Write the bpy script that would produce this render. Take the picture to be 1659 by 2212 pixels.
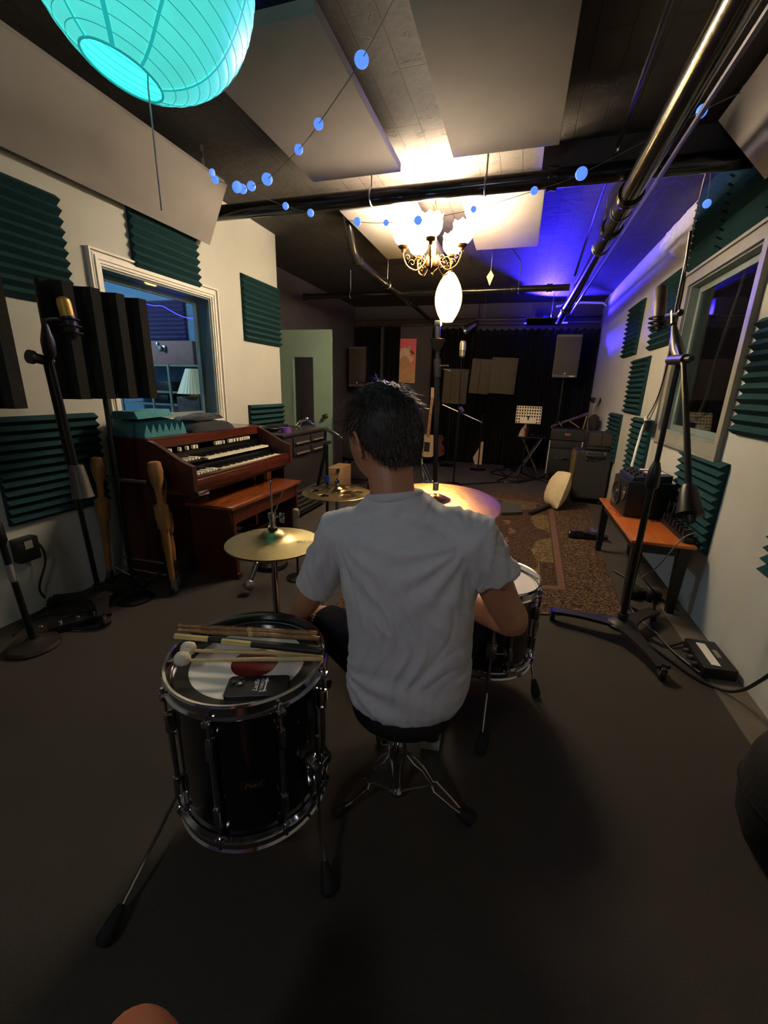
import bpy, bmesh, math, random
from mathutils import Vector, Matrix, Euler, noise
random.seed(7)
for o in list(bpy.data.objects): bpy.data.objects.remove(o)
SC = bpy.context.scene
COL = SC.collection
PI = math.pi
# ---------------------------------------------------------------- camera
CAMH = 1.32; FPX = 906.13
YAW, PIT, ROL = math.radians(-16.806), math.radians(-16.442), math.radians(1.6566)
_fw = Vector((math.sin(YAW)*math.cos(PIT), math.cos(YAW)*math.cos(PIT), math.sin(PIT)))
_r = Vector((math.cos(YAW), -math.sin(YAW), 0)); _u = _r.cross(_fw)
CR = math.cos(ROL)*_r + math.sin(ROL)*_u; CU = -math.sin(ROL)*_r + math.cos(ROL)*_u
CP = Vector((0, 0, CAMH))
cam = bpy.data.cameras.new('camera'); cam.sensor_fit = 'HORIZONTAL'; cam.sensor_width = 36
cam.lens = FPX/1659*36; cam.clip_start = .02; cam.clip_end = 60
camo = bpy.data.objects.new('camera', cam); COL.objects.link(camo)
M3 = Matrix((CR, CU, -_fw)).transposed().to_4x4(); M3.translation = CP
camo.matrix_world = M3; SC.camera = camo
def P(x, y, X=None, Y=None, Z=None):          # where the sight line of a photo point meets a real plane
    d = _fw + CR*((x-829.5)/FPX) - CU*((y-1106)/FPX)
    t = (X-CP[0])/d[0] if X is not None else (Y-CP[1])/d[1] if Y is not None else (Z-CP[2])/d[2]
    return CP + d*t
# ---------------------------------------------------------------- view, world
SC.view_settings.view_transform = 'Standard'; SC.view_settings.look = 'None'
SC.view_settings.exposure = 0.5; SC.view_settings.gamma = 1.0; SC.view_settings.use_curve_mapping = False
w = bpy.data.worlds.new('world'); SC.world = w; w.use_nodes = True
w.node_tree.nodes['Background'].inputs[0].default_value = (.5, .55, .6, 1)
w.node_tree.nodes['Background'].inputs[1].default_value = 0.0
CHAND = 108.0
OVAL = 22.0
BULB = 220.0
LANT = .72         # turquoise paper lantern
BLUE = 60.0
DISC = .74
FILL_GLOBE = 17.0         # fill globe added behind the camera
# ---------------------------------------------------------------- materials
def lin(c): 
    c = c/255
    return c/12.92 if c <= .04045 else ((c+.055)/1.055)**2.4
def rgb(t): return (lin(t[0]), lin(t[1]), lin(t[2]), 1)
MATS = {}
def mat(name, col, rough=.6, metal=0., var=.12, scale=20., bump=0., bscale=None, spec=.5, stretch=None, sheen=0., coat=0., emit=None, es=0., sss=0., trans=0.):
    if name in MATS: return MATS[name]
    m = bpy.data.materials.new(name); m.use_nodes = True; nt = m.node_tree; N = nt.nodes; L = nt.links
    b = N['Principled BSDF']
    b.inputs['Roughness'].default_value = rough; b.inputs['Metallic'].default_value = metal
    b.inputs['Specular IOR Level'].default_value = spec
    if sheen: b.inputs['Sheen Weight'].default_value = sheen
    if coat: b.inputs['Coat Weight'].default_value = coat; b.inputs['Coat Roughness'].default_value = .08
    if sss:
        b.inputs['Subsurface Weight'].default_value = sss; b.inputs['Subsurface Radius'].default_value = (.012, .004, .002)
        b.inputs['Subsurface Scale'].default_value = 1.0
    if trans: b.inputs['Transmission Weight'].default_value = trans
    if emit: b.inputs['Emission Color'].default_value = rgb(emit); b.inputs['Emission Strength'].default_value = es
    tc = N.new('ShaderNodeTexCoord'); mp = N.new('ShaderNodeMapping'); L.new(tc.outputs['Object'], mp.inputs[0])
    if stretch: mp.inputs['Scale'].default_value = stretch
    nz = N.new('ShaderNodeTexNoise'); nz.inputs['Scale'].default_value = scale; nz.inputs['Detail'].default_value = 4
    L.new(mp.outputs[0], nz.inputs['Vector'])
    c = rgb(col)
    rp = N.new('ShaderNodeMapRange'); rp.inputs['From Min'].default_value = .3; rp.inputs['From Max'].default_value = .7
    L.new(nz.outputs['Fac'], rp.inputs['Value'])
    mx = N.new('ShaderNodeMix'); mx.data_type = 'RGBA'
    mx.inputs['A'].default_value = tuple(max(0, v*(1-var)) for v in c[:3])+(1,)
    mx.inputs['B'].default_value = tuple(min(1, v*(1+var)) for v in c[:3])+(1,)
    L.new(rp.outputs[0], mx.inputs['Factor']); L.new(mx.outputs['Result'], b.inputs['Base Color'])
    if bump:
        n2 = N.new('ShaderNodeTexNoise'); n2.inputs['Scale'].default_value = bscale or scale*3; n2.inputs['Detail'].default_value = 5
        L.new(mp.outputs[0], n2.inputs['Vector'])
        bp = N.new('ShaderNodeBump'); bp.inputs['Strength'].default_value = bump; bp.inputs['Distance'].default_value = .01
        L.new(n2.outputs['Fac'], bp.inputs['Height']); L.new(bp.outputs[0], b.inputs['Normal'])
    m['mix'] = mx.name
    MATS[name] = m
    return m
def wood(name, c1, c2, rough=.35, axis=(1, 12, 12), scale=3, coat=.3):
    if name in MATS: return MATS[name]
    m = mat(name, c1, rough, coat=coat); nt = m.node_tree; N = nt.nodes; L = nt.links; b = N['Principled BSDF']
    tc = N.new('ShaderNodeTexCoord'); mp = N.new('ShaderNodeMapping'); mp.inputs['Scale'].default_value = axis
    L.new(tc.outputs['Object'], mp.inputs[0])
    nz = N.new('ShaderNodeTexNoise'); nz.inputs['Scale'].default_value = scale; nz.inputs['Detail'].default_value = 8; nz.inputs['Distortion'].default_value = 1.2
    L.new(mp.outputs[0], nz.inputs['Vector'])
    cr = N.new('ShaderNodeValToRGB'); cr.color_ramp.elements[0].position = .3; cr.color_ramp.elements[1].position = .72
    cr.color_ramp.elements[0].color = rgb(c1); cr.color_ramp.elements[1].color = rgb(c2)
    L.new(nz.outputs['Fac'], cr.inputs[0]); L.new(cr.outputs[0], b.inputs['Base Color'])
    return m
def glow(name, col, s):
    if name in MATS: return MATS[name]
    m = bpy.data.materials.new(name); m.use_nodes = True; N = m.node_tree.nodes; L = m.node_tree.links
    b = N['Principled BSDF']; b.inputs['Base Color'].default_value = rgb(col); b.inputs['Emission Color'].default_value = rgb(col)
    b.inputs['Roughness'].default_value = .5
    tc = N.new('ShaderNodeTexCoord'); nz = N.new('ShaderNodeTexNoise'); nz.inputs['Scale'].default_value = 18
    L.new(tc.outputs['Object'], nz.inputs['Vector'])
    mr = N.new('ShaderNodeMapRange'); mr.inputs['To Min'].default_value = s*.88; mr.inputs['To Max'].default_value = s*1.12
    L.new(nz.outputs['Fac'], mr.inputs['Value']); L.new(mr.outputs[0], b.inputs['Emission Strength'])
    MATS[name] = m; return m
def glass_mat(name, tint=(235, 245, 245)):
    if name in MATS: return MATS[name]
    m = bpy.data.materials.new(name); m.use_nodes = True; N = m.node_tree.nodes; L = m.node_tree.links
    N.remove(N['Principled BSDF']); out = N['Material Output']
    tr = N.new('ShaderNodeBsdfTransparent'); tr.inputs[0].default_value = rgb(tint)
    gl = N.new('ShaderNodeBsdfGlossy'); gl.inputs['Roughness'].default_value = .02
    lw = N.new('ShaderNodeLayerWeight'); pw = N.new('ShaderNodeMath'); pw.operation = 'POWER'; pw.inputs[1].default_value = 4; L.new(lw.outputs['Facing'], pw.inputs[0]); fr = N.new('ShaderNodeMath'); fr.operation = 'MULTIPLY_ADD'; fr.inputs[1].default_value = .6; fr.inputs[2].default_value = .04; L.new(pw.outputs[0], fr.inputs[0])
    ms = N.new('ShaderNodeMixShader'); L.new(fr.outputs[0], ms.inputs[0]); L.new(tr.outputs[0], ms.inputs[1]); L.new(gl.outputs[0], ms.inputs[2])
    L.new(ms.outputs[0], out.inputs[0]); MATS[name] = m; return m
# ---------------------------------------------------------------- mesh builder
class MB:
    def __init__(s): s.v = []; s.f = []; s.m = []; s.cur = 0; s.T = None
    def mi(s, i): s.cur = i; return s
    def add(s, vs, fs, T=None):
        n = len(s.v)
        for p in vs:
            p = Vector(p)
            if T is not None: p = T @ p
            if s.T is not None: p = s.T @ p
            s.v.append(p)
        for f in fs: s.f.append([i+n for i in f]); s.m.append(s.cur)
        return s
    def box(s, c, d, T=None, bev=0.):
        x, y, z = d[0]/2, d[1]/2, d[2]/2; c = Vector(c)
        if bev <= 0:
            vs = [c+Vector((a*x, b*y, e*z)) for a in (-1, 1) for b in (-1, 1) for e in (-1, 1)]
            return s.add(vs, [(0, 1, 3, 2), (4, 6, 7, 5), (0, 4, 5, 1), (2, 3, 7, 6), (0, 2, 6, 4), (1, 5, 7, 3)], T)
        b = min(bev, x*.98, y*.98, z*.98)
        bm = bmesh.new(); bmesh.ops.create_cube(bm, size=1)
        for v in bm.verts: v.co = Vector((v.co.x*2*x, v.co.y*2*y, v.co.z*2*z))
        bmesh.ops.bevel(bm, geom=bm.edges[:], offset=b, segments=2, profile=.6, affect='EDGES')
        bm.verts.ensure_lookup_table(); bm.verts.index_update()
        s.add([v.co+c for v in bm.verts], [[v.index for v in f.verts] for f in bm.faces], T); bm.free(); return s
    def bx(s, a, b, T=None, bev=0.):
        a = Vector(a); b = Vector(b); return s.box((a+b)/2, [abs(q) for q in (b-a)], T, bev)
    def tube(s, pts, r, n=10, closed=False, cap=True, T=None, flat=None):
        pts = [Vector(p) for p in pts]; k = len(pts)
        rs = r if isinstance(r, (list, tuple)) else [r]*k
        tang = []
        for i in range(k):
            a = pts[(i-1) % k] if (closed or i > 0) else pts[0]; b = pts[(i+1) % k] if (closed or i < k-1) else pts[-1]
            t = (b-a); tang.append(t.normalized() if t.length > 1e-9 else Vector((0, 0, 1)))
        ref = Vector((0, 0, 1)) if abs(tang[0].z) < .9 else Vector((1, 0, 0))
        u = tang[0].cross(ref).normalized(); vs = []; fs = []
        for i in range(k):
            t = tang[i]; u = (u-t*u.dot(t));
            u = u.normalized() if u.length > 1e-6 else t.orthogonal().normalized()
            w2 = t.cross(u)
            for j in range(n):
                a = 2*PI*j/n; e = flat if flat else 1
                vs.append(pts[i]+(u*math.cos(a)+w2*math.sin(a)*e)*rs[i])
        kk = k if closed else k-1
        for i in range(kk):
            for j in range(n):
                a = i*n+j; b = i*n+(j+1) % n; i2 = (i+1) % k
                fs.append((a, b, i2*n+(j+1) % n, i2*n+j))
        if cap and not closed:
            fs.append(tuple(reversed(range(n)))); fs.append(tuple(range((k-1)*n, k*n)))
        return s.add(vs, fs, T)
    def cyl(s, a, b, r, r2=None, n=16): return s.tube([a, b], [r, r if r2 is None else r2], n)
    def lathe(s, prof, org=(0, 0, 0), axis=(0, 0, 1), n=32, T=None, a0=0, a1=2*PI):
        ax = Vector(axis).normalized(); q = Vector((0, 0, 1)).rotation_difference(ax); org = Vector(org)
        full = abs(a1-a0-2*PI) < 1e-6; vs = []; fs = []; rings = []
        nn = n if full else n+1
        for (r, z) in prof:
            if r < 1e-6: rings.append([len(vs)]); vs.append(org+q @ Vector((0, 0, z)))
            else:
                rings.append(list(range(len(vs), len(vs)+nn)))
                for j in range(nn):
                    a = a0+(a1-a0)*j/n; vs.append(org+q @ Vector((r*math.cos(a), r*math.sin(a), z)))
        for A, B in zip(rings, rings[1:]):
            for j in range(n):
                j2 = (j+1) % nn if full else j+1
                if len(A) == 1 and len(B) == 1: continue
                if len(A) == 1: fs.append((A[0], B[j2], B[j])[::-1])
                elif len(B) == 1: fs.append((A[j], A[j2], B[0]))
                else: fs.append((A[j], A[j2], B[j2], B[j]))
        return s.add(vs, fs, T)
    def sph(s, c, r, n=16, T=None, sc=(1, 1, 1)):
        k = n//2; c = Vector(c); vs = [c+Vector((0, 0, -r*sc[2]))]; fs = []
        for i in range(1, k):
            th = PI*i/k
            for j in range(n):
                a = 2*PI*j/n; vs.append(c+Vector((r*math.sin(th)*math.cos(a)*sc[0], r*math.sin(th)*math.sin(a)*sc[1], -r*math.cos(th)*sc[2])))
        vs.append(c+Vector((0, 0, r*sc[2]))); e = len(vs)-1
        for j in range(n): fs.append((0, 1+(j+1) % n, 1+j)); fs.append((e, e-n+j, e-n+(j+1) % n))
        for i in range(k-2):
            for j in range(n):
                a = 1+i*n+j; b = 1+i*n+(j+1) % n; fs.append((a, b, b+n, a+n))
        return s.add(vs, fs, T)
    def prism(s, poly, vec, T=None):
        vec = Vector(vec); n = len(poly); vs = [Vector(p) for p in poly]+[Vector(p)+vec for p in poly]
        fs = [tuple(range(n))[::-1], tuple(range(n, 2*n))]+[(i, (i+1) % n, n+(i+1) % n, n+i) for i in range(n)]
        return s.add(vs, fs, T)
    def build(s, name, mats, parent=None, world=False, smooth=35, props=None):
        me = bpy.data.meshes.new(name); vs = s.v
        if parent is not None and world:
            root = parent
            while root.parent: root = root.parent
            Mi = (Matrix.Translation(root.location) @ root.rotation_euler.to_matrix().to_4x4()).inverted()
            vs = [Mi @ p for p in vs]
        me.from_pydata([tuple(p) for p in vs], [], s.f)
        bm = bmesh.new(); bm.from_mesh(me); bmesh.ops.recalc_face_normals(bm, faces=bm.faces); bm.to_mesh(me); bm.free()
        if not isinstance(mats, (list, tuple)): mats = [mats]
        for m in mats: me.materials.append(m)
        if len(mats) > 1:
            for p, i in zip(me.polygons, s.m): p.material_index = i
        if smooth:
            me.polygons.foreach_set('use_smooth', [True]*len(me.polygons)); me.set_sharp_from_angle(angle=math.radians(smooth))
        o = bpy.data.objects.new(name, me); COL.objects.link(o)
        if parent is not None: o.parent = parent
        if props:
            for k, v in props.items(): o[k] = v
        return o
def thing(name, label, cat, loc=(0, 0, 0), rotz=0, group=None):
    o = bpy.data.objects.new(name, None); COL.objects.link(o); o.location = loc; o.rotation_euler = (0, 0, rotz)
    o.empty_display_size = .1; return tag(o, label, cat, group)
def tag(o, label, cat, group=None):
    o['label'] = label; o['category'] = cat
    if group: o['group'] = group
    return o
def struct(o): o['kind'] = 'structure'; return o
def recenter(o, p):                                   # origin at the thing's base
    p = Vector(p); o.data.transform(Matrix.Translation(-p)); o.location = p; return o
def copy_tree(o, parent=None):
    c = o.copy(); COL.objects.link(c)
    if parent is not None: c.parent = parent
    for ch in [q for q in bpy.data.objects if q.parent == o]: copy_tree(ch, c)
    return c
def lerp(a, b, t): return Vector(a)*(1-t)+Vector(b)*t
def spline(pts, n=8):
    pts = [Vector(p) for p in pts]; out = []
    for i in range(len(pts)-1):
        p0 = pts[max(i-1, 0)]; p1 = pts[i]; p2 = pts[i+1]; p3 = pts[min(i+2, len(pts)-1)]
        for k in range(n):
            t = k/n
            out.append(.5*((2*p1)+(-p0+p2)*t+(2*p0-5*p1+4*p2-p3)*t*t+(-p0+3*p1-3*p2+p3)*t**3))
    out.append(pts[-1]); return out
def text_mesh(name, body, size, T, m, parent=None, extrude=.0006, shear=0., align='CENTER', world=False):
    cu = bpy.data.curves.new(name, 'FONT'); cu.body = body; cu.size = size; cu.extrude = extrude; cu.shear = shear
    cu.align_x = align; cu.align_y = 'CENTER'; cu.resolution_u = 2
    o = bpy.data.objects.new(name, cu); COL.objects.link(o)
    dg = bpy.context.evaluated_depsgraph_get(); me = bpy.data.meshes.new_from_object(o.evaluated_get(dg)); bpy.data.objects.remove(o)
    if parent is not None and world:
        root = parent
        while root.parent: root = root.parent
        T = (Matrix.Translation(root.location) @ root.rotation_euler.to_matrix().to_4x4()).inverted() @ T
    me.transform(T); me.materials.clear(); me.materials.append(m); o = bpy.data.objects.new(name, me); COL.objects.link(o)
    if parent is not None: o.parent = parent
    return o
def frame(org, ex, ey):
    ex = Vector(ex).normalized(); ey = Vector(ey); ey = (ey-ex*ey.dot(ex)).normalized(); ez = ex.cross(ey)
    m = Matrix((ex, ey, ez)).transposed().to_4x4(); m.translation = Vector(org); return m

XL, XR, XA, YB, YE, YF, ZC = -2.575, 1.17, -3.2, 8.3, 4.37, -2.6, 2.80
# ================================================================ common materials
M_wall = mat('white_wall_paint', (172, 171, 161), .8, var=.05, scale=2.5, bump=.08, bscale=60)
M_dark = mat('dark_wall_paint', (66, 60, 60), .75, var=.12, scale=3, bump=.1, bscale=40)
M_black = mat('black_plastic', (16, 16, 17), .42, var=.2)
M_blackm = mat('black_powder_coated_metal', (13, 13, 15), .38, metal=.2, var=.2)
M_rubber = mat('black_rubber', (10, 10, 10), .75, var=.2)
M_chrome = mat('chrome', (200, 200, 205), .12, metal=1, var=.04)
M_steel = mat('brushed_steel', (150, 150, 150), .35, metal=1, var=.1)
M_white = mat('white_plastic', (215, 212, 205), .5, var=.05)
M_foam = mat('teal_acoustic_foam', (30, 58, 61), .95, var=.18, scale=60, bump=.25, bscale=300, spec=.1)
M_foamk = mat('charcoal_acoustic_foam', (40, 38, 33), .95, var=.18, scale=60, bump=.25, bscale=300, spec=.1)
M_panel = mat('cream_panel_fabric', (158, 151, 146), .95, var=.05, scale=5, bump=.12, bscale=400, spec=.1)
M_curt = mat('black_curtain_cloth', (6, 6, 7), .95, var=.3, scale=6, spec=.15, sheen=.05)
M_pipe = mat('black_painted_pipe', (32, 29, 27), .22, metal=.25, var=.25, scale=14, bump=.1, bscale=30, coat=.4)
M_steelgrey = mat('grey_green_trim_paint', (105, 118, 114), .6, var=.1, scale=6)
M_trimw = mat('white_trim_paint', (205, 200, 188), .5, var=.06, scale=6)
M_tolex = mat('black_amp_vinyl', (20, 20, 21), .6, var=.25, scale=200, bump=.3, bscale=500)
M_cable = mat('black_cable_rubber', (12, 12, 12), .5, var=.2)
M_brass = mat('aged_brass', (150, 110, 60), .35, metal=1, var=.25, scale=40)
# ---------------------------------------------------------------- carpet
M_carpet = mat('grey_carpet', (72, 67, 62), .97, var=.22, scale=320, bump=.5, bscale=900, spec=.05)
_nt = M_carpet.node_tree; _b = _nt.nodes['Principled BSDF']; _mx = _nt.nodes[M_carpet['mix']]
_n = _nt.nodes.new('ShaderNodeTexNoise'); _n.inputs['Scale'].default_value = 1.3; _n.inputs['Detail'].default_value = 6
_tc = _nt.nodes.new('ShaderNodeTexCoord'); _nt.links.new(_tc.outputs['Object'], _n.inputs['Vector'])
_mr = _nt.nodes.new('ShaderNodeMapRange'); _mr.inputs['To Min'].default_value = .8; _mr.inputs['To Max'].default_value = 1.2; _nt.links.new(_n.outputs['Fac'], _mr.inputs['Value'])
_vm = _nt.nodes.new('ShaderNodeVectorMath'); _vm.operation = 'SCALE'; _nt.links.new(_mx.outputs['Result'], _vm.inputs[0]); _nt.links.new(_mr.outputs[0], _vm.inputs['Scale'])
_nt.links.new(_vm.outputs[0], _b.inputs['Base Color'])
# ---------------------------------------------------------------- board-marked concrete ceiling
M_ceil = mat('painted_concrete_ceiling', (56, 51, 47), .7, var=.2, scale=5, bump=.3, bscale=18)
nt = M_ceil.node_tree; N = nt.nodes; L = nt.links; b = N['Principled BSDF']; mx = N[M_ceil['mix']]
tc = N.new('ShaderNodeTexCoord'); mp = N.new('ShaderNodeMapping'); mp.inputs['Rotation'].default_value = (0, 0, PI/2)
L.new(tc.outputs['Object'], mp.inputs[0])
br = N.new('ShaderNodeTexBrick'); br.inputs['Scale'].default_value = 1; br.inputs['Brick Width'].default_value = 1.22; br.inputs['Row Height'].default_value = .145
br.inputs['Mortar Size'].default_value = .004; br.inputs['Mortar Smooth'].default_value = .3; br.offset = .37
br.inputs['Color1'].default_value = (.92, .92, .92, 1); br.inputs['Color2'].default_value = (1.08, 1.08, 1.08, 1); br.inputs['Mortar'].default_value = (.35, .35, .35, 1)
L.new(mp.outputs[0], br.inputs['Vector'])
vo = N.new('ShaderNodeTexNoise'); vo.inputs['Scale'].default_value = 14; vo.inputs['Detail'].default_value = 6; vo.inputs['Roughness'].default_value = .75; L.new(tc.outputs['Object'], vo.inputs['Vector'])
mr = N.new('ShaderNodeMapRange'); mr.inputs['From Min'].default_value = .3; mr.inputs['From Max'].default_value = .42; mr.inputs['To Min'].default_value = .45; mr.inputs['To Max'].default_value = 1; mr.clamp = True
L.new(vo.outputs['Fac'], mr.inputs['Value'])
v1 = N.new('ShaderNodeVectorMath'); v1.operation = 'MULTIPLY'; L.new(mx.outputs['Result'], v1.inputs[0]); L.new(br.outputs['Color'], v1.inputs[1])
v2 = N.new('ShaderNodeVectorMath'); v2.operation = 'SCALE'; L.new(v1.outputs[0], v2.inputs[0]); L.new(mr.outputs[0], v2.inputs['Scale'])
L.new(v2.outputs[0], b.inputs['Base Color'])
bp = N.new('ShaderNodeBump'); bp.inputs['Strength'].default_value = .8; bp.inputs['Distance'].default_value = .012
ma = N.new('ShaderNodeMath'); ma.operation = 'SUBTRACT'; L.new(mr.outputs[0], ma.inputs[0]); L.new(br.outputs['Fac'], ma.inputs[1]); L.new(ma.outputs[0], bp.inputs['Height'])
for lk in list(b.inputs['Normal'].links): L.new(lk.from_socket, bp.inputs['Normal'])
L.new(bp.outputs[0], b.inputs['Normal'])
# ================================================================ room shell
def slab(name, a, b, m, holes=()):
    o = MB().bx(a, b).build(name, m, smooth=0); struct(o); return o
slab('floor', (-4.2, YF, -.1), (1.4, YB+.1, 0), M_carpet)
slab('ceiling', (-4.2, YF, ZC), (1.4, YB+.1, ZC+.1), M_ceil)
def wall_with_hole(name, x0, x1, ya, yb, hy0, hy1, hz0, hz1, m):
    mb = MB(); mb.bx((x0, ya, 0), (x1, hy0, ZC)); mb.bx((x0, hy1, 0), (x1, yb, ZC))
    mb.bx((x0, hy0, 0), (x1, hy1, hz0)); mb.bx((x0, hy0, hz1), (x1, hy1, ZC)); return struct(mb.build(name, m, smooth=0))
WL = (2.27, 3.27, 1.05, 2.00); WR = (3.02, 4.12, 1.05, 2.14)
wall_with_hole('wall_left', XL-.14, XL, YF, YE, *WL, M_wall)
wall_with_hole('wall_right', XR, XR+.14, YF, YB, *WR, M_wall)
slab('wall_left_rear', (XA-.1, YE, 0), (XA, YB, ZC), M_dark)
slab('wall_return', (XA-.1, YE-.1, 0), (XL-.14, YE, ZC), M_dark)
slab('wall_back', (XA-.1, YB, 0), (XR+.14, YB+.1, ZC), M_dark)
slab('wall_front', (-4.2, YF-.1, 0), (1.4, YF, ZC), M_dark)
# lighter strip of bare floor along the right wall
M_strip = mat('grey_floor_strip', (98, 88, 76), .8, var=.12, scale=9, bump=.1)
struct(MB().bx((1.03, YF, 0), (XR, 3.2, .006)).build('trim_1', M_strip, smooth=0))
# back wall cornice line
struct(MB().bx((XA, YB-.05, 2.56), (XR, YB, 2.585)).build('trim_2', M_dark, smooth=0))
# shallow dark downstand beam just above the cross pipe
struct(MB().bx((-.02, 3.29, 2.67), (XR, 3.35, ZC)).build('trim_4', M_dark, smooth=0))
# control room behind the left window, booth behind the right window
M_ctl = mat('blue_grey_control_room_paint', (95, 130, 150), .8, var=.1, scale=3)
def boxroom(name, x0, x1, y0, y1, z0, z1, m, opened):
    mb = MB(); t = .03
    if opened != 'R': mb.bx((x1, y0-t, z0), (x1+t, y1+t, z1))
    if opened != 'L': mb.bx((x0-t, y0-t, z0), (x0, y1+t, z1))
    mb.bx((x0, y0-t, z0), (x1, y0, z1)); mb.bx((x0, y1, z0), (x1, y1+t, z1)); mb.bx((x0-t, y0-t, z0-t), (x1+t, y1+t, z0)); mb.bx((x0-t, y0-t, z1), (x1+t, y1+t, z1+t))
    return struct(mb.build(name, m, smooth=0))
boxroom('wall_control_room', -5.4, XL-.145, 1.2, 4.2, .02, 2.6, M_ctl, 'R')
M_booth = mat('dark_booth_paint', (45, 38, 36), .85, var=.15, scale=3)
boxroom('wall_booth', XR+.145, 3.4, 2.2, 5.2, .02, 2.6, M_booth, 'L')
M_glass = glass_mat('window_glass')
# left window: moulded white casing, blue-grey reveal, pane
def ring(mb, x0, x1, y0, y1, z0, z1, w):
    mb.bx((x0, y0-w, z0-w), (x1, y0, z1+w)); mb.bx((x0, y1, z0-w), (x1, y1+w, z1+w)); mb.bx((x0, y0, z0-w), (x1, y1, z0)); mb.bx((x0, y0, z1), (x1, y1, z1+w))
y0, y1, z0, z1 = WL
win = thing('window_1', '', '', (XL, (y0+y1)/2, z0))
mb = MB(); ring(mb, XL, XL+.012, y0, y1, z0, z1, .085); ring(mb, XL+.012, XL+.022, y0-.012, y1+.012, z0-.012, z1+.012, .05); ring(mb, XL+.022, XL+.03, y0-.03, y1+.03, z0-.03, z1+.03, .02); ring(mb, XL, XL+.03, y0-.075, y1+.075, z0-.075, z1+.075, .012)
mb.build('window_frame', M_trimw, win, True, smooth=0)
mb = MB(); ring(mb, XL-.138, XL-.001, y0+.012, y1-.012, z0+.012, z1-.012, .012); ring(mb, XL-.138, XL-.115, y0+.05, y1-.05, z0+.03, z1-.05, .04)
mb.build('window_reveal', M_steelgrey, win, True, smooth=0)
MB().prism([(XL-.137, y0+.012, z0+.012), (XL-.132, y0+.012, z0+.012), (XL-.015, y0+.012, z1-.012), (XL-.020, y0+.012, z1-.012)], (0, y1-y0-.024, 0)).build('glass_pane', M_glass, win, True, smooth=0)
y0, y1, z0, z1 = WR
win2 = thing('window_2', '', '', (XR, (y0+y1)/2, z0))
M_fr2 = mat('grey_window_frame_paint', (126, 124, 112), .6, var=.1, scale=6)
mb = MB(); ring(mb, XR-.02, XR, y0, y1, z0, z1, .095); ring(mb, XR-.035, XR-.02, y0-.075, y1+.075, z0-.075, z1+.075, .02)
mb.build('window_frame', M_fr2, win2, True, smooth=0)
mb = MB(); ring(mb, XR+.001, XR+.138, y0+.012, y1-.012, z0+.012, z1-.012, .012); ring(mb, XR+.06, XR+.085, y0+.06, y1-.06, z0+.05, z1-.06, .05)
mb.build('window_reveal', M_steelgrey, win2, True, smooth=0)
MB().bx((XR+.07, y0+.03, z0+.03), (XR+.075, y1-.03, z1-.03)).build('glass_pane', M_glass, win2, True, smooth=0)
for q in (win, win2):
    struct(q); del q['label']; del q['category']
# rough plaster lump at the top of the right wall
rx = []
mbp = MB(); pp = [(4.15, 2.79), (4.6, 2.795), (5.1, 2.79), (5.3, 2.72), (5.25, 2.66), (5.0, 2.6), (4.8, 2.52), (4.6, 2.46), (4.45, 2.43), (4.3, 2.48), (4.18, 2.6)]
cen = Vector((XR-.03, 4.7, 2.66)); vs = [cen]; fs = []; K = len(pp)*4; R_ = 7
ring0 = spline([Vector((XR, a, c)) for a, c in pp]+[Vector((XR, pp[0][0], pp[0][1]))], 4)[:-1]; K = len(ring0)
for i in range(1, R_+1):
    for j, p in enumerate(ring0):
        t = i/R_; q = cen.lerp(p, t); q.x = XR-.05*(1-t**3)-.022*noise.noise(q*14)*(1-t*.6)-.012*noise.noise(q*40)-.004; q.z = min(q.z, ZC-.002)
        if i == R_: q.x = XR+.002
        vs.append(q)
for j in range(K): fs.append((0, 1+j, 1+(j+1) % K))
for i in range(R_-1):
    for j in range(K): fs.append((1+i*K+j, 1+(i+1)*K+j, 1+(i+1)*K+(j+1) % K, 1+i*K+(j+1) % K))
M_plas = mat('rough_white_plaster', (214, 212, 212), .9, var=.06, scale=12, bump=.6, bscale=45)
struct(mbp.add(vs, fs).build('trim_3', M_plas, smooth=60))
# ---------------------------------------------------------------- green door, open
dr = thing('door_1', '', '', (XA, 5.4, 0)); struct(dr); del dr['label']; del dr['category']
M_door = mat('pale_green_door_paint', (118, 136, 120), .55, var=.06, scale=4)
dy = 5.4
mb = MB(); mb.bx((XA, dy, .01), (-2.98, dy+.045, 2.03)); mb.bx((-2.68, dy, .01), (-2.42, dy+.045, 2.03)); mb.bx((-2.98, dy, 1.69), (-2.68, dy+.045, 2.03)); mb.bx((-2.98, dy, .01), (-2.68, dy+.045, .78))
mb.build('door_leaf', M_door, dr, True, smooth=0)
mb = MB(); T = Matrix.Identity(4)
for a in ((-3.005, -2.98), (-2.68, -2.655)): mb.bx((a[0], dy-.008, .755), (a[1], dy, 1.715))
mb.bx((-2.98, dy-.008, .755), (-2.68, dy, .78)); mb.bx((-2.98, dy-.008, 1.69), (-2.68, dy, 1.715)); mb.build('window_frame', M_door, dr, True, smooth=0)
MB().bx((-2.98, dy+.02, .78), (-2.68, dy+.026, 1.69)).build('glass_pane', M_glass, dr, True, smooth=0)
MB().lathe([(0, 0), (.032, 0), (.032, .008), (.012, .012), (.012, .035), (.024, .045), (.029, .06), (.024, .075), (0, .08)], (-2.50, dy, .93), (0, -1, 0), 20).build('door_knob', mat('polished_brass', (206, 176, 104), .2, metal=1), dr, True)
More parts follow.
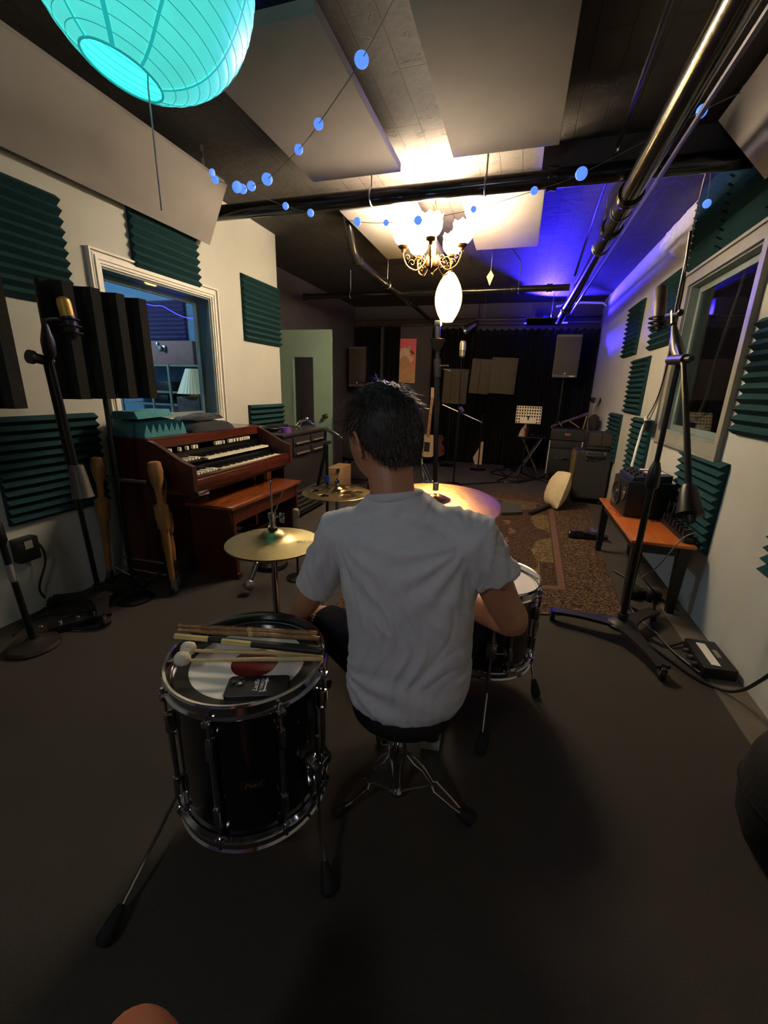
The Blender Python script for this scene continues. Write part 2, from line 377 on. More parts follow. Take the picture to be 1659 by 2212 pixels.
# ---------------------------------------------------------------- acoustic foam on the walls
def foam(label, x, d, y0, y1, z0, z1, n=11, dep=.05, m=None, name='acoustic_foam_panel', group=None):
    pts = [(x, 0, z0)]; h = (z1-z0)/n; bs = .016
    poly = [Vector((x, y0, z0))]
    for i in range(n):
        poly += [Vector((x+d*bs, y0, z0+h*i+.001)), Vector((x+d*dep, y0, z0+h*(i+.5)))]
    poly += [Vector((x+d*bs, y0, z1-.001)), Vector((x, y0, z1))]
    mb = MB(); vs = []; fs = []
    nn = len(poly); v = [p for p in poly]+[p+Vector((0, y1-y0, 0)) for p in poly]
    fs = [(i, (i+1) % nn, nn+(i+1) % nn, nn+i) for i in range(nn)]
    for off in (0, nn):
        for i in range(n): fs.append((off+1+2*i, off+2+2*i, off+3+2*i))
        fs.append(tuple([off]+[off+1+2*i for i in range(n+1)]+[off+nn-1]))
    mb.add(v, fs)
    o = mb.build(name, m or M_foam, smooth=0); recenter(o, (x, (y0+y1)/2, z0)); return tag(o, label, 'acoustic foam', group)
g = 'teal wedge foam panels on the walls'
foam('teal ridged foam panel high on left wall, behind the dark gobo, left of the window', XL, 1, 1.42, 2.04, 1.72, 2.29, group=g)
foam('teal ridged foam panel above the left window, half under the tilted cream panel', XL, 1, 2.52, 3.14, 2.05, 2.64, group=g)
foam('teal ridged foam panel on left wall between window and green door', XL, 1, 3.72, 4.355, 1.72, 2.30, group=g)
foam('teal ridged foam panel low on left wall behind the mic stands, beside the organ', XL, 1, 1.47, 2.06, .54, 1.12, n=12, group=g)
foam('teal ridged foam panel low on left wall behind the black cabinet', XL, 1, 3.72, 4.355, .54, 1.12, group=g)
foam('teal ridged foam panel on right wall, farthest of the upper row', XR, -1, 5.46, 6.08, 1.75, 2.31, group=g)
foam('teal ridged foam panel on right wall beside far edge of window, behind the microphone', XR, -1, 4.31, 4.93, 1.74, 2.33, group=g)
foam('teal ridged foam panel on right wall, middle row, below the gap between two upper ones', XR, -1, 4.83, 5.46, 1.13, 1.69, group=g)
foam('teal ridged foam panel low on right wall behind the amplifiers', XR, -1, 5.55, 6.17, .54, 1.10, group=g)
foam('teal ridged foam panel low on right wall behind the hanging white cable', XR, -1, 4.34, 4.98, .52, 1.11, group=g)
foam('teal ridged foam panel below the right window, behind the orange bench', XR, -1, 2.79, 3.46, .42, .965, group=g)
foam('teal ridged foam panel at right picture edge, near side of the right window', XR, -1, 2.18, 2.83, 1.13, 1.72, group=g)
foam('teal ridged foam panel at right picture edge, low, just its toothed edge showing', XR, -1, 1.55, 2.2, .55, 1.12, group=g)
foam('teal ridged foam panel above right window, farther of the two', XR, -1, 3.63, 4.2, 2.25, 2.79, dep=.06, group=g)
foam('teal ridged foam panel above right window, nearer of the two', XR, -1, 3.0, 3.6, 2.25, 2.79, dep=.06, group=g)
# ---------------------------------------------------------------- ceiling panels
def cpanel(label, x0, x1, y0, y1, z=2.68, t=.05, hooks=True):
    th = thing('ceiling_acoustic_panel', label, 'acoustic panel', ((x0+x1)/2, (y0+y1)/2, z), group='cream acoustic panels under the ceiling')
    MB().bx((x0, y0, z), (x1, y1, z+t), bev=.006).build('panel', M_panel, th, True)
    mb = MB()
    for a in (x0+.06, x1-.06):
        for c in (y0+.08, y1-.08): MB().cyl((a, c, z+t), (a, c, ZC), .004, n=6).build('hanger', M_steel, th, True)
cpanel('long cream ceiling panel over the drummer, right of the two nearest', -.545, .062, 1.80, 3.05)
cpanel('long cream ceiling panel partly behind the turquoise lantern', -1.53, -.90, 1.88, 3.14)
cpanel('cream ceiling panel left of chandelier beyond the cross pipe', -1.55, -.93, 3.64, 4.98)
cpanel('cream ceiling panel right of chandelier beyond the cross pipe, blue light on its corner', -.575, .015, 3.60, 4.86)
def tilted(label, A, B, Cc, D, t=.045):
    th = thing('tilted_acoustic_panel', label, 'acoustic panel', (Vector(A)+Vector(B)+Vector(Cc)+Vector(D))/4, group='cream panels tilted where wall meets ceiling')
    A, B, Cc, D = [Vector(q) for q in (A, B, Cc, D)]; n = (B-A).cross(D-A).normalized()
    ctr = (A+B+Cc+D)/4
    if (Vector((-.6, 2, 1.3))-ctr).dot(n) > 0: n = -n
    MB().prism([A, B, Cc, D], n*t).build('panel', M_panel, th, True, smooth=0)
    for q in (lerp(A, B, .1)+n*t, lerp(A, B, .9)+n*t):
        mb = MB(); mb.cyl(q, (q.x, q.y, ZC), .005, n=6)
        for k in range(3):
            c = Vector((q.x, q.y, q.z+(ZC-q.z)*(k+.5)/3)); mb.tube([c+Vector((.012*math.cos(a)*(k % 2), .012*math.cos(a)*((k+1) % 2), .02*math.sin(a))) for a in [2*PI*i/8 for i in range(8)]], .003, 5, closed=True)
        mb.build('hook', M_steel, th, True)
# edges: upper edge near the ceiling, lower edge by the wall
tilted('cream panel tilted between left wall and ceiling above the window', (-2.12, .9, 2.655), (-2.12, 2.98, 2.655), (-2.5, 3.235, 2.38), (-2.5, 1.15, 2.38))
tilted('cream panel tilted between right wall and ceiling at upper right corner', (.86, 1.3, 2.74), (.86, 3.16, 2.75), (1.08, 3.0, 2.40), (1.08, 1.2, 2.40))
# ================================================================ pipes
def pipe(label, pts, r, bands=(), name='ceiling_pipe', m=None, n=16, hang=(), coup=()):
    th = thing(name, label, 'pipe', pts[0])
    MB().tube(pts, r, n).build('tube', m or M_pipe, th, True)
    if coup:
        for c, d in coup:
            c = Vector(c); d = Vector(d).normalized(); mb = MB(); mb.lathe([(r, -.03), (r*1.25, -.03), (r*1.3, -.02), (r*1.18, 0), (r*1.3, .02), (r*1.25, .03), (r, .03)], c, d, 20)
            mb.build('coupling', m or M_pipe, th, True)
    for c in hang:
        c = Vector(c); mb = MB(); mb.cyl((c.x, c.y, c.z+r), (c.x, c.y, ZC), .006, n=8)
        mb.tube([c+Vector((0, 0, 0))+Vector((math.cos(a)*0, math.sin(a)*(r+.004), math.cos(a)*(r+.004))) if abs((Vector(pts[-1])-Vector(pts[0])).x) > abs((Vector(pts[-1])-Vector(pts[0])).y) else c+Vector((math.sin(a)*(r+.004), 0, math.cos(a)*(r+.004))) for a in [2*PI*i/14 for i in range(14)]], .006, 6, closed=True)
        mb.build('pipe_hanger', M_steel, th, True)
    return th
pipe('thick black pipe crossing under the ceiling in front of the chandelier', [(XL+.01, 3.28, 2.61), (.40, 3.28, 2.61), (1.16, 3.30, 2.62)], .052, hang=[(-1.15, 3.28, 2.61), (-.36, 3.28, 2.61)], coup=[((.05, 3.28, 2.61), (1, 0, 0))])
pipe('thin black pipe crossing the far ceiling behind the oval pendant lamp', [(-3.0, 5.78, 2.5), (.42, 5.78, 2.5)], .036, hang=[(-2.3, 5.78, 2.5), (-.15, 5.78, 2.5)], coup=[((-2.97, 5.78, 2.5), (1, 0, 0)), ((-.2, 5.78, 2.5), (1, 0, 0)), ((.2, 5.78, 2.5), (1, 0, 0))])
pipe('black pipe running lengthwise left of the chandelier with a drop from the ceiling', [(-1.64, 4.02, 2.79), (-1.64, 4.06, 2.72), (-1.64, 4.16, 2.56), (-1.64, 4.26, 2.5), (-1.645, 8.28, 2.5)], .038, hang=[(-1.64, 5.3, 2.5)], coup=[((-1.64, 4.3, 2.5), (0, 1, 0)), ((-1.64, 5.2, 2.5), (0, 1, 0)), ((-1.64, 6.4, 2.5), (0, 1, 0))])
pipe('very thick shiny black pipe running the length of the room at right', [(.497, .3, 2.46), (.497, 8.2, 2.46)], .057, coup=[((.497, 3.2, 2.46), (0, 1, 0)), ((.497, 3.75, 2.46), (0, 1, 0)), ((.497, 6.9, 2.46), (0, 1, 0))], hang=[(.497, 3.45, 2.46), (.497, 4.2, 2.46)])
pipe('thin painted conduit on the ceiling left of the thick pipe', [(.36, .6, 2.70), (.37, 2.2, 2.70), (.385, 3.1, 2.70), (.42, 4.2, 2.70), (.47, 5.6, 2.71), (.46, 5.78, 2.62)], .013, name='conduit', n=8)
pipe('thin painted conduit on the ceiling right of the thick pipe', [(.645, .6, 2.55), (.645, 8.2, 2.55)], .014, name='conduit', n=8, m=mat('grey_painted_conduit', (80, 76, 84), .35, metal=.3, var=.1))
pipe('white painted conduit running from the thick pipe to the far end of right wall', [(.40, 7.55, 2.60), (.76, 7.7, 2.67), (1.1, 7.95, 2.70), (1.165, 7.98, 2.66)], .016, name='conduit', n=8, m=M_white)
# curtain rail
rl = thing('curtain_rail', 'thin curtain rail in front of the back wall', 'rail', (-1, 8.2, 2.45))
MB().cyl((XA+.02, 8.18, 2.46), (XR-.01, 8.18, 2.46), .014, n=10).build('rod', M_steel, rl, True)
for x in (-2.6, -1.2, .2): MB().cyl((x, 8.18, 2.46), (x, YB-.001, 2.46), .01, n=6).build('bracket', M_steel, rl, True)
# ================================================================ chandelier
cx, cy = -.775, 3.70
ch = thing('chandelier', 'ornate brass five-arm chandelier with glowing white glass shades', 'chandelier', (cx, cy, ZC))
mb = MB()
mb.lathe([(0, 0), (.06, 0), (.055, -.02), (.02, -.035), (0, -.035)], (cx, cy, ZC), n=20)
mb.build('ceiling_rose', M_brass, ch, True)
mb = MB(); zt = 2.60
z = ZC-.03; k = 0
while z > zt-.0:
    c = Vector((cx, cy, z-.018)); mb.tube([c+Vector(((.009*math.cos(a) if k % 2 else 0), (0 if k % 2 else .009*math.cos(a)), .02*math.sin(a))) for a in [2*PI*i/8 for i in range(8)]], .0028, 5, closed=True); z -= .03; k += 1
mb.build('chain', M_brass, ch, True)
mb = MB(); mb.lathe([(0, .0), (.012, 0), (.03, -.03), (.015, -.05), (.03, -.08), (.022, -.12), (.02, -.26), (.04, -.29), (.055, -.325), (.05, -.35), (.02, -.375), (.01, -.39), (.012, -.40), (0, -.415)], (cx, cy, 2.605), n=24)
mb.build('stem', M_brass, ch, True)
M_shade = glow('glowing_opal_glass', (255, 235, 204), CHAND)
for i in range(5):
    a = 2*PI*i/5-PI/2+.12; dx, dy_ = math.cos(a), math.sin(a)
    def W(r, z): return (cx+dx*r, cy+dy_*r, z)
    mb = MB(); zb = 2.235
    mb.tube(spline([W(.04, 2.34), W(.07, 2.27), W(.13, 2.225), W(.2, 2.25), W(.235, 2.31), W(.24, 2.36)], 5), .0065, 7)
    for (r0, z0, s) in ((.11, 2.29, .035), (.165, 2.275, .028), (.2, 2.31, .024), (.14, 2.33, .022), (.075, 2.32, .02)):
        mb.tube([W(r0+s*(1-t*.8)*math.cos(6.5*t), z0+s*(1-t*.8)*math.sin(6.5*t)) for t in [j/14 for j in range(15)]], .003, 5)
    arm = mb.build('arm', M_brass, ch, True)
    mb = MB(); mb.lathe([(0, -.03), (.012, -.03), (.018, -.01), (.036, 0), (.042, .014), (.036, .018), (0, .018)], W(.24, 2.375), n=18); mb.build('shade_holder', M_brass, arm, True)
    mb = MB(); vs = []; fs = []; prof = [(.034, .0), (.06, .022), (.078, .055), (.08, .09), (.074, .115), (.082, .135)]; n = 24; c = Vector(W(.24, 2.395))
    for (r, z) in prof:
        for j in range(n):
            b2 = 2*PI*j/n; rr = r*(1+.035*math.cos(8*b2)*(z/.13)); zz = z+(.01*math.cos(8*b2) if z > .12 else 0); vs.append(c+Vector((rr*math.cos(b2), rr*math.sin(b2), zz)))
    for q in range(len(prof)-1):
        for j in range(n): fs.append((q*n+j, q*n+(j+1) % n, (q+1)*n+(j+1) % n, (q+1)*n+j))
    fs.append(tuple(range(n)))
    mb.add(vs, fs); mb.build('glass_shade', M_shade, ch, True, smooth=60)
# ================================================================ oval pendant
c = P(969, 640, Y=4.5); c.z = 2.185
ov = thing('pendant_lamp', 'glowing oval wicker-like pendant lamp hanging behind the chandelier', 'lamp', (c.x, c.y, ZC))
mb = MB(); prof = []
for i in range(15):
    t = i/14; z = -.215+.43*t; r = .13*math.sin(PI*(.10+.84*t))**.75; prof.append((r, z))
mb.lathe(prof, c, n=24).build('shade', glow('glowing_cream_shade', (255, 214, 120), OVAL), ov, True, smooth=80)
M_oval = MATS['glowing_cream_shade']
mb = MB()
for i in range(10):
    a = 2*PI*i/10; mb.tube([c+Vector((r*1.01*math.cos(a), r*1.01*math.sin(a), z)) for r, z in prof], .0018, 4)
for r, z in prof[1::2]: mb.tube([c+Vector((r*1.01*math.cos(b2), r*1.01*math.sin(b2), z)) for b2 in [2*PI*j/24 for j in range(24)]], .0016, 4, closed=True)
mb.build('ribs', mat('tan_cane', (196, 150, 80), .7), ov, True)
mb = MB(); mb.lathe([(0, 0), (.03, 0), (.028, .03), (.012, .045), (0, .05)], c+Vector((0, 0, .21)), n=14); mb.cyl(c+Vector((0, 0, .25)), (c.x, c.y, ZC), .004, n=6); mb.build('cord', M_brass, ov, True)
# bare bulb
c = P(950, 700, Y=6.0)
bb = thing('bare_bulb_lamp', 'small bare glowing bulb hanging just above the tall black stand', 'lamp', (c.x, c.y, ZC))
MB().sph(c, .028, 14).build('bulb', glow('bare_bulb_glass', (255, 205, 140), BULB), bb, True, smooth=80)
mb = MB(); mb.cyl(c+Vector((0, 0, .02)), c+Vector((0, 0, .08)), .018, n=12); mb.cyl(c+Vector((0, 0, .08)), (c.x, c.y, ZC), .004, n=6); mb.build('cord', M_blackm, bb, True)
# ================================================================ turquoise lantern
c = Vector((-.946, 1.064, 2.262)); R_ = .25
d = (_fw + CR*((263-829.5)/FPX) - CU*((172-1106)/FPX)); t = None
# bottom pole of the lantern: where that sight line enters the sphere
dd = d.normalized(); oc = CP-c; bq = oc.dot(dd); t = -bq-math.sqrt(bq*bq-(oc.dot(oc)-R_*R_)); pole = (CP+dd*t-c).normalized()
tl = thing('paper_lantern', 'big round turquoise paper lantern glowing at upper left', 'lantern', (c.x, c.y, ZC))
q = Vector((0, 0, -1)).rotation_difference(pole)
mb = MB(); prof = []; nr = 20; th0 = math.asin(.088/R_)
for i in range(nr*4+1):
    t = i/(nr*4); th = th0+(PI-2*th0)*t; r = R_*(1-.006*abs(math.cos(PI*nr*t))+.004); prof.append((r*math.sin(th), -r*math.cos(th)))
M_lant = glow('turquoise_glowing_paper', (76, 212, 202), LANT)
mb.lathe(prof, c, -pole, 64).build('paper_shade', M_lant, tl, True, smooth=60)
mb = MB()
for i in range(1, nr):
    t = i/nr; th = th0+(PI-2*th0)*t; rr = R_*.998
    mb.tube([c+q @ Vector((rr*math.sin(th)*math.cos(a), rr*math.sin(th)*math.sin(a), -rr*math.cos(th))) for a in [2*PI*j/48 for j in range(48)]], .0011, 4, closed=True)
mb.build('wire_ribs', glow('turquoise_wire_rib', (30, 140, 140), .55), tl, True)
mb = MB()
for j in range(9):
    a = 2*PI*j/9+.35; rr = R_*1.009
    row = [(th0+(PI-2*th0)*k/24) for k in range(25)]; vs = []; fs = []
    for th in row:
        for e in (-1, 1):
            w_ = .0055 if j % 2 else .0035
            a2 = a+.1*math.sin(th*3+j)+e*w_/(rr*math.sin(th)); vs.append(c+q @ Vector((rr*math.sin(th)*math.cos(a2), rr*math.sin(th)*math.sin(a2), -rr*math.cos(th))))
    for k in range(24): fs.append((2*k, 2*k+1, 2*k+3, 2*k+2))
    mb.add(vs, fs)
mb.build('paper_seams', glow('turquoise_seam', (30, 160, 160), .75), tl, True)
mb = MB(); mb.tube([c+q @ Vector((.088*math.cos(a), .088*math.sin(a), -R_*math.cos(th0))) for a in [2*PI*j/32 for j in range(32)]], .003, 6, closed=True); mb.build('opening_ring', MATS['turquoise_wire_rib'], tl, True)
mb = MB(); mb.sph(c+pole*.02, .05, 16); mb.build('inner_bulb', glow('lantern_bulb', (120, 245, 235), 4.0), tl, True)
mb = MB(); mb.cyl(c-pole*R_*.9, (c.x, c.y, ZC), .003, n=6); mb.build('cord', M_white, tl, True)
pc = thing('pull_string', 'thin pull string hanging down through the turquoise lantern', 'string', P(320, 190, Y=1.07))
MB().tube([c+Vector((0, 0, -.05)), P(320, 190, Y=1.07), P(349, 455, Y=1.10)], .0022, 5).build('string', mat('grey_string', (120, 120, 112), .8), pc, True)
# ================================================================ blue disc string light
sl = thing('string_light', 'string light of small round blue discs draped under the ceiling', 'string light', P(440, 350, Y=3.0))
A = [P(850, 0, Z=2.55), P(781, 129, Z=2.5), P(688, 268, Z=2.48), P(645, 323, Z=2.48), P(577, 387, Z=2.48), P(543, 402, Z=2.48), P(524, 408, Z=2.48), P(512, 404, Z=2.48), P(465, 388, Z=2.5), P(458, 373, Z=2.52)]
B = [P(458, 373, Z=2.52), P(467, 388, Z=2.5), P(513, 405, Z=2.49), P(617, 445, Z=2.46), P(671, 460, Z=2.44), P(772, 479, Z=2.40), P(834, 481, Z=2.39), P(903, 476, Z=2.38), P(1023, 452, Z=2.40), P(1154, 412, Z=2.43), P(1256, 375, Z=2.46), P(1516, 240, Z=2.56), P(1600, 200, Z=2.62)]
Cc = [P(1572, 325, X=1.1), P(1543, 347, X=1.08), P(1538, 356, X=1.08), P(1527, 440, X=1.07)]
mb = MB()
for S in (A, B, Cc): mb.tube(spline(S, 5), .0018, 5)
mb.build('cord', mat('grey_string', (120, 120, 112), .8), sl, True)
M_disc = glow('blue_glowing_disc', (92, 142, 255), DISC)
rd = {781: .031, 688: .03, 645: .03, 577: .036, 543: .027, 524: .03, 512: .036, 465: .027, 458: .024, 617: .026, 671: .026, 772: .033, 834: .026, 903: .034, 1023: .027, 1154: .033, 1256: .043, 1516: .036, 1543: .042, 1538: .03, 1527: .03}
allp = [(781, A[1]), (688, A[2]), (645, A[3]), (577, A[4]), (543, A[5]), (524, A[6]), (512, A[7]), (465, A[8]), (458, A[9]), (617, B[3]), (671, B[4]), (772, B[5]), (834, B[6]), (903, B[7]), (1023, B[8]), (1154, B[9]), (1256, B[10]), (1516, B[11]), (1543, Cc[1]), (1538, Cc[2]), (1527, Cc[3])]
pxr = {781: 17, 688: 11.5, 645: 10.5, 577: 12.5, 543: 10, 524: 10, 512: 12, 465: 8, 458: 8, 617: 7.5, 671: 8, 772: 9, 834: 6.5, 903: 9.5, 1023: 7, 1154: 8.5, 1256: 13.5, 1516: 13, 1543: 13, 1538: 11, 1527: 9}
for k, p in allp:
    v = p-CP; depth = v.dot(_fw); r = pxr[k]*depth/FPX*.93
    ax = (Vector((-.3, 1.5, 1.6))-p); ax += Vector((random.uniform(-.5, .5), random.uniform(-.5, .5), 0)); ax.normalize()
    MB().lathe([(0, r*.35), (r*.55, r*.3), (r*.9, r*.16), (r, 0), (r*.9, -r*.16), (r*.55, -r*.3), (0, -r*.35)], p, ax, 20).build('disc', M_disc, sl, True, smooth=60)
# ================================================================ blue strip light above the far right curtain
bs = thing('strip_light', 'blue light strip lying above the far right curtain', 'strip light', (.2, 8.0, 2.4))
mb = MB(); mb.bx((-.05, 7.93, 2.415), (.62, 7.97, 2.43)); mb.build('led_strip', glow('blue_led', (16, 8, 255), BLUE), bs, True)
mb = MB(); mb.bx((-.02, 7.32, 2.40), (.43, 8.04, 2.415)); mb.build('tray', M_blackm, bs, True)  # added tray, blocks the blue light from falling into the room below
# unseen globe lamp added behind the camera to light the drummer's back
gl = thing('globe_lamp', 'white paper globe lamp hanging in the near half of the room', 'lamp', (-.7, -1.1, ZC))
MB().sph((-.7, -1.1, 2.0), .17, 24).build('globe_shade', glow('warm_white_glowing_paper', (238, 240, 246), FILL_GLOBE), gl, True, smooth=80)
MB().cyl((-.7, -1.1, 2.16), (-.7, -1.1, ZC), .004, n=6).build('cord', M_white, gl, True)
# ================================================================ left side of the room
M_ma = wood('mahogany', (52, 16, 9), (96, 36, 18), .28, (10, 1, 10), 3, coat=.5)
M_mas = wood('mahogany_side', (50, 22, 14), (76, 34, 22), .4, (10, 2, 1.5), 3, coat=.15)
M_bench = wood('warm_bench_wood', (96, 44, 18), (146, 74, 32), .25, (12, 1, 12), 2.5, coat=.5)
M_ivory = mat('ivory_keys', (226, 218, 192), .3, var=.04)
M_keyk = mat('black_keys', (12, 12, 12), .25, var=.1)
# ---------------------------------------------------------------- organ
og = thing('organ', 'two-manual mahogany organ against the left wall under the window', 'organ', (-2.22, 2.72, 0))
oy0, oy1 = 2.10, 3.33
prof = [(-2.53, 0), (-2.53, .955), (-2.22, .965)]+[(-2.22+.34*t, .965-.145*(t*.55+.45*(math.sin(t*PI-PI/2)+1)/2)) for t in [i/8 for i in range(1, 9)]]+[(-1.88, .66), (-1.97, .65), (-2.22, .64), (-2.27, .60), (-2.27, 0)]
for ya in (oy0, oy1-.035):
    mb = MB(); mb.prism([(x, ya, z) for x, z in prof], (0, .035, 0)); mb.build('side_panel', M_mas, og, True, smooth=30)
mb = MB(); mb.bx((-2.535, oy0-.004, .952), (-2.20, oy1+.004, .972), bev=.006); mb.build('top', M_ma, og, True)
mb = MB(); mb.bx((-1.93, oy0+.035, .655), (-1.885, oy1-.035, .73), bev=.006); mb.bx((-1.925, oy0+.03, .73), (-1.89, oy1-.03, .745)); mb.build('front_rail', M_ma, og, True)
mb = MB(); mb.bx((-2.53, oy0+.035, .0), (-2.50, oy1-.035, .95)); mb.bx((-2.50, oy0+.035, .62), (-1.93, oy1-.035, .65)); mb.bx((-2.30, oy0+.035, .90), (-2.20, oy1-.035, .955)); mb.bx((-2.5, oy0+.035, .08), (-2.46, oy1-.035, .3)); mb.build('case', M_ma, og, True)
mb = MB(); mb.bx((-2.24, oy0+.035, .65), (-2.19, oy1-.035, .905)); mb.bx((-2.2, oy0+.035, .65), (-2.06, oy1-.035, .775)); mb.bx((-2.2, oy0+.035, .65), (-1.93, oy1-.035, .705)); mb.build('console_bed', M_keyk, og, True)
def manual(x0, x1, z, y0, y1, nw):
    h = (y1-y0)/nw; ob = og
    kb = MB()
    for i in range(nw): kb.bx((x0, y0+h*i+.0006, z), (x1, y0+h*(i+1)-.0006, z+.014))
    k = kb.build('white_keys', M_ivory, og, True, smooth=0)
    kk = MB()
    for i in range(nw):
        if i % 7 in (0, 1, 3, 4, 5): kk.bx((x0, y0+h*(i+1)-.005, z+.012), (x0+(x1-x0)*.6, y0+h*(i+1)+.005, z+.024))
    k2 = kk.build('black_keys', M_keyk, og, True, smooth=0)
    k['kind'] = 'stuff'; k2['kind'] = 'stuff'
manual(-2.20, -2.07, .795, 2.48, 3.26, 36)
manual(-2.07, -1.94, .725, 2.48, 3.26, 36)
# preset switch blocks and drawbars
M_tabs = mat('cream_switch_tab', (220, 214, 190), .3, var=.05)
mb = MB()
for zz, xx in ((.79, -2.15), (.72, -2.01)): mb.bx((xx-.05, 2.15, zz), (xx+.065, 2.47, zz+.016))
mb.build('switch_panel', M_keyk, og, True, smooth=0)
for zz, xx in ((.806, -2.14), (.736, -2.0)):
    for i in range(9):
        y = 2.18+i*.03; MB().bx((xx-.03, y, zz), (xx+.035, y+.02, zz+.012+.006*(i % 2)), bev=.003).build('switch_tab', M_tabs, og, True)
mb = MB(); mb.bx((-2.225, oy0+.05, .86), (-2.19, oy1-.05, .90)); mb.build('drawbar_panel', M_keyk, og, True, smooth=0)
for y in (2.22, 2.245, 2.33, 2.40, 2.46, 2.49, 2.70, 2.725, 2.75, 2.79, 2.86, 2.885, 2.92, 2.96, 3.0, 3.03, 3.06, 3.09, 3.12):
    MB().bx((-2.19, y-.008, .868), (-2.165, y+.008, .895), bev=.004).build('drawbar', M_tabs, og, True)
mb = MB(); mb.bx((-1.98, 2.16, .615), (-1.9, 2.26, .65), bev=.006); mb.build('half_moon_switch', M_chrome, og, True)
mb = MB()
for i in range(12): mb.bx((-2.26, 2.35+i*.07, .04), (-2.0, 2.375+i*.07, .075))
p_ = mb.build('bass_pedals', M_ma, og, True, smooth=0); p_['kind'] = 'stuff'
# ---------------------------------------------------------------- organ bench
bn = thing('organ_bench', 'wooden organ bench with warm brown top in front of the organ', 'bench', (-1.92, 2.75, 0))
by0, by1, bx0, bx1 = 2.26, 3.22, -2.12, -1.735
MB().bx((bx0, by0, .505), (bx1, by1, .53), bev=.008).build('seat', M_bench, bn, True)
mb = MB(); mb.bx((bx1-.045, by0+.02, .40), (bx1-.025, by1-.02, .505)); mb.bx((bx0+.025, by0+.02, .40), (bx0+.045, by1-.02, .505)); mb.build('apron', M_ma, bn, True, smooth=0)
for y in (by0+.03, by1-.06):
    mb = MB(); mb.bx((bx0+.02, y, 0), (bx1-.02, y+.03, .505)); mb.bx((bx0+.005, y-.008, 0), (bx1-.005, y+.038, .04), bev=.004); mb.build('end_panel', M_mas, bn, True)
mb = MB(); mb.bx((bx0+.15, by0+.06, .14), (bx0+.2, by1-.06, .2)); mb.build('stretcher', M_ma, bn, True)
# little wooden thing and outlet block under the keyboard
o = MB(); T = Matrix.Translation((-2.02, 3.14, .531)); o.T = T
o.bx((-.02, -.03, 0), (.02, .03, .10)); o.mi(1).bx((-.012, -.03, .10), (.012, -.005, .16)); o.mi(2).bx((-.022, -.028, .06), (.022, .03, .11), bev=.004)
tag(recenter(o.build('metronome', [wood('pale_pine', (190, 130, 70), (214, 158, 96), .5, coat=0), wood('pale_pine', (190, 130, 70), (214, 158, 96)), mat('beige_label', (196, 182, 150), .6)]), (-2.02, 3.14, .531)), 'small pale wooden metronome standing on the far end of the organ bench', 'metronome')
o = MB().bx((-2.265, 2.53, .55), (-2.235, 2.62, .64), bev=.004).build('junction_box', M_white); tag(recenter(o, (-2.25, 2.57, .55)), 'white wall box under the organ keyboard', 'junction box')
# ---------------------------------------------------------------- foam offcuts and cloth on organ
def foampile():
    th = thing('foam_offcut', 'pale teal wedge foam offcut lying on the near end of the organ', 'acoustic foam', (-2.35, 2.3, .973))
    M_ft = mat('pale_teal_acoustic_foam', (70, 124, 132), .95, var=.15, scale=60, bump=.25, bscale=300, spec=.1)
    x0, x1, y0, y1, z = -2.50, -2.24, 2.12, 2.48, .973
    mb = MB(); n = 7; h = (y1-y0)/n
    prof = [(y0, z), (y0-.0, z+.02)]
    vs = []; poly = [Vector((x1, y0, z)), Vector((x1, y0, z+.022))]
    for i in range(n): poly += [Vector((x1, y0+h*(i+.5), z+.085)), Vector((x1, y0+h*(i+1), z+.022))]
    poly.append(Vector((x1, y1, z))); nn = len(poly)
    v = poly+[p+Vector((x0-x1, 0, .03)) if 1 <= i <= nn-2 else p+Vector((x0-x1, 0, 0)) for i, p in enumerate(poly)]
    fs = [(i, (i+1) % nn, nn+(i+1) % nn, nn+i) for i in range(nn)]
    for off in (0, nn):
        for i in range(n): fs.append((off+1+2*i, off+2+2*i, off+3+2*i))
        fs.append(tuple([off]+[off+1+2*i for i in range(n+1)]+[off+nn-1]))
    mb.add(v, fs); mb.build('ridged_block', M_ft, th, True, smooth=0)
    th.rotation_euler = (0, 0, 0)
    o = MB(); o.T = Matrix.Translation((-2.40, 2.28, 1.09)) @ Matrix.Rotation(.25, 4, 'Z')
    o.prism([(-.09, -.2, 0), (-.07, -.2, .045), (.07, -.2, .045), (.09, -.2, 0)], (0, .4, 0))
    o = o.build('foam_offcut', M_ft, smooth=0)
    tag(recenter(o, (-2.40, 2.28, 1.09)), 'flat teal foam offcut lying on top of the ridged one on the organ', 'acoustic foam')
foampile()
def cloth(label, name, c, d, m, amp=.02, seed=0, cat='cloth', rot=0):
    mb = MB(); n = 22; vs = []; fs = []
    for i in range(n+1):
        for j in range(n+1):
            u = i/n*2-1; v = j/n*2-1; e = max(abs(u)**5, abs(v)**5)
            x = u*d[0]/2*(1-.1*abs(v)**3); y = v*d[1]/2*(1-.06*abs(u)**3)
            q = Vector((x*9+seed, y*9, seed)); z = d[2]*(1-e)+amp*noise.noise(q)*(1-e)+amp*.5*noise.noise(q*2.7)*(1-e)
            vs.append((x, y, max(0.001, z)))
    for i in range(n):
        for j in range(n): a = i*(n+1)+j; fs.append((a, a+1, a+n+2, a+n+1))
    k = len(vs); vs += [(v[0], v[1], 0) for v in vs]
    fs += [tuple(q+k for q in f[::-1]) for f in fs]
    for i in range(n):
        for (a, b) in ((i, i+1), ((n+1)*n+i, (n+1)*n+i+1), (i*(n+1), (i+1)*(n+1)), (i*(n+1)+n, (i+1)*(n+1)+n)): fs.append((a, b, b+k, a+k))
    o = mb.add(vs, fs, Matrix.Translation(c) @ Matrix.Rotation(rot, 4, 'Z')).build(name, m, smooth=60); return tag(recenter(o, c), label, cat)
M_cloth = mat('black_folded_cloth', (19, 22, 24), .95, var=.25, scale=10, sheen=.1, bump=.1)
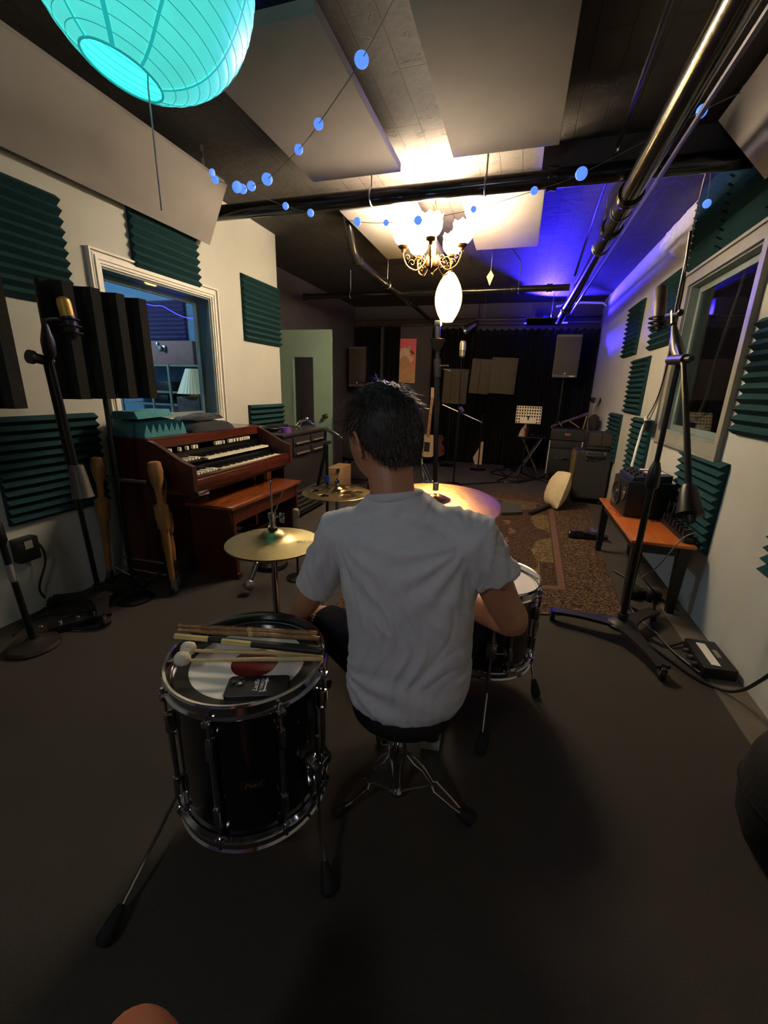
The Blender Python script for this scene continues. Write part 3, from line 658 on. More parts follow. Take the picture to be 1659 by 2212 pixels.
cloth('black folded cloth on the middle of the organ top', 'folded_cloth', (-2.345, 2.76, .973), (.30, .50, .075), M_cloth, .03, 3)
cloth('smaller black folded cloth on top of the larger one on the organ', 'folded_cloth', (-2.35, 2.75, 1.052), (.22, .38, .035), M_cloth, .02, 8, rot=.1)
# ---------------------------------------------------------------- black tool cabinet
M_cab = mat('black_lacquered_cabinet', (36, 32, 31), .45, var=.12, scale=8)
cb = thing('drawer_cabinet', 'black cabinet with drawers and side slots beyond the organ', 'cabinet', (-2.3, 3.98, 0))
MB().bx((-2.52, 3.42, .04), (-2.02, 4.34, .86), bev=.006).build('body', M_cab, cb, True)
MB().bx((-2.52, 3.405, .86), (-2.005, 4.355, .885), bev=.005).build('top', M_cab, cb, True)
for zz in (.76, .66):
    for ya, yb in ((3.60, 3.94), (3.97, 4.31)):
        d_ = MB().bx((-2.02, ya, zz), (-2.008, yb, zz+.085), bev=.003).build('drawer', M_cab, cb, True)
        mb = MB(); mb.bx((-2.008, ya+.03, zz+.015), (-1.99, yb-.03, zz+.03), bev=.004); mb.build('drawer_pull', mat('dull_grey_pull', (120, 112, 104), .4, metal=.3), d_, True)
for k in range(5):
    MB().bx((-2.018, 3.46, .09+k*.05), (-2.006, 4.3, .105+k*.05)).build('slat', mat('brown_grey_slat', (66, 60, 54), .5), cb, True)
for x in (-2.5, -2.07):
    for y in (3.5, 4.28): MB().cyl((x, y, 0), (x, y, .04), .02, n=10).build('foot', M_black, cb, True)
# things on the cabinet
tp = thing('tape_roll', 'roll of purple tape on the black cabinet', 'tape', (-2.10, 3.62, .885))
MB().lathe([(.025, 0), (.048, 0), (.048, .048), (.025, .048), (.025, 0)], (-2.10, 3.62, .885), n=24).build('roll', mat('purple_tape', (110, 62, 150), .35), tp, True)
mb = MB(); 
for k in range(6): mb.tube([(-2.3+(.10+.008*k)*math.cos(a), 3.62+(.10+.006*k)*math.sin(a), .891+.007*k+.003*math.sin(3*a)) for a in [2*PI*j/28 for j in range(28)]], .0045, 6, closed=True)
tag(recenter(mb.build('coiled_cable', M_cable), (-2.3, 3.62, .885)), 'coiled black cable beside the purple tape on the cabinet', 'cable')
mb = MB(); mb.lathe([(0, 0), (.03, 0), (.03, .03), (.012, .045), (.012, .06), (.025, .075), (0, .08)], (-2.12, 3.95, .885), n=16)
tag(recenter(mb.build('chrome_clamp', M_chrome), (-2.12, 3.95, .885)), 'small chrome clamp standing at the front of the cabinet top', 'clamp')
mb = MB(); mb.tube(spline([(-2.25, 4.1, .895), (-2.22, 4.14, .95), (-2.16, 4.18, .97), (-2.12, 4.2, .93), (-2.1, 4.24, .90)], 4), .014, 8); mb.sph((-2.16, 4.18, .975), .024, 10)
tag(recenter(mb.build('chrome_mic_clip', M_chrome), (-2.17, 4.17, .885)), 'bent chrome stand fitting at the far end of the cabinet top', 'fitting')
mb = MB(); mb.bx((-2.45, 3.78, .885), (-2.3, 4.02, .93), bev=.008); tag(recenter(mb.build('black_case', M_black), (-2.38, 3.9, .885)), 'low black box at the back of the cabinet top', 'box')
# ---------------------------------------------------------------- dark ridged gobos on stands
def gobo(label, c, yaw, w, h, n, stand=True, px=0., group='dark ridged gobo panels at left'):
    th = thing('gobo_panel', label, 'acoustic panel', (c[0], c[1], 0), yaw, group)
    # local: face normal = +y local, width along x
    z0 = c[2]; pts = []; st = w/n
    front = []
    for i in range(n):
        x = -w/2+st*i; front += [(x, .025), (x+st*.18, .085), (x+st*.55, .085), (x+st*.72, .03)]
    front += [(w/2, .025)]
    poly = [(-w/2, 0)]+front+[(w/2, 0)]
    MB().prism([(a, b, z0) for a, b in poly], (0, 0, h)).build('ridged_foam', M_foamk, th, smooth=20)
    MB().bx((-w/2, -.012, z0), (w/2, 0, z0+h)).build('backboard', M_black, th, smooth=0)
    if stand:
        mb = MB(); mb.cyl((px, -.03, .03), (px, -.03, z0+h*.6), .011, n=10); mb.build('pole', M_blackm, th)
        MB().lathe([(0, 0), (.10, 0), (.10, .012), (.08, .022), (.03, .03), (0, .03)], (px, -.03, 0), n=32).build('base', M_blackm, th)
    return th
gobo('dark ridged gobo panel on a stand behind the gold microphone', (-2.14, 1.82, 1.225), -1.62, .54, .53, 4)
gobo('dark gobo panel cut off by the left picture edge', (-1.98, 1.0, 1.20), -1.5, .55, .56, 4, px=.24)
# ---------------------------------------------------------------- microphone stands, left
def caster(mb, mk, c, r=.028):
    c = Vector(c); mb.cyl(c+Vector((0, 0, r*2)), c+Vector((0, 0, r*2+.02)), .012, n=8)
    mb.bx(c+Vector((-.018, -.02, r)), c+Vector((-.012, .02, r*2))); mb.bx(c+Vector((.012, -.02, r)), c+Vector((.018, .02, r*2)))
    mk.cyl(c+Vector((-.011, 0, r)), c+Vector((.011, 0, r)), r, n=14)
M_tan = mat('dusty_dark_metal', (40, 36, 34), .5, metal=.3, var=.15, scale=15)
def rolling_base(th, c, r, ang0, top=.10):
    c = Vector((c[0], c[1], 0))
    for k in range(3):
        a = ang0+2*PI*k/3; d = Vector((math.cos(a), math.sin(a), 0)); s = Vector((-d.y, d.x, 0))
        mb = MB(); w0, w1 = .07, .035; up = Vector((0, 0, 1))
        A = [c+s*w0+up*top, c-s*w0+up*top, c+d*r-s*w1+up*.075, c+d*r+s*w1+up*.075]
        vs = []
        for i in range(7):
            t = i/6; wd = w0*(1-t)+w1*t-.02*math.sin(PI*t); z = top+(.075-top)*t
            for e in (-1, 1):
                vs += [c+d*r*t+s*wd*e+up*z, c+d*r*t+s*wd*e+up*(z-.018)]
        fs = []
        for i in range(6):
            a0 = i*4; b0 = a0+4
            fs += [(a0, a0+2, b0+2, b0), (a0+1, b0+1, b0+3, a0+3), (a0, b0, b0+1, a0+1), (a0+2, a0+3, b0+3, b0+2)]
        fs += [(0, 1, 3, 2), (24, 26, 27, 25)]
        mb.add(vs, fs); leg = mb.build('base_leg', M_tan, th, True, smooth=30)
        mb = MB(); mk = MB(); caster(mb, mk, c+d*r); f_ = mb.build('caster', M_chrome, leg, True); mk.build('caster_wheel', M_rubber, leg, True)
    MB().lathe([(0, top-.03), (.075, top-.03), (.08, top-.01), (.05, top+.008), (.026, top+.015), (.026, top+.05), (0, top+.05)], c, n=24).build('hub', M_tan, th, True)
ms = thing('boom_microphone_stand', 'tall black rolling boom stand with a gold-grilled microphone at left', 'microphone stand', (-2.28, 1.68, 0))
rolling_base(ms, (-2.28, 1.68), .27, -.62)
top = P(98, 775, X=-2.12); mb = MB(); mb.cyl((-2.28, 1.68, .09), top, .0135, n=12); mb.build('pole', M_blackm, ms, True)
cw = P(172, 1040, X=-2.02); b1 = P(112, 790, X=-2.07); b2 = P(97, 700, X=-2.05)
mb = MB(); mb.tube([cw, b1, b2], .0115, 10); mb.build('boom', M_blackm, ms, True)
mb = MB(); mb.tube([b1+(b2-b1)*.15, b1+(b2-b1)*.3, b1+(b2-b1)*.6, b2], [.012, .026, .028, .012], 12); mb.build('grip', M_black, ms, True)
mb = MB(); mb.cyl(P(72, 772, X=-2.1), P(112, 782, X=-2.1), .022, n=12); mb.cyl(P(62, 770, X=-2.1), P(72, 772, X=-2.1), .03, n=12); mb.build('clutch', M_black, ms, True)
e_ = (cw-b1).normalized(); mb = MB(); mb.lathe([(0, -.10), (.030, -.10), (.034, -.08), (.046, .05), (.05, .06), (0, .062)], cw+e_*.02, e_, 20); mb.build('counterweight', mat('dusty_grey_brown_metal', (72, 62, 56), .5, metal=.2), ms, True)
m0 = P(152, 705, X=-2.05); m1 = P(138, 655, X=-2.05)
mb = MB(); mb.tube([b2, P(95, 690, X=-2.05), P(118, 688, X=-2.05), P(140, 694, X=-2.05)], .007, 8); mb.build('gooseneck', M_blackm, ms, True)
mc = thing('condenser_microphone', 'large black microphone with gold grille in front of the dark gobo', 'microphone', P(150, 715, X=-2.05))
ax = (m1-m0).normalized(); 
mb = MB(); mb.lathe([(0, -.055), (.018, -.055), (.028, -.03), (.03, .0), (.03, .045), (0, .045)], m0, ax, 20); mb.build('body', M_black, mc, True)
mb = MB(); mb.lathe([(.028, .045), (.029, .095), (.026, .115), (.014, .124), (0, .126)], m0, ax, 20); mb.build('grille', mat('gold_mesh', (176, 138, 62), .5, metal=.6, var=.25, scale=300), mc, True)
mb = MB(); 
for k in (-.03, .0, .03): mb.tube([m0+ax*k+Vector((.045*math.cos(a), .045*math.sin(a)*.9, .0)) for a in [2*PI*i/16 for i in range(16)]], .004, 6, closed=True)
mb.build('shock_mount', M_black, mc, True)
# straight stand with a round base
s2 = thing('straight_microphone_stand', 'black stand with heavy round base at the lower left edge', 'microphone stand', P(75, 1397, Z=0))
bc = P(75, 1397, Z=0)
MB().lathe([(0, 0), (.112, 0), (.116, .01), (.108, .025), (.05, .036), (.03, .05), (0, .05)], bc, n=36).build('round_base', mat('dark_cast_metal', (42, 33, 30), .55, metal=.2, var=.15), s2, True)
tp_ = bc+Vector((-.05, -.03, 1.0)); mb = MB(); mb.cyl(bc+Vector((0, 0, .04)), lerp(bc, tp_, .62), .0145, n=12); mb.build('lower_tube', M_blackm, s2, True)
mb = MB(); mb.cyl(lerp(bc, tp_, .62), tp_, .010, n=12); mb.build('upper_tube', M_blackm, s2, True)
mb = MB(); mb.tube([lerp(bc, tp_, .56), lerp(bc, tp_, .58), lerp(bc, tp_, .66), lerp(bc, tp_, .68)], [.017, .026, .024, .014], 14); mb.build('clutch', M_black, s2, True)
mb = MB(); mb.cyl(lerp(bc, tp_, .37), lerp(bc, tp_, .46), .0155, n=14); mb.build('paper_label', mat('worn_grey_label', (120, 118, 112), .7), s2, True)
# outlet with plugged adapter and cable
ob = thing('power_adapter', 'black adapter block plugged low on the left wall, cable hanging', 'adapter', (XL+.03, 1.43, .4))
ob.location = P(55, 1183, X=XL+.03); p0 = ob.location.copy()
MB().bx((XL, p0.y-.055, p0.z-.075), (XL+.06, p0.y+.055, p0.z+.06), bev=.006).build('block', M_black, ob, True)
mb = MB(); mb.bx((XL+.06, p0.y-.02, p0.z+.0), (XL+.063, p0.y+.02, p0.z+.045)); mb.build('label', mat('worn_grey_label', (120, 118, 112), .7), ob, True)
mb = MB(); mb.tube(spline([(XL+.03, p0.y+.05, p0.z+.03), P(92, 1185, X=XL+.05), P(98, 1215, X=XL+.05), P(85, 1270, X=XL+.04), P(102, 1303, Z=.012), P(75, 1330, Z=.01), P(40, 1345, Z=.01)], 6), .006, 8); mb.build('cord', M_cable, ob, True)
# cable bundle and pedal strip under the rolling base
pb = thing('pedal_strip', 'black floor box with silver switches under the rolling stand at left', 'floor box', P(150, 1350, Z=0))
q0 = P(105, 1368, Z=0); q1 = P(215, 1338, Z=0); dv = (q1-q0); T = frame(lerp(q0, q1, .5), dv, Vector((-dv.y, dv.x, 0)))
MB().bx((-dv.length/2, -.04, 0), (dv.length/2, .04, .045), T, bev=.006).build('box', M_black, pb, True)
for k in range(4):
    c_ = T @ Vector((-.14+.08*k, -.01, .045)); MB().lathe([(0, 0), (.01, 0), (.01, .012), (.007, .016), (0, .016)], c_, n=12).build('switch', M_chrome, pb, True)
mb = MB(); pts = [P(x, y, Z=.012) for x, y in ((30, 1372), (60, 1345), (110, 1325), (180, 1332), (220, 1352), (160, 1358), (120, 1345), (190, 1318), (235, 1338))]
tag(recenter(mb.tube(spline(pts, 7), .006, 7).build('floor_cable', M_cable), pts[0]), 'black cable looping on the carpet under the left rolling stand', 'cable')
# ---------------------------------------------------------------- wooden legged folding stand beside organ
M_ply = wood('honey_wood', (120, 82, 40), (160, 112, 58), .5, (6, 6, 1), 4, coat=.1)
ws = thing('wooden_leg_stand', 'folded hardware stand with two turned wooden legs on casters beside the organ', 'stand', (-2.2, 1.98, 0))
def wleg(b, t, sc=1):
    b = Vector(b); t = Vector(t); ax = (t-b); Lh = ax.length; ax.normalize()
    mb = MB(); mb.lathe([(0, .12*Lh), (.018, .12*Lh), (.02, .3*Lh), (.026, .38*Lh), (.024, .5*Lh), (.034, .52*Lh), (.042, .60*Lh), (.042, .68*Lh), (.02, .70*Lh), (.022, .80*Lh), (.036, .86*Lh), (.044, .93*Lh), (.036, .99*Lh), (.02, 1.0*Lh), (0, 1.0*Lh)], b, ax, 16)
    l = mb.build('wooden_leg', M_ply, ws, True)
    mb = MB(); mb.lathe([(0, .03*Lh), (.022, .03*Lh), (.026, .06*Lh), (.02, .12*Lh), (0, .12*Lh)], b, ax, 14); mb.build('metal_ferrule', M_steel, l, True); MB().cyl(b+ax*.5*Lh-Vector((.03, 0, 0)), b+ax*.5*Lh+Vector((.03, 0, 0)), .007, n=8).build('bolt', M_steel, l, True)
    mb = MB(); mk = MB(); caster(mb, mk, (b.x, b.y, 0), .03); mb.build('caster', M_chrome, l, True); mk.build('caster_wheel', M_rubber, l, True)
wleg((-2.50, 1.93, 0), (-2.47, 1.96, .86)); wleg((-1.99, 1.955, 0), (-2.06, 1.99, .86)); wleg((-2.03, 2.03, 0), (-2.10, 2.045, .76))
for pts_, r_2 in (([(-2.48, 1.98, .72), (-2.07, 2.0, .72)], .011), ([(-2.42, 1.98, .19), (-2.02, 1.99, .19)], .010), (spline([(-2.45, 1.95, .12), (-2.35, 1.98, .06), (-2.22, 1.98, .05), (-2.1, 1.97, .14)], 5), .009), ([(-2.45, 1.97, .12), (-2.0, 2.0, .10)], .009)): MB().tube(pts_, r_2, 8).build('crossbar', M_steel, ws, True)
MB().bx((-2.12, 1.97, .68), (-2.03, 2.03, .74), bev=.008).build('bracket', M_blackm, ws, True); MB().bx((-2.06, 1.96, .15), (-1.99, 2.02, .21), bev=.006).build('bracket', M_blackm, ws, True)
mb = MB(); mb.cyl((-2.03, 1.965, .10), (-2.09, 1.98, .80), .013, n=10); mb.build('post', M_blackm, ws, True)
def added_lamp(label, loc, watts, col, c255, ztop):  # made-up bulbs, added to light the rooms behind the windows
    th = thing('ceiling_bulb', label, 'lamp', (loc[0], loc[1], ztop))
    MB().lathe([(0, .075), (.02, .07), (.035, .04), (.035, .015), (.02, -.01), (0, -.02)], (loc[0], loc[1], loc[2]+.03), n=16).build('bulb', glow('bulb_'+str(watts), c255, 6), th, True)
    MB().cyl((loc[0], loc[1], loc[2]+.1), (loc[0], loc[1], ztop), .004, n=6).build('cord', M_black, th, True)
    L_ = bpy.data.lights.new('bulb_light', 'POINT'); L_.energy = watts; L_.color = col; L_.shadow_soft_size = .05
    lo = bpy.data.objects.new('bulb_light', L_); COL.objects.link(lo); lo.parent = th; lo.location = (0, 0, loc[2]-.06-ztop)
# ================================================================ control room contents (seen through the left window)
YC = 4.2                                             # its far wall
def onwall(px, py, d=.0): return P(px, py, Y=YC-d)
def foam_y(label, a, b, z0, z1, m):
    w_ = b-a; o = foam(label, 0, 1, 0, w_, z0, z1, n=9, m=m); o.rotation_euler = (0, 0, -PI/2); o.location = ((a+b)/2, YC, z0); return o
M_bf = mat('dark_violet_foam', (52, 50, 96), .95, var=.15)
a, b = onwall(313, 655), onwall(402, 735)
foam_y('violet-lit ridged foam panel on the far wall seen through the left window', a.x, b.x+.03, b.z, a.z+.02, M_bf)
a, b = onwall(405, 632), onwall(432, 660)
foam_y('small piece of dark foam above the violet one seen through left window', a.x+.02, a.x+.32, b.z+.06, a.z+.16, M_bf)
sh = thing('shelf_unit', 'grey-green metal shelf unit against the far wall behind left window', 'shelf', (-4.1, 4.0, .02))
M_shf = mat('grey_green_shelf_metal', (110, 116, 100), .5, var=.1)
zs = [onwall(360, 787, .3).z, onwall(360, 845, .3).z, onwall(360, 868, .3).z-.02, .5]
sx0, sx1 = onwall(262, 845, .3).x, onwall(445, 845, .3).x+.35
for z in zs: MB().bx((sx0, YC-.3, z-.02), (sx1, YC-.01, z)).build('shelf_board', M_shf, sh, True, smooth=0)
for x in (sx0, onwall(330, 845, .3).x, onwall(372, 870, .3).x, sx1): MB().bx((x-.012, YC-.31, .02), (x+.012, YC-.29, zs[0])).build('upright', M_shf, sh, True, smooth=0)
a, b = onwall(300, 737, .25), onwall(422, 785, .25)
tag(recenter(MB().bx((a.x, YC-.27, zs[0]+.001), (b.x, YC-.05, a.z), bev=.01).build('brown_case', mat('rosy_brown_case', (132, 94, 84), .7)), (a.x, YC-.15, zs[0])), 'rosy brown case on top of the shelf unit behind left window', 'case')
q = onwall(350, 752, .28); mb = MB(); mb.box(q, (.10, .03, .05), bev=.008); mb.box(q+Vector((-.06, 0, .03)), (.03, .03, .06), bev=.006); mb.cyl(q+Vector((.01, -.02, .0)), q+Vector((.01, -.05, .0)), .022, n=12)
tag(recenter(mb.build('clip_lamp', M_steel), q), 'dark clip fixture in front of the brown case behind left window', 'fixture')
for lb, (u0, v0), (u1, v1) in (('dark device lying on the second shelf behind left window', (325, 822), (372, 845)), ('dark device on the lower shelf at left behind left window', (325, 850), (365, 866))):
    a, b = onwall(u0, v0, .26), onwall(u1, v1, .26); tag(recenter(MB().box(((a.x+b.x)/2, YC-.17, (a.z+b.z)/2), (abs(b.x-a.x), .2, abs(a.z-b.z)*.9), bev=.008).build('device', M_black), (a.x, YC-.17, b.z)), lb, 'device')
dk = thing('side_table', 'dark side table inside the room behind left window', 'table', (-3.25, 3.75, .02))
lq = P(424, 850, Y=3.75); tz_ = P(424, 893, Y=3.75).z
MB().bx((lq.x-.28, 3.5, tz_-.03), (lq.x+.22, 4.0, tz_)).build('tabletop', M_black, dk, True, smooth=0)
for x in (lq.x-.25, lq.x+.18):
    for y in (3.54, 3.94): MB().bx((x, y, .02), (x+.03, y+.03, tz_-.03)).build('leg', M_black, dk, True, smooth=0)
az = P(424, 857, Y=3.72).z
am2 = MB().bx((lq.x-.14, 3.62, tz_+.001), (lq.x+.14, 3.82, az), bev=.01).build('small_amplifier', mat('brown_grille', (70, 58, 48), .7)); tag(recenter(am2, (lq.x, 3.72, tz_)), 'small brown amplifier on the side table under the pleated lamp behind left window', 'amplifier')
tl2 = thing('table_lamp', 'table lamp with pale pleated shade behind left window', 'lamp', (lq.x, 3.72, az))
ztp = P(430, 797, Y=3.72).z; zb_ = P(424, 851, Y=3.72).z; mb = MB(); n = 60; vs = []; fs = []
for z, r in ((zb_, .155), (ztp, .06)):
    for j in range(n): a = 2*PI*j/n; rr = r*(1+.025*(j % 2)); vs.append((lq.x+rr*math.cos(a), 3.72+rr*math.sin(a), z))
for j in range(n): fs.append((j, (j+1) % n, n+(j+1) % n, n+j))
mb.add(vs, fs); mb.build('lamp_shade', glow('softly_lit_pleated_cream_fabric', (205, 200, 160), .16), tl2, True, smooth=0)
mb = MB(); mb.lathe([(0, .001), (.05, .001), (.04, .02), (.012, .03), (.01, ztp-az-.02), (0, ztp-az)], (lq.x, 3.72, az), n=20); mb.build('lamp_base', M_brass, tl2, True)
# glowing blue tube in control room, stands in for the strip light's reflection
pts = [P(x, y, Y=3.9) for x, y in ((300, 652), (330, 660), (350, 661), (370, 672), (395, 684), (428, 690))]
tag(recenter(MB().tube(spline(pts, 4), .003, 6).build('rope_light', glow('blue_rope_light', (50, 50, 255), 6)), pts[0]), 'thin blue rope light glowing behind left window', 'rope light')
added_lamp('white ceiling bulb lighting the room behind left window', (-4.4, 2.6, 2.35), 75, (.55, .72, 1), (190, 215, 255), 2.6)
# booth behind right window
mb = MB(); mb.bx((XR+.15, 2.4, .9), (XR+.6, 5.0, .93)); tag(recenter(mb.build('window_ledge', mat('brown_ledge', (92, 74, 66), .7)), (XR+.3, 3.5, .9)), 'brown ledge inside the dark booth behind right window', 'ledge')
mb = MB(); p = P(1507, 935, Z=.93); p = Vector((XR+.3, 3.35, .93)); mb.bx(p+Vector((-.05, -.04, 0)), p+Vector((.05, .04, .05)), bev=.006); mb.sph(p+Vector((0, 0, .07)), .03, 10)
tag(recenter(mb.build('talkback_box', M_black), p), 'small black box on the ledge behind right window', 'box')
added_lamp('dim warm ceiling bulb in the dark booth behind right window', (2.2, 4.2, 2.3), 5, (1, .7, .6), (255, 200, 170), 2.6)
pts = [Vector((XR+1.2, 4.0+.22*k, 2.25+.04*math.sin(k))) for k in range(4)]
tag(recenter(MB().tube(spline(pts, 4), .008, 6).build('rope_light', glow('blue_rope_light', (50, 50, 255), 6)), pts[0]), 'short blue rope light glowing behind right window', 'rope light')
# ================================================================ back of the room
def curtain(label, x0, x1, y, z0, z1, waves, amp=.04, seed=0):
    th = thing('stage_curtain', label, 'curtain', ((x0+x1)/2, y, z0), group='black curtains on the back wall')
    n = int((x1-x0)*60); m = 10; vs = []; fs = []
    for i in range(n+1):
        x = x0+(x1-x0)*i/n
        for j in range(m+1):
            t = j/m; top = z1-.035*abs(math.sin(waves*PI*i/n)) if j == m else None
            z = z0+(z1-z0)*t
            if j == m: z = top
            a = amp*(1-.55*t)
            yy = y+a*math.sin(2*PI*waves*i/n+seed+.4*math.sin(3*t))+.3*a*math.sin(5.3*PI*waves*i/n+2*t)
            vs.append((x, yy, z))
    for i in range(n):
        for j in range(m): a = i*(m+1)+j; fs.append((a, a+m+1, a+m+2, a+1))
    o = MB().add(vs, fs).build('cloth', M_curt, th, True, smooth=60); so = o.modifiers.new('thick', 'SOLIDIFY'); so.thickness = .004
    mb = MB()
    k = max(3, int(waves)); 
    for i in range(k+1):
        x = x0+(x1-x0)*i/k; mb.tube([(x+.016*math.cos(a)*0, 8.18+.018*math.cos(a), 2.455+.02*math.sin(a)) for a in [2*PI*q/8 for q in range(8)]], .002, 4, closed=True)
    mb.build('rings', M_steel, th, True)
curtain('black curtain behind the left loudspeaker', -3.15, -2.62, 8.13, .02, 2.44, 4, seed=1)
curtain('narrow black curtain left of the pink poster', -2.55, -2.24, 8.12, .02, 2.44, 3, seed=2)
curtain('black curtain right of the tall stand, behind the brown baffles', -1.62, -.9, 8.12, .02, 2.40, 6, seed=3)
curtain('wide black curtain in the middle behind the music stand', -.9, .2, 8.10, .02, 2.37, 9, seed=4)
curtain('black curtain in the far right corner behind right loudspeaker', .2, 1.15, 8.12, .02, 2.37, 8, seed=5)
# poster
po = thing('poster', 'tall narrow pink and orange poster on the back wall', 'poster', (-2.12, 8.28, 1.43))
x0, x1, z0, z1, y = -2.30, -1.96, 1.43, 2.23, 8.285
m = mat('pink_orange_print', (232, 140, 108), .7); nt = m.node_tree; N = nt.nodes; L = nt.links
tc = N.new('ShaderNodeTexCoord'); sp = N.new('ShaderNodeSeparateXYZ'); L.new(tc.outputs['Generated'], sp.inputs[0]); cr = N.new('ShaderNodeValToRGB')
cr.color_ramp.elements[0].color = rgb((226, 158, 112)); cr.color_ramp.elements[1].color = rgb((236, 104, 112)); cr.color_ramp.elements[0].position = .25; cr.color_ramp.elements[1].position = .75
L.new(sp.outputs['Z'], cr.inputs[0]); L.new(cr.outputs[0], N['Principled BSDF'].inputs['Base Color'])
MB().bx((x0, y-.004, z0), (x1, y+.012, z1)).build('sheet', m, po, True, smooth=0)
def flat(pts, dy, mm, nm):
    mb = MB(); mb.prism([(x0+(x1-x0)*a, y-dy, z0+(z1-z0)*b) for a, b in pts], (0, -.001, 0)); mb.build(nm, mm, po, True, smooth=0)
ell = lambda cx, cz, a, b, n=20, r=0: [(cx+a*math.cos(t)*math.cos(r)-b*math.sin(t)*math.sin(r), cz+a*math.cos(t)*math.sin(r)+b*math.sin(t)*math.cos(r)) for t in [2*PI*i/n for i in range(n)]]
flat([(0, .62), (.1, .78), (.4, .8), (.62, .76), (.66, .62), (.9, .58), (.86, .5), (.62, .46), (.3, .5), (0, .5)], .0045, mat('poster_cream_shape', (226, 196, 168), .7), 'printed_shape')
flat(ell(.36, .47, .3, .15), .006, mat('poster_tan_shape', (206, 152, 104), .7), 'printed_shape')
flat([(0, .0), (0, .28), (.2, .34), (.55, .31), (1, .3), (1, 0)], .0045, mat('poster_ochre_shape', (214, 160, 108), .7), 'printed_shape')
flat(ell(.79, .695, .13, .03, 16, -.3), .0075, mat('poster_dark_shape', (70, 52, 56), .7), 'printed_shape')
flat([(.5, .8), (.62, .86), (.7, .79), (.66, .72), (.56, .74)], .006, mat('poster_olive_shape', (200, 176, 124), .7), 'printed_shape')
# loudspeakers on poles
M_grille = mat('grey_brown_grille_metal', (62, 56, 48), .6, metal=.2, var=.08, scale=200, bump=.2, bscale=600)
def pa(label, x, y, zb, w=.38, h=.66, rz=0, lab2=''):
    th = thing('loudspeaker', label, 'loudspeaker', (x, y, zb), rz, 'loudspeakers on pole stands')
    MB().prism([(-w/2, -.16, 0), (w/2, -.16, 0), (w/2*.8, .17, 0), (-w/2*.8, .17, 0)], (0, 0, h)).build('cabinet', M_black, th, smooth=0)
    MB().box((0, -.168, h/2), (w*.93, .016, h*.955), bev=.006).build('grille', M_grille, th)
    MB().box((0, -.178, h*.035), (w*.92, .01, .035)).build('lower_trim', M_steelgrey if 0 else mat('brown_grey_trim', (84, 74, 68), .5), th)
    MB().box((0, -.178, h*.965), (w*.92, .01, .03)).build('upper_trim', MATS['brown_grey_trim'], th)
    MB().box((w*.28, -.185, h*.035), (.07, .004, .012)).build('name_plate', M_white, th)
    MB().lathe([(0, 0), (.012, 0), (.01, .006), (0, .006)], (0, -.177, h*.10), (0, -1, 0), 12).build('badge', M_white, th)
    st = thing('speaker_stand', lab2, 'stand', (x, y, 0), group='pole stands under the loudspeakers')
    MB().cyl((0, 0, .35), (0, 0, zb+.001), .018, n=12).build('pole', M_blackm, st)
    MB().cyl((0, 0, .25), (0, 0, zb*.55), .024, n=12).build('lower_pole', M_blackm, st)
    for k in range(3):
        a = 2*PI*k/3+.5; mb = MB(); mb.cyl((.02*math.cos(a), .02*math.sin(a), .55), (.25*math.cos(a), .25*math.sin(a), .015), .011, n=8); mb.build('leg', M_blackm, st)
pa('loudspeaker at left before the black curtain', -2.86, 7.75, 1.33, .37, .70, -.12, 'pole stand under the left loudspeaker')
pa('loudspeaker at right beside the far corner', .66, 7.72, 1.56, .37, .64, -.05, 'pole stand under the right loudspeaker')
# brown ridged baffles hung on the curtain
M_baf = mat('olive_brown_ridged_foam', (84, 74, 58), .9, var=.12, scale=30, bump=.2)
def baffle(label, x0, x1, z0, z1, y, n, seed, tilt=0):
    rnd = random.Random(seed); w = x1-x0; poly = [(0, 0)]; x = 0
    cuts = sorted(rnd.uniform(.04, .96) for _ in range(n)); px = 0; up = False; front = []
    for c in [i/n for i in range(n+1)]:
        c2 = min(1, max(0, c+rnd.uniform(-.3, .3)/n)) if 0 < c < 1 else c
        d = rnd.choice([.02, .035, .05, .06]); front += [(px, d), (c2, d)]; px = c2
    pts = [(x0+w*a, y-.02-d) for a, d in front]; poly = [(x0, y)]+pts+[(x1, y)]
    o = MB().prism([(a, b, z0) for a, b in poly], (0, 0, z1-z0)).build('baffle_panel', M_baf, smooth=0)
    recenter(o, ((x0+x1)/2, y, z0)); o.rotation_euler = (0, tilt, 0); return tag(o, label, 'acoustic panel', 'brown baffles hung on the curtain')
baffle('brown ridged baffle, lowest and leftmost, partly behind the tall stand', -1.36, -.92, 1.08, 1.69, 8.045, 6, 1, .02)
baffle('brown ridged baffle in the middle, between the two others', -.885, -.545, 1.27, 1.86, 8.045, 9, 2, .05)
baffle('brown ridged baffle, rightmost of the three', -.535, -.095, 1.28, 1.885, 8.045, 8, 5, .03)
# ---------------------------------------------------------------- perforated music stand
mst = thing('music_stand', 'pale perforated metal music stand before the curtain', 'music stand', (.17, 6.9, 0))
bm = bmesh.new()
X0, X1, Z0, Z1, y = -.02, .35, .87, 1.13, 6.75
nx, nz = 10, 6; mb = MB(); T = Matrix.Translation((.165, 6.75, .87)) @ Matrix.Rotation(-.25, 4, 'X')
w, h = .36, .26; cw_, chh = w/nx, h/nz
xs = [-w/2+cw_*i for i in range(nx+1)]
hole = lambda i, j: not (j <= 1 and 2 <= i <= 7)
for i in range(nx):
    for j in range(nz):
        a = xs[i]; b = chh*j; hx, hz = cw_*.26, chh*.26; cxx, czz = a+cw_/2, b+chh/2
        if not hole(i, j): mb.bx((a, -.002, b), (a+cw_, 0, b+chh), T); continue
        mb.bx((a, -.002, b), (a+cw_, 0, czz-hz), T); mb.bx((a, -.002, czz+hz), (a+cw_, 0, b+chh), T)
        mb.bx((a, -.002, czz-hz), (cxx-hx, 0, czz+hz), T); mb.bx((cxx+hx, -.002, czz-hz), (a+cw_, 0, czz+hz), T)
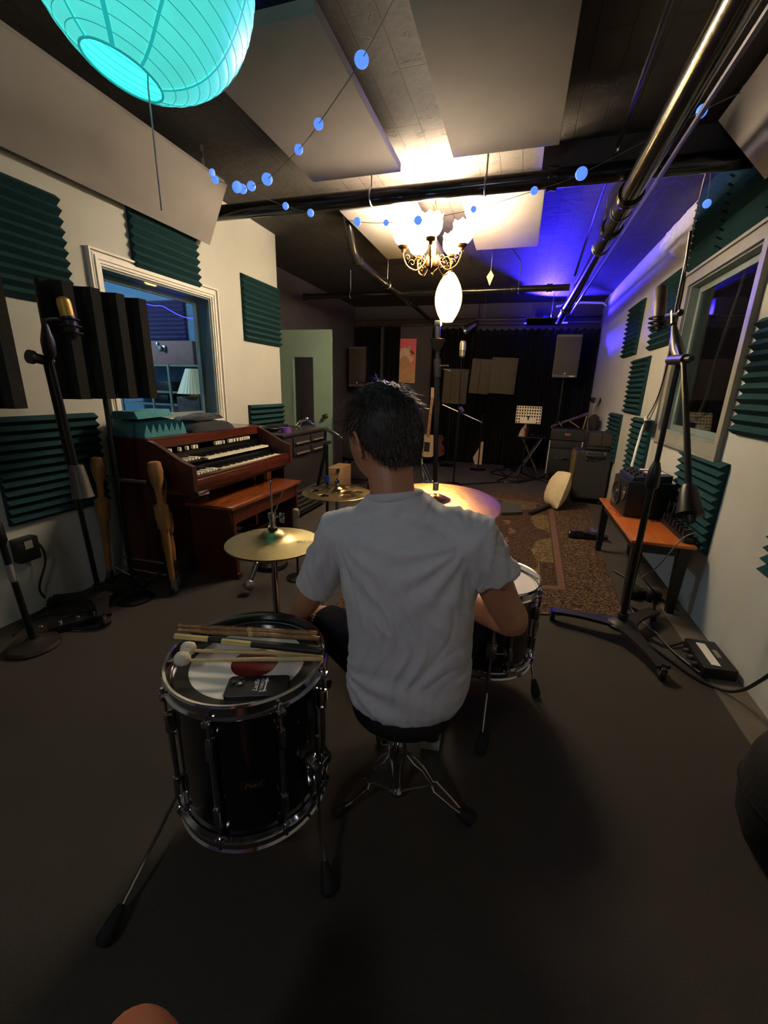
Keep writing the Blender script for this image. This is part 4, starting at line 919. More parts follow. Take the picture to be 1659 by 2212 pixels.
mb.bx((-w/2, -.05, -.004), (w/2, 0, 0), T)
M_cream = mat('cream_painted_metal', (196, 184, 158), .5, var=.06)
mb.build('desk', M_cream, mst, True, smooth=0)
mb = MB(); mb.cyl((.165, 6.77, .12), (.165, 6.77, .98), .011, n=10); mb.build('pole', M_blackm, mst, True)
for k in range(3):
    a = 2*PI*k/3+.3; MB().cyl((.165, 6.77, .28), (.165+.26*math.cos(a), 6.77+.26*math.sin(a), .01), .007, n=8).build('leg', M_blackm, mst, True)
# folding tray table
tt = thing('folding_tray_table', 'small black folding tray table with crossed chrome legs', 'table', (.27, 7.28, 0))
MB().box((.27, 7.28, .635), (.44, .36, .02), bev=.008).build('tabletop', M_black, tt, True)
for (a, b, s) in (((.10, 7.12, .01), (.42, 7.14, .62), 0), ((.44, 7.12, .01), (.12, 7.15, .62), 0), ((.10, 7.44, .01), (.42, 7.42, .62), 0), ((.44, 7.44, .01), (.12, 7.41, .62), 0)):
    MB().cyl(a, b, .010, n=10).build('leg', M_steel, tt, True)
tissue = MB(); n = 14; vs = []; fs = []
for i, (r, z) in enumerate([(.0, .0), (.055, .0), (.062, .06), (.05, .12), (.025, .17), (.03, .21), (.012, .235), (0, .24)]):
    for j in range(n): a = 2*PI*j/n; rr = r*(1+.18*noise.noise(Vector((math.cos(a)*2, math.sin(a)*2, z*20)))); vs.append((.115+rr*math.cos(a)+z*.25, 7.16+rr*math.sin(a), .646+z))
    if i: 
        for j in range(n): fs.append(((i-1)*n+j, (i-1)*n+(j+1) % n, i*n+(j+1) % n, i*n+j))
tag(recenter(tissue.add(vs, fs).build('paper_bag', mat('white_paper', (220, 205, 192), .9)), (.115, 7.16, .645)), 'crumpled white paper bag on the tray table', 'paper bag')
cupm = MB().lathe([(0, 0), (.028, 0), (.036, .13), (.034, .13), (.027, .005)], (.165, 7.12, .646), n=20); cupo = cupm.build('cup', mat('amber_drink_cup', (196, 120, 70), .2, var=.05)); tag(recenter(cupo, (.165, 7.12, .646)), 'amber drink in a clear cup beside the white paper bag', 'cup')
tag(recenter(MB().lathe([(0, 0), (.06, 0), (.075, .012), (.07, .014), (0, .006)], (.38, 7.25, .646), n=24).build('saucer', M_steel), (.38, 7.25, .646)), 'small metal dish on the right of the tray table', 'dish')
tag(recenter(MB().box((.27, 7.2, .668), (.07, .05, .04), bev=.008).build('small_black_object', M_black), (.27, 7.2, .646)), 'small dark object in the middle of the tray table', 'object')
# ---------------------------------------------------------------- tall stand and far microphone
tst = thing('lighting_stand', 'tall thick black stand rising right of the drummer head', 'stand', (-.83, 4.35, 0))
def S(px, py, Y=4.35): return P(px, py, Y=Y)
bx_, by_ = S(943, 1040).x, 4.35
mb = MB(); mb.cyl((bx_, by_, .05), S(944, 800), .025, n=14); mb.build('lower_tube', M_blackm, tst, True)
mb = MB(); mb.cyl(S(944, 800), S(946, 735), .02, n=14); mb.build('upper_tube', M_blackm, tst, True)
for k in range(3):
    a = 2*PI*k/3+.9; MB().tube([(bx_, by_, .35), (bx_+.3*math.cos(a), by_+.3*math.sin(a), .03), (bx_+.45*math.cos(a), by_+.45*math.sin(a), .02)], .014, 8).build('leg', M_blackm, tst, True)
mb = MB(); mb.lathe([(0, -.05), (.035, -.05), (.05, -.02), (.07, .03), (.078, .05), (.05, .055), (0, .05)], S(945, 745), n=20); mb.bx(S(945, 705)-Vector((.028, .03, 0)), S(945, 705)+Vector((.028, .03, .05)), bev=.01); mb.cyl(S(945, 745), S(945, 705), .028, n=12); mb.build('head_fitting', M_black, tst, True)
mb = MB(); mb.cyl(S(944, 791), S(968, 790, 4.3), .011, n=10); mb.cyl(S(955, 797), S(972, 801, 4.28), .008, n=8); mb.build('clamp_lever', M_chrome, tst, True)
mb = MB(); mb.cyl(S(945, 815), S(944, 775), .034, n=14); mb.build('collar', M_black, tst, True)
fm = thing('boom_stand', 'thin black boom stand holding the silver microphone before the baffles', 'microphone stand', (-.78, 6.0, 0))
a0 = P(980, 1045, Z=.02); a0.y = 6.0; a0.x = -.775
mb = MB(); mb.cyl((-.775, 6.0, .02), (-.775, 6.0, 1.10), .012, n=10); mb.cyl((-.775, 6.0, 1.1), P(997, 775, Y=6.0), .007, n=8); mb.build('pole', M_blackm, fm, True)
mb = MB(); mb.cyl(P(956, 874, Y=6.03), P(1040, 912, Y=6.03), .007, n=8); mb.sph(P(1040, 912, Y=6.03), .016, 8); mb.build('boom', M_steel, fm, True)
mb = MB(); mb.cyl(P(994, 880, Y=5.97), P(1000, 890, Y=5.97), .028, n=10); mb.build('boom_clutch', M_chrome, fm, True)
MB().lathe([(0, 0), (.13, 0), (.13, .012), (.1, .025), (.02, .035), (0, .035)], (-.775, 6.0, 0), n=28).build('round_base', M_blackm, fm, True)
mm = thing('condenser_microphone', 'silver-grey condenser microphone standing before the brown baffles', 'microphone', P(998, 775, Y=6.0))
mb = MB(); q = P(998, 772, Y=6.0); mb.lathe([(0, 0), (.02, 0), (.038, .02), (.04, .08), (0, .08)], q, n=20); mb.build('body', mat('pale_grey_metal', (150, 146, 136), .4, metal=.5), mm, True)
mb = MB(); mb.lathe([(.042, .085), (.042, .17), (.034, .20), (.015, .208), (0, .208)], q, n=20); mb.lathe([(.044, .118), (.045, .13), (.044, .142)], q, n=20); mb.build('grille', mat('silver_mesh', (186, 182, 168), .4, metal=.6, scale=300, var=.2), mm, True)
# stray bases on the floor near curtain
for i, (x, y_, lb) in enumerate(((-1.12, 7.55, 'black round stand base on the floor left of the thin boom stand foot'), (-.55, 7.4, 'black round stand base on the floor before the white guitar body'), (.0, 7.85, 'black round stand base at the curtain foot left of tray table'))):
    s_ = thing('stand_base', lb, 'stand', (x, y_, 0), group='empty round bases near the curtain')
    MB().lathe([(0, 0), (.14, 0), (.14, .012), (.11, .03), (.02, .04), (0, .04)], (0, 0, 0), n=28).build('base', M_blackm, s_)
    MB().cyl((0, 0, .03), (0, 0, .95 if i < 2 else .1), .011, n=8).build('pole', M_blackm, s_)
# guitars leaning
def guitar(label, b, t, bodyc, m1, sc=1.):
    b = Vector(b); t = Vector(t); ax = (t-b); Lh = ax.length; ax.normalize(); side = ax.cross(Vector((0, 1, 0))).normalized(); nrm = side.cross(ax)
    th = thing('guitar', label, 'guitar', b)
    pr = [(0, 0), (.10, .01), (.165, .06), (.175, .13), (.145, .20), (.11, .24), (.115, .28), (.14, .33), (.13, .38), (.07, .41), (0, .39)]
    outl = [side*x*sc+ax*z*sc for x, z in pr]+[side*-x*sc+ax*z*sc for x, z in reversed(pr[1:-1])]
    MB().prism([b+o-nrm*.0 for o in outl], nrm*-.045).build('body', bodyc, th, True, smooth=40)
    MB().prism([b+side*-.027+ax*.36*sc, b+side*.027+ax*.36*sc, b+side*.021+ax*Lh*.86, b+side*-.021+ax*Lh*.86], nrm*-.06).build('neck', m1, th, True)
    MB().prism([b+side*-.03+ax*Lh*.86, b+side*.03+ax*Lh*.86, b+side*.04+ax*Lh, b+side*-.015+ax*Lh], nrm*-.03).build('headstock', bodyc, th, True)
    mb = MB(); mb.box((0, 0, 0), (.08, .06, .01)); 
    MB().prism([b+side*-.05+ax*.1*sc-nrm*.047, b+side*.05+ax*.1*sc-nrm*.047, b+side*.05+ax*.27*sc-nrm*.047, b+side*-.05+ax*.27*sc-nrm*.047], nrm*-.006).build('pickguard', M_black, th, True)
M_gw = mat('cream_guitar_lacquer', (214, 186, 146), .25, var=.05, coat=.6)
for gx, gy, lb in ((-1.50, 7.52, 'low black stand under the cream guitar'), (-1.36, 7.72, 'low black stand under the dark sunburst guitar')):
    gs = thing('guitar_stand', lb, 'stand', (gx, gy, 0), group='low guitar stands')
    for s in (-1, 1): MB().tube([(s*.02, .08, .3), (s*.06, .02, .12), (s*.14, -.05, .012)], .008, 6).build('leg', M_blackm, gs)
    MB().tube([(-.08, -.07, .14), (-.08, .0, .105), (.08, .0, .105), (.08, -.07, .14)], .009, 6).build('yoke', M_rubber, gs)
guitar('cream guitar on a stand beside the tall black stand', (-1.50, 7.55, .13), (-1.47, 7.7, 1.35), M_gw, wood('maple_neck', (150, 104, 60), (190, 140, 90)))
guitar('dark sunburst guitar leaning behind the cream guitar', (-1.36, 7.72, .12), (-1.40, 7.9, 1.2), wood('dark_sunburst', (40, 18, 10), (110, 50, 24), .2, (4, 4, 4)), wood('maple_neck', (0, 0, 0), (0, 0, 0)))
o = MB(); o.prism([(-.66, 7.96, 0), (-.53, 7.96, 0), (-.53, 7.96, .42), (-.57, 7.96, .43), (-.61, 7.96, .30), (-.70, 7.96, .12)], (0, .05, 0)); tag(recenter(o.build('leaning_board', M_gw), (-.6, 7.98, 0)), 'cream wooden panel leaning at the curtain foot', 'panel')
# chrome kit hardware behind the neck
hw = thing('chrome_tripod', 'chrome tripod stand glimpsed right of the drummer neck', 'stand', P(925, 1040, Y=3.0))
mb = MB(); mb.tube([P(908, 968, Y=3.0), P(913, 1030, Y=3.0)], .010, 8); mb.tube([P(913, 1005, Y=3.0), P(930, 1042, Y=2.95)], .016, 8); mb.tube([P(918, 1042, Y=2.95), P(936, 1042, Y=2.95)], .012, 8); mb.lathe([(0, 0), (.025, 0), (.02, .02), (0, .03)], P(907, 969, Y=3.0), n=12)
mb.tube([P(913, 1030, Y=3.0), (P(913, 1030, Y=3.0).x, 3.0, .01)], .010, 8); mb.build('tubes', M_chrome, hw, True)
# white rack cabinet, dark chair and plywood box at left back
pb_ = thing('plywood_box', 'plywood box on the floor behind the drum microphone', 'box', (-2.03, 4.85, 0))
c0 = P(722, 1030, Z=.30); MB().bx((c0.x-.10, c0.y-.0, 0), (c0.x+.06, c0.y+.38, .40), bev=.004).build('box', wood('plywood', (120, 92, 62), (150, 118, 84), .6, coat=0), pb_, True)
mb = MB()
for dx in (-.09, .05): mb.box((c0.x+dx, c0.y, .385), (.03, .03, .04)); mb.box((c0.x+dx, c0.y, .02), (.03, .03, .04))
mb.build('corner_protector', M_steel, pb_, True)
dcx = thing('padded_case', 'black padded bag on a low metal frame trolley left of the drummer head', 'bag', P(775, 1040, Z=.02))
c = P(775, 950, Y=5.3); mb = MB(); mb.box((c.x, 5.3, .78), (.42, .3, .78), bev=.1); mb.build('bag', mat('black_padded_nylon', (14, 13, 13), .8, bump=.3, bscale=25, var=.3), dcx, True)
mb = MB(); 
for dx in (-.18, .18):
    mb.bx((c.x+dx-.012, 5.2, .0), (c.x+dx+.012, 5.224, .42)); mb.bx((c.x+dx-.012, 5.40, .0), (c.x+dx+.012, 5.424, .42))
mb.bx((c.x-.18, 5.2, .38), (c.x+.18, 5.42, .40)); mb.bx((c.x-.18, 5.205, .12), (c.x+.18, 5.22, .14)); mb.build('frame', M_blackm, dcx, True, smooth=0)
MB().cyl((c.x+.22, 5.28, .09), (c.x+.26, 5.28, .09), .09, n=20).build('wheel', M_rubber, dcx, True)
# far hooks and clips hanging under the ceiling
kite = P(1059, 600, Y=5.0); pk_ = thing('paper_tag', 'small cream kite-shaped paper hanging right of the oval lamp', 'paper tag', (kite.x, kite.y, ZC)); MB().prism([kite+Vector((0, 0, .07)), kite+Vector((.035, 0, .02)), kite+Vector((0, 0, -.075)), kite+Vector((-.04, 0, .01))], (0, .004, 0)).build('sheet', mat('cream_paper', (214, 190, 150), .8), pk_, True); MB().cyl(kite+Vector((0, .002, .07)), (kite.x, kite.y+.002, ZC), .0012, n=5).build('thread', M_steel, pk_, True)
sp_ = thing('stage_spotlight', 'small black spotlight clamped on the rail above the silver microphone', 'spotlight', P(1030, 700, Y=7.9))
c = P(1010, 712, Y=7.9); mb = MB(); mb.lathe([(0, 0), (.05, 0), (.06, .08), (.075, .2), (.07, .2), (.05, .09)], c+Vector((.12, 0, .08)), Vector((-.8, -.3, -.5)), 18); mb.build('can', M_steel, sp_, True)
mb = MB(); mb.tube([c+Vector((.1, 0, .1)), c+Vector((.14, .1, .15)), (c.x+.14, 8.17, 2.46)], .01, 8); mb.cyl((c.x+.14, 8.17, 2.46), (c.x+.14, 8.17, ZC), .006, n=6); mb.build('clamp_arm', M_black, sp_, True)
b2 = thing('stage_bar', 'horizontal steel bar at the ceiling just before the right curtain', 'bar', (0, 7.6, 2.42))
mb = MB(); mb.cyl(P(1030, 690, Y=7.6), P(1200, 689, Y=7.6), .012, n=8); mb.build('bar', M_steel, b2, True)
mb = MB(); q = P(1045, 690, Y=7.6); mb.cyl(q, (q.x, q.y, ZC), .006, n=6); q = P(1190, 690, Y=7.6); mb.cyl(q, (q.x, q.y, ZC), .006, n=6); mb.build('drop_rod', M_steel, b2, True)
# blue spotlight
MB().bx((.06, 7.35, 2.415), (.072, 8.02, 2.66)).build('side_shield', M_blackm, bs, True)  # added barn door, keeps the blue light off the left side
bsl = thing('blue_spotlight', 'blue stage light above the far right curtain throwing blue on ceiling and wall', 'stage light', (.25, 8.0, 2.42))
mb = MB(); mb.lathe([(0, 0), (.05, 0), (.055, .10), (.05, .10), (.045, .02), (0, .02)], (.25, 8.02, 2.47), (.25, -1, .22), 18); mb.build('can', M_black, bsl, True)
MB().lathe([(0, .05), (.044, .05), (0, .056)], (.25, 8.02, 2.47), (.25, -1, .22), 18).build('lens', glow('blue_lens', (16, 8, 255), 8), bsl, True)
mb = MB(); mb.tube([(.25, 8.03, 2.43), (.25, 8.1, 2.45), (.25, 8.18, 2.46)], .008, 6); mb.build('yoke', M_black, bsl, True)
L_ = bpy.data.lights.new('blue_spot', 'SPOT'); L_.energy = 780; L_.color = (.035, .02, 1); L_.spot_size = math.radians(130); L_.spot_blend = .4; L_.shadow_soft_size = .04
lo = bpy.data.objects.new('blue_spot', L_); COL.objects.link(lo); lo.parent = bsl; lo.location = (.02, -.12, .08); lo.rotation_euler = (Vector((.45, -1, .35))).to_track_quat('-Z', 'Y').to_euler()
# ================================================================ persian rug
def scroll(name, dark, light, sc=26, k=9, rough=.95, mid=None):
    m = mat(name, light, rough, var=.1, scale=60, spec=.1, bump=.2, bscale=500); nt = m.node_tree; N = nt.nodes; L = nt.links; b = N['Principled BSDF']
    tc = N.new('ShaderNodeTexCoord'); nz = N.new('ShaderNodeTexNoise'); nz.inputs['Scale'].default_value = sc/3.2; nz.inputs['Detail'].default_value = 2.2; nz.inputs['Distortion'].default_value = .7
    L.new(tc.outputs['Object'], nz.inputs['Vector'])
    mu = N.new('ShaderNodeMath'); mu.operation = 'MULTIPLY'; mu.inputs[1].default_value = k*2*PI; L.new(nz.outputs['Fac'], mu.inputs[0])
    si = N.new('ShaderNodeMath'); si.operation = 'SINE'; L.new(mu.outputs[0], si.inputs[0])
    cr = N.new('ShaderNodeValToRGB'); e = cr.color_ramp.elements; e[0].position = .2; e[0].color = rgb(dark); e[1].position = .8; e[1].color = rgb(light)
    if mid: q = e.new(.5); q.color = rgb(mid)
    mr = N.new('ShaderNodeMapRange'); mr.inputs['From Min'].default_value = -1; L.new(si.outputs[0], mr.inputs['Value']); L.new(mr.outputs[0], cr.inputs[0]); L.new(cr.outputs[0], b.inputs['Base Color'])
    return m
rug_m = [scroll('rug_tan_scrolls', (48, 34, 26), (98, 80, 56), 60, 6, mid=(72, 52, 36)), mat('rug_red_band', (92, 62, 42), .95, var=.25, scale=50), scroll('rug_field', (38, 26, 22), (82, 64, 46), 70, 7, mid=(64, 40, 33)), scroll('rug_gold_lobes', (76, 62, 40), (108, 92, 58), 50, 5), mat('rug_dark_line', (50, 28, 20), .95)]
A_, B_, C_, D_ = Vector((-.95, 2.12, 0)), Vector((.765, 2.66, 0)), Vector((.95, 5.62, 0)), Vector((-1.2, 6.0, 0))
nx, ny = 150, 220; mb = MB(); vs = []; 
for j in range(ny+1):
    for i in range(nx+1):
        u, v = i/nx, j/ny; p = (A_*(1-u)+B_*u)*(1-v)+(D_*(1-u)+C_*u)*v; vs.append((p.x, p.y, .009))
mb.v = [Vector(v) for v in vs]
W_, H_ = 1.85, 3.0
for j in range(ny):
    for i in range(nx):
        u, v = (i+.5)/nx, (j+.5)/ny; x, y = u*W_, v*H_; d = min(x, W_-x, y, H_-y)
        if d < .035: k = 0
        elif d < .05: k = 4
        elif d < .33: k = 0
        elif d < .345: k = 4
        elif d < .40: k = 1
        elif d < .41: k = 4
        else:
            cx_, cy_ = (x-W_/2)/(W_/2-.41), (y-H_/2)/(H_/2-.41); r = math.hypot(cx_*1.0, cy_*.95); a = math.atan2(cy_, cx_)
            R0 = .86+.13*math.cos(8*a)+.04*math.cos(16*a)
            k = 2 if r < R0 else 3
            if abs(cx_) > .8 and abs(cy_) > .62: k = 2
            if r < .34+.06*math.cos(8*a): k = 1 if r > .3 else 2
        a = j*(nx+1)+i; mb.f.append([a, a+1, a+nx+2, a+nx+1]); mb.m.append(k)
n0 = len(mb.v); edge = [0, nx, (ny+1)*(nx+1)-1, ny*(nx+1)]; mb.v += [Vector((mb.v[e].x, mb.v[e].y, 0)) for e in edge]
for q in range(4): mb.f.append([edge[q], edge[(q+1) % 4], n0+(q+1) % 4, n0+q]); mb.m.append(0)
tag(mb.build('persian_rug', rug_m, smooth=0), 'worn red-brown and tan persian rug on the grey carpet', 'rug')
# dark cloth and tube on the rug
o = MB(); pts = [P(1045, 1083, Z=.02), P(1085, 1088, Z=.02), P(1125, 1092, Z=.02), P(1128, 1110, Z=.02), P(1075, 1112, Z=.02), P(1040, 1105, Z=.02)]
tag(recenter(o.prism([Vector((p.x, p.y, .011)) for p in pts], (0, 0, .03)).build('folded_towel', mat('dark_grey_green_towel', (52, 54, 44), .95)), pts[0]), 'dark folded towel lying on the rug by the big cymbal', 'towel')
a, b = P(1145, 1108, Z=.035), P(1190, 1090, Z=.035); tag(recenter(MB().tube([a, lerp(a, b, .1), lerp(a, b, .9), b], [.02, .026, .026, .02], 12).build('umbrella_bag', mat('black_nylon', (20, 20, 20), .7)), a), 'black rolled umbrella-like bag lying on the rug below the pillow', 'bag')
# pillow
c = P(1205, 1062, Y=5.32); mb = MB(); n = 20; vs = []; fs = []
for i in range(n+1):
    for j in range(n+1):
        for_ = 1
        u = i/n*2-1; v = j/n*2-1; th = .105*(1-abs(u)**2.6)**.6*(1-abs(v)**2.6)**.6; pin = .07*(u*u*v*v)
        vs.append((u*(.225+pin*.3-.03*v*v), v*(.225+pin*.3-.03*u*u), th+.006*noise.noise(Vector((u*4, v*4, 1)))))
k = len(vs)
for (x, y, z) in list(vs): vs.append((x, y, -z))
for i in range(n):
    for j in range(n): a = i*(n+1)+j; fs.append((a, a+1, a+n+2, a+n+1)); fs.append((k+a, k+a+n+1, k+a+n+2, k+a+1))
T = Matrix.Translation((.56, 5.30, .215)) @ Matrix.Rotation(math.radians(12), 4, 'Z') @ Matrix.Rotation(math.radians(-74), 4, 'Y') @ Matrix.Rotation(math.radians(8), 4, 'Z')
tag(recenter(mb.add(vs, fs, T).build('pillow', mat('cream_canvas', (206, 190, 152), .9, var=.06, bump=.35, bscale=30), smooth=70), (.55, 5.3, .0)), 'cream pillow leaning against the guitar amplifier', 'pillow')
# ================================================================ amplifiers and cases at the right wall
def corner_caps(mb, a, b, r=.02):
    for x in (a[0], b[0]):
        for y in (a[1], b[1]):
            for z in (a[2], b[2]): mb.sph((x, y, z), r, 8)
am = thing('guitar_amplifier', 'tall black amplifier cabinet on casters behind the cream pillow', 'amplifier', (.98, 5.75, 0))
a, b = (.745, 5.60, .06), (1.145, 5.92, .66)
MB().bx(a, b, bev=.012).build('cabinet', M_tolex, am, True)
MB().bx((.76, 5.592, .08), (1.13, 5.602, .645)).build('grille_cloth', mat('dark_grey_grille_cloth', (36, 37, 36), .85, var=.15, scale=400, bump=.3, bscale=900), am, True, smooth=0)
mb = MB(); mb.bx((.735, 5.60, .07), (.745, 5.92, .65)); mb.build('side_strip', mat('tan_side_strip', (104, 82, 46), .6), am, True, smooth=0)
for x in (.86, 1.06): mb = MB(); mb.box((x, 5.59, .63), (.022, .014, .045), bev=.004); mb.build('handle_end', M_steel, am, True)
mb = MB(); mb.tube([(.86, 5.578, .605), (.9, 5.565, .60), (1.02, 5.565, .60), (1.06, 5.578, .605)], .010, 8); mb.build('handle', M_black, am, True)
mb = MB(); mb.cyl((.855, 5.575, .565), (.87, 5.575, .565), .014, n=10); mb.bx((.89, 5.57, .555), (.99, 5.58, .562), bev=.003); mb.build('name_plate', M_chrome, am, True)
for x in (.80, 1.09):
    for y in (5.64, 5.88): MB().cyl((x-.012, y, .03), (x+.012, y, .03), .03, n=12).build('caster', M_rubber, am, True)
ah = thing('amplifier_head', 'small brown-fronted amplifier head on top of the tall black amplifier', 'amplifier', (.98, 5.8, .672))
MB().bx((.86, 5.66, .672), (1.15, 5.92, .70), bev=.008).build('base_plate', M_tolex, ah, True)
MB().bx((.87, 5.68, .70), (1.15, 5.92, .88), bev=.01).build('case', M_tolex, ah, True)
for xa, xb in ((.885, 1.01), (1.02, 1.135)): MB().bx((xa, 5.672, .72), (xb, 5.682, .865)).build('grille', mat('dark_brown_grille', (50, 40, 34), .8), ah, True, smooth=0)
rk = thing('rack_case', 'black road case with white edges and silver latches on casters', 'case', (.77, 7.15, 0))
x0, x1, y0, y1 = .53, .99, 7.0, 7.45
MB().bx((x0, y0, .12), (x1, y1, .50), bev=.006).build('lower_case', M_tolex, rk, True)
MB().bx((x0, y0, .505), (x1, y1, .62), bev=.006).build('lid', M_tolex, rk, True)
for x in (x0-.008, x1-.004): MB().bx((x, y0-.012, .10), (x+.014, y0+.006, .62)).build('edge_strip', mat('white_metal_edge', (206, 200, 186), .4, metal=.3), rk, True, smooth=0)
MB().bx((x0+.02, y0-.006, .09), (x1-.02, y0+.02, .12)).build('lower_rail', M_blackm, rk, True, smooth=0)
MB().bx((.72, y0-.01, .335), (.84, y0-.0, .355), bev=.003).build('handle', M_chrome, rk, True)
MB().sph((.655, y0-.005, .345), .016, 10, sc=(.8, .5, 1.2)).build('latch', M_chrome, rk, True)
for x in (x0+.03, x1-.03):
    for y in (y0+.03, y1-.03): 
        mb = MB(); mk = MB(); caster(mb, mk, (x, y, 0), .035); f_ = mb.build('caster', M_steel, rk, True); mk.build('caster_wheel', M_rubber, rk, True)
r2 = thing('combo_amplifier', 'long black amplifier with a red badge on the white-edged road case', 'amplifier', (.77, 7.2, .622))
MB().bx((.53, 7.03, .622), (1.03, 7.42, .80), bev=.012).build('cabinet', M_tolex, r2, True)
MB().bx((.545, 7.022, .635), (1.015, 7.032, .76)).build('grille_cloth', MATS['dark_grey_grille_cloth'], r2, True, smooth=0)
MB().bx((.73, 7.015, .70), (.81, 7.024, .735), bev=.003).build('badge', mat('faded_red_badge', (150, 80, 78), .5), r2, True)
kb = thing('trumpet_case_shelf', 'sloping silver and pink instrument with keys lying on the upper amplifier', 'instrument', (.75, 7.1, .81))
A0, B0 = Vector((.53, 7.05, .83)), Vector((1.02, 7.15, 1.03)); ax = (B0-A0).normalized()
mb = MB(); mb.tube([A0, lerp(A0, B0, .2), lerp(A0, B0, .6), B0], [.018, .02, .024, .028], 12); mb.build('tube_body', mat('tarnished_pink_silver', (130, 104, 104), .3, metal=.8, var=.25, scale=50), kb, True)
for i in range(9):
    p_ = lerp(A0, B0, .05+.1*i)+Vector((0, -.018, .018)); MB().sph(p_, .012+.004*(i % 2), 8, sc=(1.2, 1, .6)).build('key', M_chrome, kb, True)
mb = MB(); mb.tube([lerp(A0, B0, .18)+Vector((0, -.03, .035)), lerp(A0, B0, .18)+Vector((.055, -.035, -.03))], .009, 8); mb.build('lever', M_chrome, kb, True)
mb = MB(); mb.tube([lerp(A0, B0, .48)+Vector((0, -.03, .0)), lerp(A0, B0, .48)+Vector((.16, -.02, -.10))], .009, 8); mb.cyl(lerp(A0, B0, .0), (A0.x, A0.y, .80), .012, n=8); mb.cyl(B0, (B0.x-.03, B0.y, .80), .012, n=8); mb.build('support_leg', wood('dull_brass_wood', (120, 92, 56), (150, 118, 76)), kb, True)
dl = thing('dish_lamp', 'floor lamp with a shiny metal dish shade by the right wall', 'lamp', (1.08, 7.05, 0))
MB().lathe([(0, 0), (.11, 0), (.11, .015), (.02, .03), (0, .03)], (1.08, 7.10, 0), n=24).build('base', M_blackm, dl, True)
MB().cyl((1.08, 7.10, .02), (1.08, 7.10, 1.20), .009, n=8).build('pole', M_steel, dl, True)
MB().lathe([(.0, 1.19), (.02, 1.19), (.04, 1.205), (.075, 1.25), (.078, 1.275), (.072, 1.27), (.035, 1.215), (0, 1.20)], (1.08, 7.10, 0), n=28).build('dish_shade', M_chrome, dl, True)
# dark fuzzy heap
mb = MB(); rnd = random.Random(4); c = Vector((1.06, 6.72, .92))
ff = MB(); ff.sph((0, 0, 0), .10, 16, sc=(.75, .8, 1.25))
ff.v = [c+v*(1+.25*noise.noise(v*30)) for v in ff.v]
for i in range(160):
    d = Vector((rnd.gauss(0, 1), rnd.gauss(0, 1), rnd.gauss(0, 1))).normalized(); p_ = c+Vector((d.x*.075, d.y*.08, d.z*.125)); ff.tube([p_, p_+d*.02+Vector((0, 0, -.012))], .0025, 3)
fz = thing('fur_windshield', 'dark fuzzy fur heap on a stand before the dish lamp', 'windshield', (1.06, 6.72, 0)); ff.build('fur', mat('dark_brown_fur', (34, 28, 24), .95, var=.3, scale=80), fz, True, smooth=60)
MB().cyl((1.06, 6.72, .02), (1.06, 6.72, .84), .010, n=8).build('pole', M_blackm, fz, True); MB().lathe([(0, 0), (.12, 0), (.12, .012), (.02, .03), (0, .03)], (1.06, 6.72, 0), n=24).build('base', M_blackm, fz, True)
# ================================================================ orange wood side bench with monitor
ob_ = thing('orange_side_table', 'low table with glossy orange-brown top and black legs at right', 'table', (.92, 3.35, 0))
M_or = wood('glossy_orange_wood', (166, 82, 34), (204, 112, 52), .22, (3, 1, 3), 2.2, coat=.6)
tx0, tx1, ty0, ty1, tz = .755, 1.105, 2.765, 3.90, .47
MB().bx((tx0, ty0, tz-.02), (tx1, ty1, tz), bev=.006).build('tabletop', M_or, ob_, True)
mb = MB(); mb.bx((tx0+.03, ty0+.03, tz-.08), (tx0+.05, ty1-.03, tz-.02)); mb.bx((tx1-.05, ty0+.03, tz-.08), (tx1-.03, ty1-.03, tz-.02)); mb.bx((tx0+.05, ty0+.03, tz-.08), (tx1-.05, ty0+.05, tz-.02)); mb.bx((tx0+.05, ty1-.05, tz-.08), (tx1-.05, ty1-.03, tz-.02))
mb.build('apron', M_black, ob_, True, smooth=0)
for x in (tx0+.05, tx1-.05):
    for y in (ty0+.05, ty1-.05): mb = MB(); mb.add([(x+a*.03, y+c*.03, tz-.02) for a, c in ((-1, -1), (1, -1), (1, 1), (-1, 1))]+[(x+a*.02, y+c*.02, 0) for a, c in ((-1, -1), (1, -1), (1, 1), (-1, 1))], [(0, 1, 2, 3), (7, 6, 5, 4), (0, 4, 5, 1), (1, 5, 6, 2), (2, 6, 7, 3), (3, 7, 4, 0)]); mb.build('leg', mat('black_brown_wood', (24, 16, 14), .5), ob_, True, smooth=0)
mo = thing('studio_monitor', 'black studio monitor loudspeaker on the orange table', 'loudspeaker', (.95, 3.5, .47))
T = Matrix.Translation((.955, 3.50, .471)) @ Matrix.Rotation(.06, 4, 'Z')
MB().box((0, 0, .13), (.28, .36, .26), T, bev=.008).build('cabinet', M_black, mo, True)
MB().box((-.145, 0, .13), (.012, .35, .25), T, bev=.004).build('baffle', mat('dark_grey_baffle', (34, 32, 32), .35), mo, True)
TX = T @ Matrix.Translation((-.152, .06, .13)) @ Matrix.Rotation(-PI/2, 4, 'Y')
MB().lathe([(.095, 0), (.10, .008), (.088, .008), (.08, .0), (.03, -.03), (.03, -.005), (.022, .008), (0, .012)], n=32, T=TX).build('woofer', mat('satin_woofer', (60, 54, 50), .3, metal=.3), mo, True)
TX = T @ Matrix.Translation((-.152, -.11, .16)) @ Matrix.Rotation(-PI/2, 4, 'Y')
MB().lathe([(.045, 0), (.048, .006), (.03, .002), (.014, .0), (.012, .008), (0, .012)], n=24, T=TX).build('tweeter', M_steel, mo, True)
MB().box((0.02, -.181, .03), (.022, .002, .006), T).build('badge', M_steel, mo, True)
mx_ = thing('mixer', 'small blue-grey mixing desk with papers on top of the studio monitor', 'mixer', (.95, 3.5, .735))
T2 = Matrix.Translation((.96, 3.52, .733)) @ Matrix.Rotation(.06, 4, 'Z')
